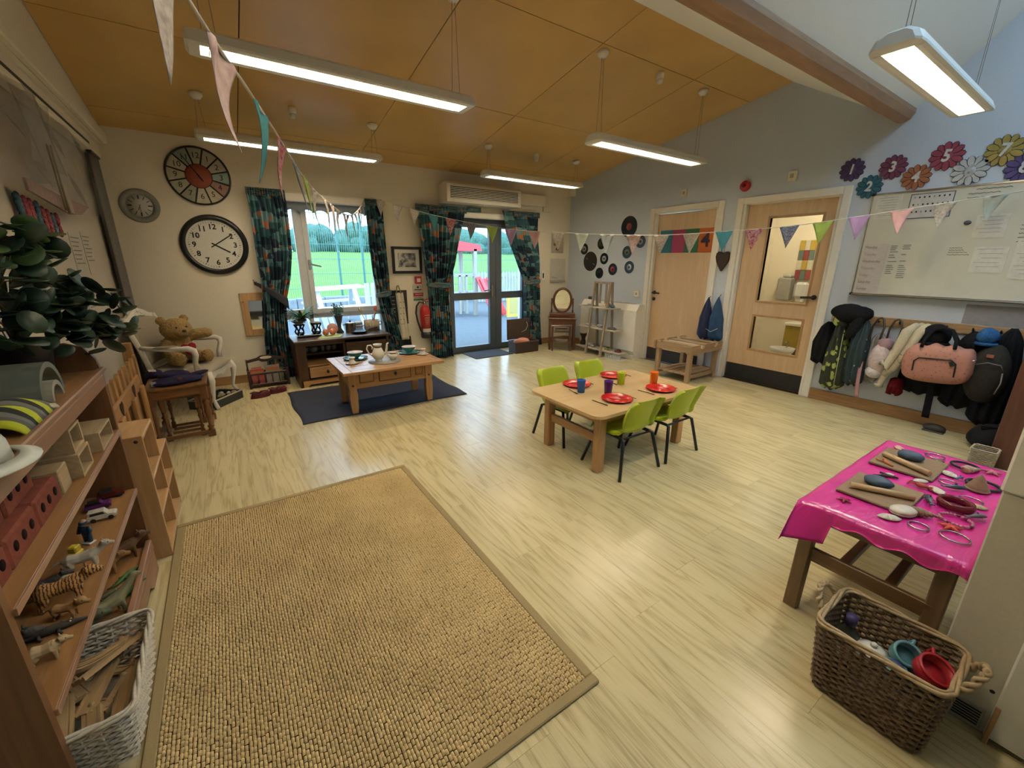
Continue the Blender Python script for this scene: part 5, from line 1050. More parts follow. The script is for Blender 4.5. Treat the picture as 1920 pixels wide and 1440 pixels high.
for y in (3.28, 3.72): G().prism([(a * .8, b2 * .8) for a, b2 in heart], .003, FR((-.621, y, .55), (0, 1, 0), (0, 0, 1))).o('heart_cutout', 'dark_gap', t)
for y in (3.18, 3.62, 3.97): G().bx(-.622, -.604, y - .05, y + .05, .10, .52, .003).o('upright_board', 'pine_orange', t)
G().bx(-.72, -.66, 4.25, 4.31, 0, .80, .005).o('far_post', 'pine_orange', t)
# low dolls' house shelf
t = T('dolls_house_shelf', 'small open pine dolls house shelf standing beyond the end of the toy shelf', 'shelf', (-.53, 2.7, 0))
a0, a1, b0, b1 = -.66, -.415, 2.40, 2.99
G().bx(a0, a1, b0, b0 + .018, 0, .645, .002).o('side_panel', 'pine_pale', t); G().bx(a0, a1, b1 - .018, b1, 0, .42, .002).o('side_panel', 'pine_pale', t)
G().bx(a0, a0 + .01, b0, b1, 0, .42).o('back_panel', 'pine_orange', t)
for z in (.02, .22, .41): G().bx(a0, a1, b0 + .018, b1 - .018, z, z + .016, .002).o('shelf_board', 'pine_pale_y', t)
G().bx(a0, a1, 2.70, 2.716, .036, .62, .002).o('divider', 'pine_pale', t); G().bx(a0, a1, b0 + .018, 2.70, .62, .636, .002).o('top_board', 'pine_pale_y', t)
G().lathe([(0, .002), (.008, .001), (.008, -.001)], 10, (-.44, b0, .62), (PI / 2, 0, 0)).o('screw_hole', 'ink_black', t)
G().prism([(0, 0), (.33, .0), (.33, .12), (0, .42)], .01, FR((a1 - .11, b0 + .01, .02), (0, 1, 0), (0, 0, 1))).o('inner_partition', 'pine_pale', t)
# ------------------------------------------------------------------ long toy shelf along the left wall
WOOD('shelf_pine', (.36, .19, .075), (.27, .135, .048), 1, .4); WOOD('shelf_pine_shaded', (.20, .09, .035), (.15, .065, .025), 2, .45); WOOD('shelf_lip', (.34, .19, .11), (.27, .14, .08), 1, .4)  # end panel pine darker than the boards: shadow put into the colour
t = T('toy_shelf', 'long brown pine shelf unit of toys along the left wall', 'shelf', (-.65, 1.74, 0))
a0, a1 = -.845, -.465
G().prism([(a0, 0), (a1 - .005, 0), (a1 - .005, .97), (a1 - .012, 1.03), (a1 - .04, 1.08), (a1 - .09, 1.10), (a0, 1.10)], .022, Matrix.Translation((0, 2.34, 0)) @ Matrix.Rotation(PI / 2, 4, 'X')).o('end_panel', 'shelf_pine_shaded', t)
G().prism([(a0, 0), (a1 - .005, 0), (a1 - .005, .97), (a0, .97)], .024, Matrix.Translation((0, 1.158, 0)) @ Matrix.Rotation(PI / 2, 4, 'X')).o('end_panel', 'shelf_pine_shaded', t)
G().bx(a0, a1, 1.15, 2.345, .965, .985, .003).o('top_board', 'shelf_pine', t); G().bx(a1 - .018, a1 + .006, 1.135, 2.352, .972, .99, .004).o('top_lip', 'shelf_lip', t); G().bx(a1 - .02, a1 - .001, 1.16, 2.318, .915, .965, .003).o('top_fascia', 'shelf_lip', t)
for z in (.72, .435, .135): G().bx(a0, a1, 1.158, 2.318, z - .02, z, .002).o('shelf_board', 'shelf_pine', t); G().bx(a1 - .002, a1 + .003, 1.158, 2.318, z - .02, z - .001, .001).o('shelf_lip', 'shelf_lip', t)
G().bx(a1 - .02, a1 + .002, 1.158, 2.318, .115, .165, .003).o('front_rail', 'shelf_lip', t)
G().prism([(1.158, 0), (1.3, 0), (1.36, .05), (2.1, .05), (2.17, 0), (2.318, 0), (2.318, .115), (1.158, .115)], .02, FR((a1 - .02, 0, 0), (0, 1, 0), (0, 0, 1))).o('plinth', 'shelf_lip', t)
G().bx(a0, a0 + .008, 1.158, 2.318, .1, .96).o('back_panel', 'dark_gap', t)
# ------------------------------------------------------------------ things on the toy shelf
Z0, Z1, Z2, Z3 = .985, .72, .435, .135
BLK = WOOD('block_wood', (.44, .33, .19), (.36, .26, .14), 1, .6, scale=10)
def hollow(label, x0, x1, y0, y1, z0, z1, th=.009):
    t = T('hollow_block', label, 'block', ((x0 + x1) / 2, (y0 + y1) / 2, z0), group='hollow wooden blocks')
    G().bx(x0, x1, y0, y1, z0, z0 + th, .001).o('bottom_panel', BLK, t); G().bx(x0, x1, y0, y1, z1 - th, z1, .001).o('top_panel', BLK, t)
    G().bx(x0, x1, y0, y0 + th, z0 + th, z1 - th).o('side_panel', BLK, t); G().bx(x0, x1, y1 - th, y1, z0 + th, z1 - th).o('side_panel', BLK, t); G().bx(x0, x0 + th, y0 + th, y1 - th, z0 + th, z1 - th).o('back_panel', BLK, t)
    return t
hollow('hollow wooden block at the bottom of the pair on the toy shelf', -.60, -.482, 1.83, 1.96, Z1, Z1 + .082)
t = hollow('hollow wooden block with a slot stacked on top of another', -.60, -.49, 1.845, 1.965, Z1 + .083, Z1 + .165)
G().bx(-.565, -.535, 1.8445, 1.846, Z1 + .12, Z1 + .126).o('slot', 'dark_gap', t)
hollow('long open-ended hollow block at the far end of the toy shelf', -.63, -.472, 2.06, 2.25, Z1, Z1 + .075)
G().bx(-.60, -.505, 1.715, 1.80, Z1, Z1 + .08, .003).o('solid_block', BLK, label='short solid pale block beside the red toy bricks', cat='block')
BRK = P('foam_brick', (.24, .072, .045), (.19, .055, .035), .85, scale=60, bmp=.2)
def toybrick(x0, y0, z0, label, L=.185):
    t = T('toy_brick', label, 'brick', (x0 + .05, y0 + L / 2, z0), group='red toy bricks with holes')
    G().bx(x0, x0 + .105, y0, y0 + L, z0, z0 + .08, .006).o('brick_body', BRK, t)
    for k in range(3): G().lathe([(0, .0008), (.0135, .0008), (.0135, 0), (0, 0)], 16, (x0 + .105, y0 + L * (.22 + .28 * k), z0 + .043), (0, PI / 2, 0)).o('hole', P('hole_dark', (.02, .007, .006), None, .95), t)
toybrick(-.61, 1.51, Z1, 'red toy brick with three holes next to the pale block, bottom row'); toybrick(-.61, 1.318, Z1, 'red toy brick in the middle of the bottom row'); toybrick(-.61, 1.165, Z1, 'red toy brick against the near end panel, bottom row', .145)
toybrick(-.635, 1.44, Z1 + .081, 'red toy brick stacked on the top row, farther one'); toybrick(-.635, 1.24, Z1 + .081, 'red toy brick stacked on the top row, nearer one')
# arches
def archblk(cy_a, R1, R0, x0, x1, mat, label, group='nested arch blocks'):
    n = 18; pl = [(math.cos(PI * k / n) * R1, math.sin(PI * k / n) * R1) for k in range(n + 1)] + [(math.cos(PI * (n - k) / n) * R0, math.sin(PI * (n - k) / n) * R0) for k in range(n + 1)]
    g = G(); M = FR((x0, cy_a, Z0), (0, 1, 0), (0, 0, 1)); N = len(pl)
    vs = [(a, b_, 0) for a, b_ in pl] + [(a, b_, x1 - x0) for a, b_ in pl]; h = n + 1
    fs = [(i, i + 1, N - 2 - i, N - 1 - i) for i in range(n)] + [(N + i, N + N - 1 - i, N + N - 2 - i, N + i + 1) for i in range(n)] + [(i, N + i, N + (i + 1) % N, (i + 1) % N) for i in range(N)]
    return g.add(vs, fs, False, M).o('arch_block', mat, label=label, cat='block', group=group)
archblk(1.945, .112, .094, -.70, -.52, P('arch_grey', (.17, .19, .16), (.14, .16, .135), .5), 'large grey-green arch block on top of the toy shelf')
archblk(1.905, .058, .043, -.66, -.50, P('arch_pale', (.34, .33, .27), (.29, .28, .23), .5), 'small pale arch block nested under the grey-green arch')
# hi-vis vest
m, nt, b = base('hivis_print', .8); uv = coords(nt, 'UV', (1, 1, 1)); s_ = nn(nt, 'ShaderNodeSeparateXYZ'); nt.links.new(uv, s_.inputs[0]); mu = nn(nt, 'ShaderNodeMath', operation='MULTIPLY'); mu.inputs[1].default_value = 3; nt.links.new(s_.outputs[1], mu.inputs[0]); f_ = nn(nt, 'ShaderNodeMath', operation='FRACT'); nt.links.new(mu.outputs[0], f_.inputs[0])
r = ramp(nt, [(0, (.50, .55, .02)), (.34, (.10, .10, .09)), (.62, (.17, .17, .15)), (.8, (.02, .02, .02))], 'CONSTANT'); nt.links.new(f_.outputs[0], r.inputs[0]); nt.links.new(r.outputs[0], b.inputs['Base Color'])
t = T('hi_vis_vest', 'folded yellow and grey high visibility vest on top of the toy shelf', 'vest', (-.56, 1.66, Z0))
G().grid(lambda u, v: (-.475 - .16 * u, 1.50 + .27 * v + .02 * math.sin(u * 5), Z0 + .004 + .05 * math.sin(PI * min(1, u * 1.05)) ** .6 * math.sin(PI * (.06 + .9 * v)) ** .5 * (1 + .15 * math.sin(v * 19 + u * 4))), 18, 26, thick=.004).o('cloth', 'hivis_print', t)
G().box((-.478, 1.745, Z0 + .012), (.022, .035, .012), (0, .2, .4), .004).o('label_tag', 'cream_cloth', t)
t = T('hard_hat', 'white toy hard hat at the near end of the toy shelf top', 'hat', (-.535, 1.295, Z0))
HW = P('hat_white', (.68, .68, .60), (.63, .63, .55), .35)
G().lathe([(.098, .012), (.095, .05), (.078, .095), (.045, .12), (0, .128)], 26, (-.54, 1.30, Z0)).o('shell', HW, t)
G().lathe([(.095, .012), (.128, .004), (.130, .008), (.098, .02)], 28, (-.53, 1.305, Z0), sx=1.0, ring=True).o('brim', HW, t)
for s in (-1, 0, 1): G().tube([(-.54 + s * .03, 1.30 - .095, Z0 + .03), (-.54 + s * .028, 1.30 - .06, Z0 + .105), (-.54 + s * .02, 1.30, Z0 + .128), (-.54 + s * .028, 1.30 + .06, Z0 + .105), (-.54 + s * .03, 1.30 + .095, Z0 + .03)], .006, 6).o('ridge', HW, t)
t = T('storage_box', 'dark grey fabric storage box behind the arches on the toy shelf', 'box', (-.76, 1.95, Z0))
DKF = P('fabric_charcoal', (.035, .035, .038), (.05, .05, .052), .9, scale=80, bmp=.3)
G().bx(-.84, -.73, 1.50, 2.04, Z0, Z0 + .25, .01).o('box_body', DKF, t); G().bx(-.842, -.722, 1.49, 2.05, Z0 + .24, Z0 + .262, .006).o('box_lid', DKF, t)
# eucalyptus style plant
t = T('potted_plant', 'large potted plant with round dark green leaves on the toy shelf', 'plant', (-.64, 2.19, Z0))
G().lathe([(0, 0), (.07, 0), (.088, .15), (.092, .155), (.082, .155), (.07, .13), (0, .13)], 22, (-.64, 2.19, Z0)).o('pot', 'black_plastic', t)
PTS = [(-0.371, 2.45, 1.142), (-0.399, 2.45, 1.224), (-0.446, 2.35, 1.116), (-0.466, 2.3, 1.168), (-0.434, 2.4, 1.175), (-0.459, 2.45, 1.293), (-0.488, 2.4, 1.339), (-0.529, 2.3, 1.324), (-0.543, 2.1, 1.29), (-0.552, 2.0, 1.298), (-0.542, 1.95, 1.235), (-0.538, 2.2, 1.244), (-0.505, 2.3, 1.233), (-0.5, 2.2, 1.447), (-0.534, 2.0, 1.428), (-0.497, 2.1, 1.496), (-0.508, 2.0, 1.491), (-0.528, 1.95, 1.443), (-0.503, 2.1, 1.411), (-0.531, 2.25, 1.2), (-0.494, 2.2, 1.123), (-0.488, 2.4, 1.265), (-0.532, 1.9, 1.366), (-0.527, 2.1, 1.36), (-0.509, 2.3, 1.284), (-0.569, 1.9, 1.178), (-0.516, 2.1, 1.178), (-0.423, 2.45, 1.146), (-0.53, 2.1, 1.428), (-0.495, 2.35, 1.185)]
LV = P('leaf_deep', (.018, .050, .020), (.010, .028, .014), .5, scale=25); LV2 = P('leaf_olive', (.075, .14, .04), (.045, .09, .025), .5, scale=25)
rr = random.Random(11)
def rleaf(c, r_, tilt, az, mat):
    M = Matrix.Translation(c) @ Euler((tilt, 0, az)).to_matrix().to_4x4(); n = 14
    pl = [(math.cos(2 * PI * k / n) * r_ * (.92 + .06 * math.cos(2 * PI * k / n)), math.sin(2 * PI * k / n) * r_) for k in range(n)]
    vs = [(0, 0, 0)] + [(x, y, .18 * abs(x) + .25 * (y / r_) ** 2 * r_ * .5) for x, y in pl]; vs2 = [(x, y, z - .0012) for x, y, z in vs]; K = n + 1
    fs = [(0, 1 + k, 1 + (k + 1) % n) for k in range(n)] + [(K, K + 1 + (k + 1) % n, K + 1 + k) for k in range(n)] + [(1 + k, K + 1 + k, K + 1 + (k + 1) % n, 1 + (k + 1) % n) for k in range(n)]
    return G().add(vs + vs2, fs, True, M).o('leaf', mat, t)
for i, p in enumerate(PTS):
    p = Vector(p); s = Vector((-.64, 2.19, Z0 + .13)); mid = s.lerp(p, .5) + Vector((-.02, 0, .06 + .05 * rr.random()))
    G().tube([s, s.lerp(mid, .5) + Vector((0, 0, .03)), mid, p], [.004, .0035, .0025, .0015], 5).o('stem', P('stem_brown', (.10, .08, .03)), t)
    up = p.z > 1.38
    for k in range(6):
        q = p + Vector((rr.gauss(0, .03), rr.gauss(0, .05), rr.gauss(0, .025))); rleaf(q, rr.uniform(.028, .046), rr.uniform(-1.3, 1.3), rr.uniform(0, 6.3), LV2 if up and k % 3 else LV)
# toy vehicles
def toycar(label, x, y, z, rz, c, L=.075, suv=False):
    t = T('toy_car', label, 'toy car', (x, y, z), rz, 'toy cars on the middle shelf', local=True); w = L * .22; mt = P('car_' + label.split()[0], c, None, .2, coat=.5)
    h = .34 if suv else .22
    G().prism([(-.5 * L, .10 * L), (.5 * L, .10 * L), (.5 * L, .22 * L), (.42 * L, .27 * L), (.2 * L, .29 * L), (-.48 * L, .30 * L), (-.5 * L, .25 * L)], 2 * w, Matrix.Translation((0, w, 0)) @ Matrix.Rotation(PI / 2, 4, 'X')).o('body', mt, t)
    G().prism([(-.46 * L if suv else -.36 * L, .29 * L), (.22 * L, .29 * L), (.10 * L, .48 * L if suv else .43 * L), (-.44 * L if suv else -.22 * L, .48 * L if suv else .43 * L)], 2 * w * .88, Matrix.Translation((0, w * .88, 0)) @ Matrix.Rotation(PI / 2, 4, 'X')).o('cabin', mt, t)
    G().bar((.215 * L, 0, .30 * L), (.115 * L, 0, .46 * L), w * 1.5, .001, up=(0, 1, 0)).o('windscreen', 'black_plastic', t) if False else G().prism([(-.38 * L, .32 * L), (.14 * L, .32 * L), (.07 * L, .44 * L), (-.36 * L, .44 * L)], 2 * w * .9, Matrix.Translation((0, w * .9, 0)) @ Matrix.Rotation(PI / 2, 4, 'X')).o('windows', 'black_plastic', t)
    for sx in (-.3, .3):
        for sy in (-1, 1): G().cyl((sx * L, sy * w * .75, .10 * L), (sx * L, sy * w * 1.05, .10 * L), .10 * L, 12).o('wheel', 'black_plastic', t)
toycar('burgundy toy car at the far end of the middle shelf', -.54, 2.28, Z2, .15, (.10, .012, .012), .085)
toycar('purple toy car between the burgundy and white ones', -.565, 2.19, Z2, .1, (.14, .03, .16), .08)
toycar('white toy estate car in front of the purple one', -.535, 2.085, Z2, .05, (.66, .63, .55), .085, True)
def figure(label, x, y, z, rz, h=.085):
    t = T('toy_figure', label, 'toy', (x, y, z), rz, local=True); k = h / .085; BL = P('toy_blue', (.012, .045, .10), (.01, .035, .08), .4)
    g = G(); 
    for s in (-1, 1): g.tube([(s * .007 * k, 0, .006 * k), (s * .007 * k, 0, .036 * k)], [.006 * k, .007 * k], 8); g.tube([(s * .013 * k, 0, .060 * k), (s * .019 * k, -.002, .045 * k), (s * .017 * k, -.008 * k, .034 * k)], .0048 * k, 8)
    g.lathe([(.012, .032), (.013, .045), (.015, .06), (.008, .066), (0, .067)], 12, (0, 0, 0), sx=k, sy=k * .75); g.o('uniform', BL, t)
    G().sph((0, 0, .073 * k), (.008 * k, .008 * k, .009 * k), 10, 8).o('head', P('toy_skin', (.45, .28, .18)), t); G().lathe([(.009, .078), (.011, .08), (.010, .087), (0, .088)], 12, (0, 0, 0), sx=k, sy=k).o('peaked_cap', BL, t)
    G().bx(-.016 * k, .016 * k, -.012 * k, .010 * k, 0, .006 * k, .002).o('base_shoes', 'clock_white', t)
figure('toy police officer in blue uniform standing on the middle shelf', -.545, 1.915, Z2, -.7, .10)
t = T('toy_truck', 'small yellow toy vehicle beside the police figure', 'toy', (-.56, 1.815, Z2), 1.2, local=True)
YL = P('toy_yellow', (.52, .40, .03), None, .35); G().bx(-.025, .025, -.014, .014, .006, .03, .004).o('body', YL, t); G().bx(-.008, .02, -.013, .013, .03, .052, .004).o('cab', YL, t)
for s in (-.016, .016):
    for q in (-1, 1): G().cyl((s, q * .012, .007), (s, q * .017, .007), .007, 10).o('wheel', 'black_plastic', t)
# toy animals
m, nt, b = base('tiger_stripes', .6); co = coords(nt, 'Object', (1, 1, 1)); wv = nn(nt, 'ShaderNodeTexWave'); wv.inputs['Scale'].default_value = 42; wv.inputs['Distortion'].default_value = 4; wv.inputs['Detail Scale'].default_value = 3; nt.links.new(co, wv.inputs[0]); r = ramp(nt, [(.3, (.05, .025, .012)), (.5, (.50, .24, .06))]); nt.links.new(wv.outputs[0], r.inputs[0]); nt.links.new(r.outputs[0], b.inputs['Base Color'])
def beast(kind, label, x, y, z, rz, L, mat, neck=.35, headr=.16, tail=.5, girth=.2, leg=.42, group='toy animals on the shelf', ears=True, snout=.5):
    """standing four-legged toy; local +x is forward"""
    t = T('toy_' + kind, label, 'toy animal', (x, y, z), rz, group, local=True); g = G(); bz = L * leg
    g.tube([(-.42 * L, 0, bz + .02 * L), (-.3 * L, 0, bz + .04 * L), (-.05 * L, 0, bz), (.2 * L, 0, bz + .03 * L), (.32 * L, 0, bz + .08 * L)], [girth * .55 * L, girth * .95 * L, girth * .85 * L, girth * L, girth * .7 * L], 10, flat=.85)
    hx, hz = .36 * L + neck * .5 * L, bz + neck * L * .75
    g.tube([(.26 * L, 0, bz + .08 * L), (.34 * L + neck * .2 * L, 0, bz + neck * .4 * L), (hx, 0, hz)], [girth * .75 * L, girth * .5 * L, headr * .7 * L], 8)
    g.sph((hx, 0, hz), (headr * L, headr * .8 * L, headr * .85 * L), 10, 8); g.tube([(hx, 0, hz), (hx + headr * (1 + snout) * L, 0, hz - headr * .4 * L)], [headr * .6 * L, headr * .38 * L], 8)
    if ears:
        for s in (-1, 1): g.tube([(hx - headr * .3 * L, s * headr * .5 * L, hz + headr * .5 * L), (hx - headr * .4 * L, s * headr * .7 * L, hz + headr * 1.15 * L)], [headr * .28 * L, headr * .1 * L], 6)
    for s in (-1, 1):
        g.tube([(.22 * L, s * girth * .55 * L, bz), (.25 * L, s * girth * .6 * L, bz * .5), (.24 * L, s * girth * .6 * L, .02 * L), (.27 * L, s * girth * .6 * L, .012 * L)], [girth * .42 * L, girth * .26 * L, girth * .2 * L, girth * .2 * L], 8)
        g.tube([(-.30 * L, s * girth * .5 * L, bz), (-.25 * L, s * girth * .62 * L, bz * .62), (-.36 * L, s * girth * .6 * L, bz * .3), (-.33 * L, s * girth * .6 * L, .015 * L)], [girth * .55 * L, girth * .36 * L, girth * .22 * L, girth * .2 * L], 8)
    if tail: g.tube([(-.42 * L, 0, bz + .05 * L), (-.42 * L - tail * .35 * L, 0, bz + .02 * L), (-.42 * L - tail * .7 * L, 0, bz - .12 * L)], [girth * .25 * L, girth * .16 * L, girth * .1 * L], 6)
    b_ = g.o('body', mat, t); md = b_.modifiers.new('remesh', 'REMESH'); md.mode = 'VOXEL'; md.voxel_size = L * .022; md.use_smooth_shade = True
    for s in (-1, 1): G().sph((hx + headr * .55 * L, s * headr * .5 * L, hz + headr * .25 * L), headr * .13 * L, 6, 4).o('eye', 'black_plastic', t)
    return t
def croc(label, x, y, z, rz, L, mat, group='toy reptiles on the bottom shelf'):
    t = T('toy_crocodile', label, 'toy animal', (x, y, z), rz, group, local=True); g = G(); q = L * .07
    g.tube([(-.5 * L, .05 * L, q * .5), (-.3 * L, -.03 * L, q * .7), (-.1 * L, 0, q * .95), (.08 * L, 0, q), (.2 * L, 0, q), (.3 * L, 0, q * 1.05), (.4 * L, 0, q * .9), (.5 * L, 0, q * .75)], [q * .2, q * .55, q * 1.0, q * 1.15, q * .85, q * .8, q * .5, q * .35], 8)
    for s in (-1, 1):
        for xx in (-.1, .14): g.tube([(xx * L, s * q * .7, q * .9), (xx * L + .02 * L, s * q * 1.8, q * .8), (xx * L + .05 * L, s * q * 2.0, q * .15)], [q * .45, q * .35, q * .3], 6)
    for k in range(9): g.prism([(-.014 * L, 0), (.014 * L, 0), (-.004 * L, .03 * L)], .008 * L, Matrix.Translation((-.36 * L + k * .06 * L, .004 * L, q * (1.2 if k < 3 else 1.75))) @ Matrix.Rotation(PI / 2, 4, 'X'))
    b_ = g.o('body', mat, t)
    for s in (-1, 1): G().sph((.30 * L, s * q * .5, q * 1.75), q * .22, 6, 4).o('eye', P('eye_pale', (.5, .45, .2)), t)
BRN = P('animal_brown', (.14, .075, .03), (.09, .045, .02), .7); DKB = P('animal_dark', (.03, .028, .024), (.06, .05, .04), .7, scale=60); WHT = P('animal_white', (.46, .42, .34), (.38, .33, .26), .7); CRM = P('animal_cream', (.45, .33, .18), (.36, .25, .12), .7); GRN = P('animal_green', (.06, .16, .03), (.035, .10, .02), .6); TAN = P('animal_tan', (.34, .19, .07), (.27, .14, .05), .7); OLV = P('animal_olive', (.10, .11, .05), (.06, .07, .03), .6)
beast('horse', 'white and brown toy cow lying lengthwise on the middle shelf', -.52, 1.735, Z2, .1, .11, WHT, .35, .14, .4)
beast('badger', 'black and white toy badger near the toy cow', -.585, 1.665, Z2, .2, .08, DKB, .2, .17, .2)
beast('goat', 'small white toy goat beside the badger', -.53, 1.66, Z2, -.1, .07, WHT, .3, .16, .2)
beast('tiger', 'orange striped toy tiger on the middle shelf', -.535, 1.575, Z2, .12, .135, MATS['tiger_stripes'], .25, .15, .6)
beast('lion', 'small tan toy lion cub in front of the tiger', -.515, 1.50, Z2, -.3, .075, TAN, .3, .2, .4)
beast('donkey', 'small grey toy donkey behind the tiger', -.615, 1.60, Z2, .2, .075, P('animal_grey', (.24, .22, .19)), .4, .15, .3)
croc('dark toy crocodile on the middle shelf in front of the tiger', -.545, 1.45, Z2, .1, .16, DKB, 'toy reptiles on the middle shelf')
beast('bear', 'dark brown toy bear behind the cream sheep', -.60, 1.40, Z2, .3, .09, DKB, .2, .2, .1)
beast('sheep', 'cream toy sheep near the near end of the middle shelf', -.52, 1.345, Z2, .1, .07, CRM, .25, .18, .15, .28)
beast('wolf', 'dark brown toy wolf at the far end of the bottom shelf', -.55, 2.25, Z3, .4, .14, BRN, .3, .15, .5)
beast('lioness', 'tan toy big cat at the back of the bottom shelf', -.60, 2.17, Z3, .2, .12, TAN, .25, .17, .5)
croc('green toy crocodile near the wolf on the bottom shelf', -.525, 2.10, Z3 + .001, .9, .15, GRN)
croc('green toy crocodile with open pose at the front of the bottom shelf', -.498, 1.985, Z3 + .001, .95, .14, GRN)
croc('dark olive toy lizard behind the green crocodiles', -.58, 2.0, Z3 + .001, .5, .13, OLV)
beast('dinosaur', 'pale olive toy dinosaur with long tail on the bottom shelf', -.54, 1.87, Z3, .6, .15, P('animal_dino', (.24, .22, .12), (.17, .16, .08), .6), .55, .11, .8, .2, .35, ears=False)
beast('triceratops', 'dark toy dinosaur at the back of the bottom shelf', -.62, 1.80, Z3, .3, .14, OLV, .2, .18, .6, .24, .3)
beast('rhinoceros', 'small brown toy rhinoceros beside the white basket', -.55, 1.72, Z3, -.2, .10, BRN, .15, .2, .2, .26, .32)
# ------------------------------------------------------------------ woven baskets
def weave_wall(fn, nu, nv, amp, r_, g, per=1):
    """horizontal rods running in and out round the closed outline fn(u, v)"""
    for j in range(nv):
        v = (j + .5) / nv; pts = []
        for i in range(nu): u = i / nu; p, n_ = fn(u, v); pts.append(p + n_ * amp * (1 if (i // per + j) % 2 else -1))
        g.tube(pts, r_, 4, closed=True, smooth=True)
def rectline(x0, x1, y0, y1, rc, flare, z0, z1):
    def fn(u, v):
        f = flare * v; a0, a1, b0, b1 = x0 - f, x1 + f, y0 - f, y1 + f; w, d = a1 - a0 - 2 * rc, b1 - b0 - 2 * rc; q = PI * rc / 2; P_ = 2 * (w + d) + 4 * q; s = u * P_; z = z0 + (z1 - z0) * v
        segs = [((a0 + rc, b0), (1, 0), w), ((a1 - rc, b0 + rc), -PI / 2, q), ((a1, b0 + rc), (0, 1), d), ((a1 - rc, b1 - rc), 0, q), ((a1 - rc, b1), (-1, 0), w), ((a0 + rc, b1 - rc), PI / 2, q), ((a0, b1 - rc), (0, -1), d), ((a0 + rc, b0 + rc), PI, q)]
        for p, d_, L in segs:
            if s <= L or p is segs[-1][0]:
                if isinstance(d_, tuple): pt = (p[0] + d_[0] * s, p[1] + d_[1] * s); n_ = (d_[1], -d_[0])
                else: a = d_ + s / rc; pt = (p[0] + rc * math.cos(a), p[1] + rc * math.sin(a)); n_ = (math.cos(a), math.sin(a))
                return Vector((pt[0], pt[1], z)), Vector((n_[0], n_[1], 0))
            s -= L
    return fn
WB_ = P('wicker_white', (.58, .53, .43), (.44, .38, .29), .6, scale=120)
t = T('white_basket', 'white washed wicker basket of wooden train track on the toy shelf', 'basket', (-.485, 1.36, .166))
fn = rectline(-.60, -.375, 1.185, 1.53, .03, .022, .172, .335)
g = G(); weave_wall(fn, 72, 15, .0035, .0052, g); wv_ = g.o('woven_wall', WB_, t)
g = G()
for i in range(36): p0, n0 = fn(i / 36, 0); p1, n1 = fn(i / 36, 1); g.tube([p0, p1], .0035, 5)
g.o('stakes', WB_, t, kind='stuff')
g = G()
for s in range(3): g.tube([fn(i / 90, 1)[0] + Vector((0, 0, .005 * math.sin(i * .42 + s * 2.1))) + fn(i / 90, 1)[1] * .005 * math.cos(i * .42 + s * 2.1) for i in range(90)], .0052, 5, closed=True)
g.o('braided_rim', WB_, t)
G().bx(-.60, -.375, 1.185, 1.53, .166, .174, .003).o('base', WB_, t)
TRK = WOOD('track_wood', (.42, .29, .15), (.34, .22, .10), 1, .5, scale=12)
def track(label, p, rot, L=.17, curve=0):
    t = T('train_track', label, 'train track', p, rot=rot, group='wooden train track in the white basket', local=True)
    n = 8; W2 = .02
    def prof(k, off, z):
        a = (k / n - .5)
        x = off + (curve * (a * a - .25) if curve else 0)
        return (x, a * L, z)
    g = G()
    sec = [(-W2, 0), (W2, 0), (W2, .012), (W2 - .006, .012), (W2 - .006, .009), (W2 - .011, .009), (W2 - .011, .012), (-W2 + .011, .012), (-W2 + .011, .009), (-W2 + .006, .009), (-W2 + .006, .012), (-W2, .012)]
    vs = [prof(k, o_, z) for k in range(n + 1) for o_, z in sec]; m_ = len(sec)
    fs = [(k * m_ + i, k * m_ + (i + 1) % m_, (k + 1) * m_ + (i + 1) % m_, (k + 1) * m_ + i) for k in range(n) for i in range(m_)] + [tuple(range(m_))[::-1], tuple(n * m_ + i for i in range(m_))]
    g.add(vs, fs); g.o('rail_piece', TRK, t)
    e = G(); xx = prof(n, 0, 0)[0]; e.lathe([(.007, .001), (.007, .011)], 12, (xx, L / 2 + .016, 0)); e.box((xx, L / 2 + .006, .006), (.006, .014, .010)); e.o('connector_peg', TRK, t)
zz = .262
track('straight wooden track piece lying at the near left of the white basket', (-.555, 1.285, zz + .01), (.12, .05, .1), .17)
track('straight wooden track piece beside the near left piece', (-.51, 1.27, zz + .018), (.10, -.05, .15), .17)
track('curved wooden track piece standing against the near right corner', (-.425, 1.26, zz + .02), (.1, -.9, -.35), .16, .25)
track('curved wooden track piece across the far end of the white basket', (-.50, 1.49, zz + .03), (0, .1, PI / 2), .17, .2)
track('straight wooden track piece under the curved far piece', (-.50, 1.455, zz + .012), (0, 0, PI / 2 + .1), .16)
track('long wooden track piece leaning diagonally on the basket rim', (-.435, 1.42, zz + .045), (-.25, -.5, -.45), .19)
track('broad wooden track piece lying in the middle of the basket', (-.525, 1.40, zz + .02), (.05, .15, .55), .14)
track('short wooden track piece at the near right of the basket', (-.45, 1.235, zz + .0), (.2, -.3, .1), .11)
track('straight wooden track piece beneath the diagonal one', (-.46, 1.36, zz + .012), (.05, -.1, -.2), .16)
track('wooden track piece lying lengthwise along the shelf side of the basket', (-.575, 1.41, zz + .004), (0, .1, .02), .17)
track('wooden track piece crossing under the middle pieces', (-.50, 1.33, zz - .012), (0, 0, 1.2), .15)
track('curved wooden track piece near the far right corner', (-.42, 1.46, zz + .004), (.1, -.2, .2), .12, .2)
track('short wooden track piece at the far left of the basket', (-.56, 1.49, zz + .01), (.1, .1, .7), .09)
track('straight wooden track piece along the front wall of the basket', (-.40, 1.33, zz - .004), (0, -.3, .0), .17)
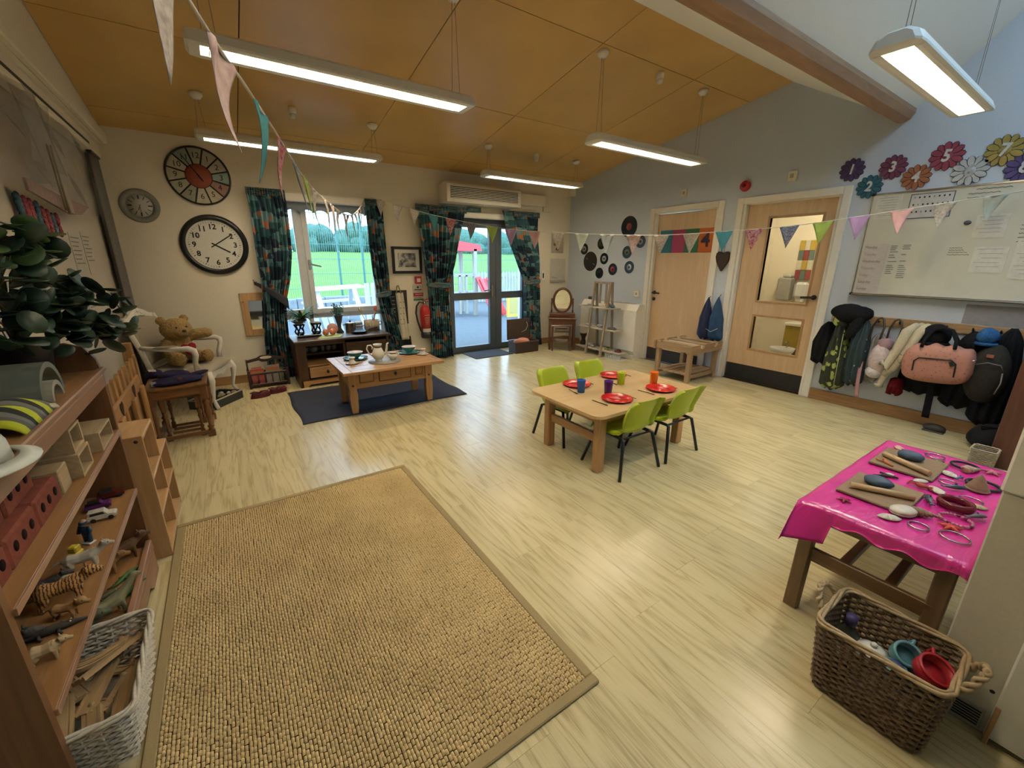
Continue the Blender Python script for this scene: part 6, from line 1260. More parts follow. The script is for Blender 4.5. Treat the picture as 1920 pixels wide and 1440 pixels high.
# ------------------------------------------------------------------ hangings on the left wall
m, nt, b = base('plastic_film', .25); b.inputs['Base Color'].default_value = (.33, .31, .28, 1); b.inputs['Alpha'].default_value = .30
n = nn(nt, 'ShaderNodeTexNoise'); n.inputs['Scale'].default_value = 9; n.inputs['Detail'].default_value = 6; nt.links.new(coords(nt), n.inputs[0]); bump(nt, b, n.outputs[0], .9, .05)
r = ramp(nt, [(.3, (.42, .40, .37)), (.7, (.26, .24, .21))]); nt.links.new(n.outputs[0], r.inputs[0]); nt.links.new(r.outputs[0], b.inputs['Base Color'])
t = T('plastic_sheet', 'crumpled clear plastic sheet hung from the track on the left wall', 'sheet', (-.78, 4.4, 1.75))
def film(u, v): return (-.775 + .022 * math.sin(u * 13 + v * 5) + .015 * math.sin(v * 17 + u * 9), 3.45 + 1.75 * u, 1.80 + .56 * v + .05 * math.sin(u * 6) * (1 - v))
G().grid(film, 50, 22).o('film', 'plastic_film', t)
G().grid(lambda u, v: (-.742 + .02 * math.sin(u * 9 + v * 4), 3.5 + .62 * u, 1.93 + .40 * v), 20, 14).o('hanging_bag', 'plastic_film', t)
for a, c in (((-.745, 3.98, 2.09), (-.74, 3.96, 1.70)), ((-.745, 3.90, 2.08), (-.74, 3.90, 1.71))): G().cyl(a, c, .006, 6).o('stick', P('stick_tan', (.22, .18, .11)), t)
t = T('paper_boat', 'large pinkish folded paper boat hanging on the left wall', 'decoration', (-.76, 4.15, 1.70))
PK = P('paper_pinkish', (.26, .17, .14), (.20, .13, .105), .8)
G().prism([(3.35, 1.82), (3.9, 1.80), (4.66, 1.80), (4.35, 1.72), (4.07, 1.70), (3.35, 1.76)], .012, FR((-.765, 0, 0), (0, 1, 0), (0, 0, 1))).o('hull', PK, t); G().prism([(4.03, 1.71), (4.12, 1.71), (4.08, 1.88), (4.0, 1.87)], .008, FR((-.752, 0, 0), (0, 1, 0), (0, 0, 1))).o('mast_fold', P('paper_tan', (.30, .25, .17)), t)
t = T('tissue_garland', 'red and teal tissue flower garland on the left wall behind the plant', 'garland', (-.82, 3.8, 1.5))
rr = random.Random(4)
for k in range(22):
    u = (k % 8) / 7; v = k // 8; y = 3.42 + .62 * u + .02 * rr.random(); z = 1.72 - .055 * v - .12 * u * .6 + .02 * rr.random()
    g = G()
    for j in range(5): a = 2 * PI * j / 5; g.sph((-.825, y + .02 * math.cos(a), z + .02 * math.sin(a)), (.012, .022, .018), 8, 5, (a, 0, 0))
    g.o('tissue_flower', P('tissue_red', (.26, .02, .03)) if (k + v) % 3 else P('tissue_teal', (.03, .10, .14)), t)
for k, (y0, y1, z0, z1) in enumerate([(4.33, 4.62, 1.34, 1.60), (4.68, 4.95, 1.30, 1.62), (4.35, 4.6, 1.02, 1.28)]):
    t = T('wall_notice', ['typed notice nearest the garland on the left wall', 'typed notice nearest the grey curtain on the left wall', 'lower typed notice on the left wall'][k], 'notice', (-.845, (y0 + y1) / 2, z0), group='typed notices on the left wall')
    G().bx(LX + .0005, LX + .003, y0, y1, z0, z1).o('sheet', P('notice_dull', (.44, .39, .31)), t)
    for j in range(7): G().bx(LX + .003, LX + .0036, y0 + .03, y1 - .03 - .03 * (j % 3), z1 - .035 - j * .03, z1 - .028 - j * .03).o('print_line', 'ink_grey', t)
t = T('grey_curtain', 'narrow grey gathered curtain in the far left corner', 'curtain', (-.79, 5.56, .05))
GC = P('curtain_grey', (.20, .19, .175), (.16, .15, .14), .9, scale=60)
G().grid(lambda u, v: (-.80 + .028 * math.sin(u * 7 * PI), 5.46 + .26 * u + .02 * (1 - v) * u, .06 + 2.26 * v), 56, 12, thick=.003).o('cloth', GC, t)
G().bx(-.80, -.765, 5.40, 5.75, 2.31, 2.335, .004).o('curtain_rail', 'black_metal', t)
# ------------------------------------------------------------------ vanity in the far corner
WOOD('mahogany', (.16, .06, .03), (.11, .04, .02), 0, .3, coat=.2); WOOD('mahogany_z', (.15, .055, .028), (.10, .036, .018), 2, .3, coat=.2)
t = T('dressing_table', 'small mahogany dressing table with oval swing mirror in the corner', 'dressing table', (4.60, 5.29, 0), math.radians(-38), local=True)
w, d = .23, .17
G().bx(-w, w, -d, d, .50, .525, .006).o('table_top', 'mahogany', t)
for sx in (-1, 1):
    for sy in (-1, 1): G().bx(sx * (w - .03) - .016, sx * (w - .03) + .016, sy * (d - .03) - .016, sy * (d - .03) + .016, 0, .50, .004).o('leg', 'mahogany_z', t)
G().bx(-w + .03, w - .03, -d + .015, -d + .03, .43, .50, .003).o('front_apron', 'mahogany', t)
for sx in (-1, 1): G().bx(sx * (w - .03) - .008, sx * (w - .03) + .008, -d + .03, d - .03, .43, .50).o('side_apron', 'mahogany', t)
G().bx(-w + .02, w - .02, -.06, d - .01, .525, .59, .006).o('trinket_drawer', 'mahogany', t); G().bx(-.09, .09, -.064, -.06, .535, .58, .003).o('drawer_front', 'mahogany', t)
for sx in (-1, 1): G().lathe([(.012, 0), (.016, .03), (.009, .06), (.013, .16), (.009, .2), (.016, .22), (.006, .24)], 12, (sx * .175, .08, .59)).o('mirror_post', 'mahogany_z', t)
n = 32
pts = [(math.cos(2 * PI * k / n) * .145, .08 - math.sin(2 * PI * k / n) * .03, .79 + math.sin(2 * PI * k / n) * .195) for k in range(n)]
G().tube(pts, .021, 10, closed=True).o('oval_frame', 'mahogany', t)
vs = [(p[0] * .98, p[1] - .004, .79 + (p[2] - .79) * .98) for p in pts] + [(p[0] * .98, p[1] + .004, .79 + (p[2] - .79) * .98) for p in pts]
G().add(vs, [tuple(range(n)), tuple(range(n, 2 * n))[::-1]] + [(i, (i + 1) % n, n + (i + 1) % n, n + i) for i in range(n)]).o('oval_mirror', 'mirror_glass', t)
for sx in (-1, 1): G().lathe([(.014, -.012), (.014, .012)], 12, (sx * .165, .078, .79), (0, PI / 2, 0)).o('pivot_knob', 'mahogany', t)
t = T('dressing_stool', 'mahogany stool holding two white trays pushed under the dressing table', 'stool', (4.50, 5.18, 0), math.radians(-38), local=True)
G().bx(-.165, .165, -.11, .11, .40, .42, .006).o('stool_top', 'mahogany', t)
for sx in (-1, 1):
    for sy in (-1, 1): G().bx(sx * .145 - .013, sx * .145 + .013, sy * .09 - .013, sy * .09 + .013, 0, .40, .003).o('leg', 'mahogany_z', t)
for z, lb in ((.14, 'lower'), (.315, 'upper')): G().bx(-.13, .13, -.085, .085, z - .012, z, .002).o('inner_shelf', 'mahogany', t)
for z, lb in ((.142, 'lower white wicker tray inside the dressing stool'), (.317, 'upper white wicker tray inside the dressing stool')):
    t = T('wicker_tray', lb, 'tray', (4.50, 5.18, z), math.radians(-38), 'trays in the dressing stool', local=True)
    g = G(); 
    for k in range(4): g.tube([(math.cos(a) * (.10 + .003 * k), math.sin(a) * (.065 + .003 * k), .006 + k * .009) for a in [2 * PI * i / 24 for i in range(24)]], .006, 6, closed=True)
    g.o('woven_side', WICK, t); G().lathe([(0, 0), (.1, 0), (.1, .006), (0, .006)], 24, sx=1, sy=.65).o('tray_base', WICK, t)
# ------------------------------------------------------------------ wicker hamper with open lid
DW = P('wicker_dark', (.10, .065, .05), (.06, .038, .03), .6, scale=120)
t = T('wicker_hamper', 'open dark wicker hamper with pink cloth beside the glazed doors', 'hamper', (3.88, 5.44, 0))
fn = rectline(3.69, 4.13, 5.31, 5.53, .015, .006, .01, .175)
g = G(); weave_wall(fn, 80, 13, .003, .0066, g); g.o('woven_wall', DW, t)
G().bx(3.69, 4.13, 5.31, 5.53, .002, .012).o('base', DW, t)
g = G(); g.tube([fn(i / 60, 1)[0] for i in range(60)], .010, 6, closed=True); g.o('rim', DW, t)
g = G()
for j in range(17): z = .20 + j * .019; y = 5.545 + .06 * (z - .19); g.tube([(3.68 + .033 * i, y + .003 * (1 if (i + j) % 2 else -1), z) for i in range(14)], .0105, 6)
ld = g.o('open_lid', DW, t)
G().tube([(3.68, 5.545, .19), (3.68, 5.565, .51), (4.12, 5.565, .51), (4.12, 5.545, .19)], .010, 6).o('lid_frame', DW, ld)
G().tube([(3.95, 5.535, .30), (4.03, 5.53, .33), (4.07, 5.535, .40), (4.05, 5.54, .46)], .006, 6).o('lid_strap', TRIM, ld)
lump((3.86, 5.41, .165), (.14, .085, .06), 21, .3, flat=False).o('pink_cloth', P('cloth_pink', (.58, .20, .19), (.50, .26, .16), .9, scale=20), label='crumpled pink and peach cloth heaped in the open hamper', cat='cloth')
# ------------------------------------------------------------------ storage heater and ladder shelf
t = T('storage_heater', 'white storage heater on the blue wall behind the ladder shelf', 'heater', (5.03, 4.6, 0))
G().prism([(0, .06), (.14, .06), (.19, .12), (.19, .72), (.13, .81), (0, .81)], 1.16, FR((5.125, 4.04, 0), (-1, 0, 0), (0, 0, 1))).o('casing', 'white_gloss', t)
for k in range(9): G().bx(4.99, 5.10, 4.15 + k * .1, 4.22 + k * .1, .8101, .8125).o('top_grille', 'holder_grey', t)
g = G()
for k in range(7): g.bx(4.936, 4.94, 4.07 + k * .03, 4.088 + k * .03, .075, .125)
G().bx(4.95, 5.125, 4.05, 5.19, 0, .06).o('plinth', 'white_gloss', t)
LW = WOOD('ladder_grey', (.34, .26, .17), (.26, .19, .12), 2, .6); LWY = WOOD('ladder_board', (.50, .43, .33), (.42, .35, .26), 1, .6)
t = T('ladder_shelf', 'weathered A-frame ladder shelf of small toys below the records', 'shelf', (4.77, 4.58, 0))
for y in (4.42, 4.735): G().bar((4.635, y, 0.0), (4.755, y - .015, 1.12), .035, .026, .002, up=(1, 0, 0)).o('front_leg', LW, t); G().bar((4.90, y + .0, 0.0), (4.785, y - .015, 1.12), .035, .026, .002, up=(1, 0, 0)).o('rear_leg', LW, t)
G().bx(4.745, 4.795, 4.38, 4.745, 1.095, 1.125, .003).o('top_bar', LW, t)
SHV = [(.745, 4.30, 5.02), (.425, 4.22, 4.98), (.10, 4.10, 5.03)]
for z, y0, y1 in SHV: G().bx(4.685, 4.895, y0, y1, z - .016, z, .003).o('shelf_board', LWY, t)
for k, y in enumerate((4.50, 4.62)): G().bx(4.765, 4.775, y - .02, y + .02, .80, 1.09, .002).o('hanging_slat', LW, t)
def smalltoy(kind, label, x, y, z, parts, cat='toy'):
    t = T(kind, label, cat, (x, y, z))
    for nm, m_, sh in parts:
        g = G(); sh(g, x, y, z); g.o(nm, m_, t)
RY = P('toy_red', (.45, .03, .03), None, .35); YG = P('toy_lime', (.50, .48, .03), None, .35); TB = P('toy_steelblue', (.06, .14, .22), None, .4); GRY = P('toy_grey', (.3, .3, .29), None, .6)
smalltoy('toy_ball', 'red and yellow toy on the top board of the ladder shelf', 4.79, 4.47, .745, [('red_half', RY, lambda g, x, y, z: g.sph((x, y, z + .04), .04, 14, 8)), ('yellow_band', P('toy_gold', (.6, .35, .03)), lambda g, x, y, z: g.torus((x, y, z + .045), .036, .010, 18, 6, (.5, 0, 0)))])
smalltoy('toy_whale', 'small blue toy beside the red ball on the ladder shelf', 4.79, 4.375, .745, [('body', TB, lambda g, x, y, z: g.sph((x, y, z + .025), (.03, .045, .026), 14, 8)), ('tail', TB, lambda g, x, y, z: g.sph((x, y + .05, z + .035), (.02, .012, .014), 8, 6))])
smalltoy('slate_plate', 'grey slate coaster on the left of the ladder shelf top board', 4.79, 4.86, .745, [('slate', GRY, lambda g, x, y, z: g.bx(x - .06, x + .06, y - .08, y + .08, z, z + .01, .003)), ('pebble', P('pebble', (.4, .38, .33)), lambda g, x, y, z: g.sph((x, y, z + .02), (.03, .04, .012), 10, 6))])
smalltoy('toy_shell', 'pale toy shell on the middle board of the ladder shelf', 4.79, 4.84, .425, [('shell', P('shell_pale', (.5, .46, .38)), lambda g, x, y, z: g.sph((x, y, z + .022), (.05, .07, .022), 12, 8)), ('ridge', GRY, lambda g, x, y, z: g.sph((x, y, z + .043), (.012, .05, .006), 8, 6))])
smalltoy('toy_rocket', 'grey and red toy on the middle board of the ladder shelf', 4.79, 4.36, .425, [('body', P('toy_slate', (.16, .18, .2)), lambda g, x, y, z: g.bx(x - .03, x + .03, y - .08, y + .07, z, z + .028, .008)), ('red_panel', P('toy_coral', (.36, .12, .10)), lambda g, x, y, z: g.bx(x - .02, x + .02, y - .06, y + .02, z + .028, z + .04, .005))])
smalltoy('toy_stone', 'rounded grey stone on the middle board of the ladder shelf', 4.79, 4.60, .425, [('stone', GRY, lambda g, x, y, z: g.sph((x, y, z + .028), (.045, .06, .028), 12, 8)), ('chip', P('chip_pale', (.45, .43, .4)), lambda g, x, y, z: g.sph((x - .03, y - .02, z + .012), (.02, .02, .012), 8, 6))])
toycar('yellow-green toy car on the bottom board of the ladder shelf', 4.79, 4.42, .10, PI / 2, (.50, .48, .03), .10)
toycar('red toy car at the right end of the ladder shelf', 4.79, 4.20, .10, PI / 2, (.30, .03, .03), .10)
smalltoy('djembe_drum', 'small dark waisted drum on the bottom board of the ladder shelf', 4.80, 4.97, .10, [('drum_body', P('drum_dark', (.03, .014, .01), None, .4), lambda g, x, y, z: g.lathe([(0, 0), (.05, 0), (.045, .04), (.028, .09), (.035, .13), (.06, .17), (.062, .19)], 20, (x, y, z))), ('drum_skin', P('drum_skin', (.45, .38, .28)), lambda g, x, y, z: g.lathe([(0, .193), (.061, .193), (.061, .189), (0, .189)], 20, (x, y, z)))])
smalltoy('pebble_pile', 'pair of pale stones on the bottom board of the ladder shelf', 4.79, 4.78, .10, [('stone', GRY, lambda g, x, y, z: g.sph((x, y, z + .03), (.05, .06, .03), 12, 8)), ('stone', P('pebble', (.4, .38, .33)), lambda g, x, y, z: g.sph((x - .04, y - .07, z + .02), (.03, .04, .02), 12, 8))])
smalltoy('heater_clock', 'small black gadget on top of the storage heater', 5.06, 5.10, .811, [('body', 'black_plastic', lambda g, x, y, z: g.bx(x - .03, x + .03, y - .055, y + .055, z, z + .045, .012)), ('foot', 'black_plastic', lambda g, x, y, z: g.bx(x - .02, x + .02, y - .03, y + .03, z, z + .006))], 'gadget')
t = T('wire_basket', 'low white slatted tray on the floor below the ladder shelf', 'tray', (4.78, 4.25, 0))
g = G(); 
for k in range(9): G().bx(4.70, 4.706, 4.08 + k * .035, 4.098 + k * .035, .005, .06).o('slat', 'white_gloss', t)
G().bx(4.70, 4.86, 4.07, 4.39, .0, .006).o('tray_base', 'white_gloss', t); G().bx(4.698, 4.71, 4.07, 4.39, .058, .066, .002).o('tray_rim', 'white_gloss', t)
# ------------------------------------------------------------------ vinyl records
VIN = P('vinyl', (.008, .008, .009), (.013, .013, .014), .3)
RC = [(4.47, 1.914, .15, (.34, .05, .06), 'large record with red label at the top of the record cluster'), (4.235, 1.697, .088, (.34, .32, .26), 'small record with tan ring nearest the door frame'), (5.40, 1.616, .09, (.30, .34, .34), 'small record with grey label highest near the corner'), (5.01, 1.69, .088, (.05, .05, .05), 'small all black record partly behind the pale blue pennant'), (4.472, 1.552, .09, (.20, .22, .10), 'small record with multicoloured label below the large red one'), (5.243, 1.418, .155, (.012, .012, .012), 'large all black record at the left of the cluster'), (4.933, 1.46, .088, (.42, .42, .40), 'small record with white label at the middle of the cluster'), (4.736, 1.299, .09, (.38, .05, .06), 'small record with red label low in the cluster'), (4.408, 1.336, .09, (.46, .50, .54), 'small record with white ring low near the door'), (5.02, 1.235, .086, (.015, .018, .025), 'lowest small black record above the ladder shelf')]
for y, z, r_, c, lb in RC:
    t = T('vinyl_record', lb, 'record', (WX - .003, y, z), group='vinyl records on the blue wall')
    G().lathe([(0, 0), (r_, 0), (r_, .003), (r_ * .95, .004), (0, .004)], 40, (WX - .0005, y, z), (0, -PI / 2, 0), smooth=False).o('disc', VIN, t)
    if r_ < .14 or c[0] > .1: G().lathe([(0, 0), (r_ * (.5 if r_ < .1 else .33), 0), (r_ * (.5 if r_ < .1 else .33), .001), (0, .001)], 28, (WX - .0045, y, z), (0, -PI / 2, 0)).o('label', P('label_%d' % int(z * 1000), c, tuple(q * .75 for q in c), .5, scale=40), t)
    else:
        for a in (.5, 3.6): G().bar((WX - .005, y + math.cos(a) * .07, z + math.sin(a) * .07), (WX - .005, y + math.cos(a) * .12, z + math.sin(a) * .12), .006, .001, up=(1, 0, 0)).o('clock_mark', P('mark_grey', (.35, .35, .35)), t)
    G().lathe([(0, 0), (.007 if r_ > .1 else .017, 0), (0, .0012)], 12, (WX - .0055, y, z), (0, -PI / 2, 0)).o('centre_hole', 'vinyl', t)
# ------------------------------------------------------------------ number banner, wall fittings, heart, bags
t = T('number_banner', 'four panel banner in teal pink green and orange hung on the plain door', 'banner', (WX + .04, 3.55, 1.53))
cols = [(.03, .16, .20), (.34, .05, .12), (.04, .16, .07), (.48, .12, .02)]
for k in range(4):
    y0 = 3.93 - k * .197; pn = G().bx(WX + .038, WX + .0445, y0 - .195, y0, 1.535, 1.83, .001).o('panel', P('banner_%d' % k, cols[k], tuple(q * .88 for q in cols[k]), .8, scale=60), t)
    if k == 3: text('4', .24, rightM(y0 - .098, 1.68, WX + .0375), P('num_plum', (.04, .012, .04)), pn, 'numeral', bold=.006)
for nm, lb, y, z, w_, h in (('light_switch', 'white switch plate on the blue wall left of the plain door', 4.21, .955, .09, .09), ('emergency_unit', 'small white wall unit above the plain door', 3.59, 2.27, .075, .09), ('door_sensor', 'small square white sensor above the glazed timber door', 2.32, 2.285, .085, .10)):
    t = T(nm, lb, 'wall fitting', (WX, y, z - h / 2)); G().bx(WX - .028, WX - .001, y - w_ / 2, y + w_ / 2, z - h / 2, z + h / 2, .006).o('plate', 'cream_paint', t); G().bx(WX - .032, WX - .028, y - w_ * .2, y + w_ * .2, z - h * .2, z + h * .2, .002).o('button', 'holder_grey', t)
t = T('alarm_bell', 'red round fire alarm sounder above the door frames', 'alarm', (WX, 2.80, 2.25))
G().lathe([(.055, 0), (.06, .015), (.055, .04), (.035, .055), (0, .058)], 24, (WX - .001, 2.80, 2.25), (0, -PI / 2, 0)).o('sounder', RED, t); G().lathe([(.02, .058), (.015, .064), (0, .065)], 14, (WX - .001, 2.80, 2.25), (0, -PI / 2, 0)).o('lens', P('lens_dark', (.10, .01, .012)), t)
t = T('hanging_heart', 'dark brown woven heart hanging between the two door frames', 'decoration', (WX - .03, 2.945, 1.30))
g = G(); hp = [(0, -.13), (.035, -.08), (.07, -.02), (.085, .04), (.078, .08), (.055, .10), (.025, .095), (0, .075), (-.025, .095), (-.055, .10), (-.078, .08), (-.085, .04), (-.07, -.02), (-.035, -.08)]
g.prism(hp, .035, rightM(2.945, 1.44, WX - .005)); q = g.o('heart', P('heart_brown', (.05, .028, .018), (.03, .016, .01), .8, scale=50, bmp=.5), t)
G().cyl((WX - .02, 2.945, 1.52), (WX - .004, 2.945, 1.66), .003, 5).o('cord', 'stick_tan', t)
def garment(name, label, cat, yc, z0, z1, wt, wb, dep, mat, seed, xw=WX - .03, folds=5, lean=0, parts=True, fold_amp=.12, mid=None, group='coats and bags on the pegs'):
    """cloth volume hanging against the right wall"""
    q = random.Random(seed); ph = q.uniform(0, 6)
    t = T(name, label, cat, (xw, yc, z0), group=group)
    def f(u, v):
        if mid is None: wd = wb + (wt - wb) * v
        else: wd = (wb + (mid - wb) * v * 2) if v < .5 else (mid + (wt - mid) * (v - .5) * 2)
        cap = min(1, (1 - v) * 7 + .08) ** .5 * min(1, v * 12 + .15) ** .5
        a = PI * u; fo = 1 + fold_amp * math.sin(a * folds * 2 + ph + 2.2 * math.sin(v * 3 + ph)) + .06 * math.sin(v * 15 + u * 9 + ph)
        z = z0 + (z1 - z0) * v
        return (xw - dep * math.sin(a) * fo * cap * (.75 + .35 * math.sin(PI * v)), yc + lean * (v - .5) + math.cos(a) * wd * cap * (1 + .03 * math.sin(v * 11 + ph)), z + .012 * math.sin(u * 12 + ph) * (1 - v))
    G().grid(f, 40, 26, thick=.004).o('cloth', mat, t)
    return t
BLUE1 = P('bag_navy', (.015, .025, .085), (.01, .018, .06), .7, scale=20); BLUE2 = P('bag_blue', (.02, .075, .17), (.012, .045, .12), .7, scale=12)
t = garment('drawstring_bag', 'dark navy drawstring bag hanging left of the lighter blue one', 'bag', 3.055, .455, .99, .012, .085, .055, BLUE1, 31, folds=3, mid=.085, lean=-.02, group='blue bags on the door hooks')
G().cyl((WX - .05, 3.04, .97), (WX - .002, 3.03, 1.02), .004, 5).o('cord', 'black_plastic', t)
t = garment('drawstring_bag', 'bright blue drawstring bag with pale line hanging right of the navy one', 'bag', 2.905, .455, 1.0, .012, .10, .065, BLUE2, 32, folds=3, mid=.09, lean=.02, group='blue bags on the door hooks')
G().tube([(WX - .105, 2.99, .60), (WX - .112, 2.92, .57), (WX - .10, 2.84, .62)], .003, 5).o('pale_line', 'clock_white', t); G().cyl((WX - .05, 2.915, .98), (WX - .002, 2.91, 1.03), .004, 5).o('cord', 'black_plastic', t)
# ------------------------------------------------------------------ wooden sensory table
SB = WOOD('sensory_pine', (.42, .28, .16), (.33, .21, .11), 0, .55); SBY = WOOD('sensory_pine_y', (.42, .28, .16), (.33, .21, .11), 1, .55); SBZ = WOOD('sensory_pine_z', (.42, .28, .16), (.33, .21, .11), 2, .55)
t = T('trough_table', 'low pine trough table with notched ends in front of the door frames', 'table', (4.77, 3.04, 0))
for x in (4.50, 5.03):
    for y in (2.83, 3.27): G().bx(x - .027, x + .027, y - .027, y + .027, 0, .46, .004).o('leg', SBZ, t)
def notched(y):
    n = 10; pl = [(4.44, .36), (5.09, .36), (5.09, .465)]
    for cx in (4.93, 4.66): pl += [(cx + .045, .465)] + [(cx + .045 * math.cos(PI * k / n), .455 - .045 * math.sin(PI * k / n)) for k in range(n + 1)] + [(cx - .045, .465)]
    pl += [(4.44, .465)]
    return G().prism(pl, .022, Matrix.Translation((0, y, 0)) @ Matrix.Rotation(PI / 2, 4, 'X')).o('notched_end', SB, t)
notched(2.80); notched(3.315)
for x in (4.47, 5.06): G().bx(x - .01, x + .01, 2.80, 3.29, .37, .45, .003).o('side_rail', SBY, t)
for x in (4.56, 4.79, 5.0): G().bx(x - .045, x + .045, 2.80, 3.29, .44, .455, .004).o('top_slat', SBY, t)
for x in (4.66, 4.93): G().grid(lambda u, v: (x - .05 * math.cos(PI * u), 2.81 + .48 * v, .445 - .042 * math.sin(PI * u)), 12, 2, thick=.004).o('trough', P('trough_cream', (.55, .50, .42), None, .5), t)
for k in range(5): G().bx(4.48, 5.05, 2.85 + k * .085, 2.925 + k * .085, .09, .105, .003).o('shelf_slat', SB, t)
for y in (2.83, 3.27): G().bx(4.50, 5.03, y - .012, y + .012, .045, .09, .003).o('low_rail', SB, t)
# ------------------------------------------------------------------ coat pegs and coats
CR = WOOD('peg_rail_wood', (.40, .26, .13), (.32, .19, .09), 1, .45)
t = T('coat_rail', 'wooden peg rail on the blue wall carrying coats and bags', 'coat rack', (WX - .02, 1.0, .84))
G().bx(WX - .022, WX - .001, .30, 1.70, .845, .925, .004).o('rail', CR, t)
for k in range(9): y = .38 + k * .155; G().tube([(WX - .02, y, .885), (WX - .06, y, .88), (WX - .075, y, .905)], .006, 6).o('peg', 'black_metal', t)
BK = P('coat_black', (.010, .010, .012), (.016, .016, .018), .9, scale=50, bmp=.2)
m, nt, b = base('dino_print', .7); co = coords(nt, 'Object', (1, 1, 1)); vo = nn(nt, 'ShaderNodeTexVoronoi'); vo.inputs['Scale'].default_value = 13; nt.links.new(co, vo.inputs['Vector']); nz = nn(nt, 'ShaderNodeTexNoise'); nz.inputs['Scale'].default_value = 60; nt.links.new(co, nz.inputs[0]); ad = nn(nt, 'ShaderNodeMath', operation='MULTIPLY_ADD'); ad.inputs[1].default_value = .35; nt.links.new(nz.outputs[0], ad.inputs[0]); nt.links.new(vo.outputs['Distance'], ad.inputs[2])
r = ramp(nt, [(0, (.42, .48, .12)), (.53, (.42, .48, .12)), (.56, (.028, .034, .020)), (1, (.035, .042, .024))]); nt.links.new(ad.outputs[0], r.inputs[0]); nt.links.new(r.outputs[0], b.inputs['Base Color'])
garment('jacket', 'black jacket hanging lowest at the left end of the coat rail', 'coat', 1.70, .40, .84, .05, .10, .11, BK, 41, mid=.11)
t = garment('raincoat', 'dark green child raincoat with lime dinosaur print', 'coat', 1.565, .16, .925, .045, .115, .13, MATS['dino_print'], 42, mid=.095, xw=WX - .05)
G().tube([(WX - .19, 1.50, .20), (WX - .205, 1.505, .5), (WX - .18, 1.52, .75)], .004, 5).o('zip', P('zip_lime', (.42, .45, .2)), t)
lump((WX - .13, 1.57, .87), (.07, .075, .07), 51, .15, flat=False).o('hood', 'dino_print', t)
m, nt, b = base('teal_print', .7); co = coords(nt, 'Object', (1, 1, 1)); vo = nn(nt, 'ShaderNodeTexVoronoi'); vo.inputs['Scale'].default_value = 16; nt.links.new(co, vo.inputs['Vector']); r = ramp(nt, [(0, (.35, .42, .42)), (.12, (.30, .38, .38)), (.16, (.022, .042, .046)), (1, (.028, .052, .056))]); nt.links.new(vo.outputs['Distance'], r.inputs[0]); nt.links.new(r.outputs[0], b.inputs['Base Color'])
garment('raincoat', 'dark teal child coat with small pale motifs beside the dinosaur raincoat', 'coat', 1.405, .24, .90, .05, .085, .12, MATS['teal_print'], 43, mid=.085, xw=WX - .05)
t = T('black_hoodie', 'black hoodie bundled over the top of the child coats', 'coat', (WX - .12, 1.50, .72), group='coats and bags on the pegs')
lump((WX - .16, 1.50, .95), (.10, .16, .085), 61, .14, flat=False).o('hood', BK, t); lump((WX - .19, 1.44, .83), (.06, .045, .13), 62, .12, rot=(.3, 0, 0), flat=False).o('sleeve', BK, t)
PKF = P('bag_pink_fluff', (.50, .36, .34), (.58, .50, .48), .95, scale=40, bmp=.8)
t = T('child_backpack', 'fluffy pale pink and white child backpack hanging by dark loop handles', 'bag', (WX - .12, 1.20, .36), group='coats and bags on the pegs')
lump((WX - .14, 1.205, .535), (.085, .085, .16), 63, .08, rot=(-.12, 0, 0), flat=False).o('bag_body', PKF, t); lump((WX - .12, 1.20, .69), (.06, .06, .06), 64, .12, flat=False).o('bag_flap', P('bag_mauve', (.36, .22, .24), (.28, .17, .19), .6, scale=20), t); lump((WX - .16, 1.22, .43), (.06, .07, .06), 65, .1, flat=False).o('white_patch', P('fluff_white', (.62, .58, .56), (.55, .5, .48), .95, scale=50, bmp=.6), t)
LTH = P('leather_brown', (.045, .028, .018), None, .4)
for y in (1.16, 1.285): G().tube([(WX - .13, y - .035, .73), (WX - .10, y - .04, .84), (WX - .085, y - .02, .91), (WX - .08, y + .0, .925), (WX - .085, y + .025, .91), (WX - .10, y + .045, .84), (WX - .12, y + .045, .72)], .0085, 8).o('loop_handle', LTH, t)
G().grid(lambda u, v: (WX - .115 - .03 * math.sin(v * 3), 1.30 + .03 * u + .03 * v, .14 + .36 * v), 3, 12, thick=.004).o('pink_strap', P('strap_pink', (.50, .26, .28)), t)
garment('tote_bag', 'pale grey tote bag behind the pink backpack', 'bag', 1.275, .30, .78, .06, .07, .05, P('tote_grey', (.30, .28, .27), None, .8), 44, xw=WX - .025)
t = T('cream_cardigan', 'cream knitted cardigan draped diagonally over the pegs', 'coat', (WX - .15, 1.08, .32), group='coats and bags on the pegs')
CRC = P('knit_cream', (.52, .45, .32), (.44, .38, .26), .95, scale=90, bmp=.4)
for k, (dx, dy, z0_) in enumerate(((0, 0, .30), (.02, -.045, .42), (.035, .03, .52))): G().tube([(WX - .10 - dx, .99 + dy, .90), (WX - .16 - dx, 1.03 + dy, .84), (WX - .185 - dx, 1.07 + dy * .8, .66), (WX - .19 - dx, 1.115 + dy * .6, .5), (WX - .18 - dx, 1.155 + dy * .5, z0_ + .03), (WX - .175 - dx, 1.16 + dy * .5, z0_)], [.03, .045, .042, .036, .028, .026], 10, flat=.7).o('sleeve', CRC, t)
G().tube([(WX - .175, 1.16, .30), (WX - .175, 1.165, .335)], .033, 10).o('cuff', CRC, t)
t = T('black_hat', 'round black woolly hat between cardigan and pink holdall', 'hat', (WX - .12, .90, .72), group='coats and bags on the pegs'); lump((WX - .13, .89, .82), (.09, .10, .10), 66, .08, flat=False).o('crown', BK, t); G().torus((WX - .13, .89, .755), .085, .018, 20, 8).o('brim_roll', BK, t)
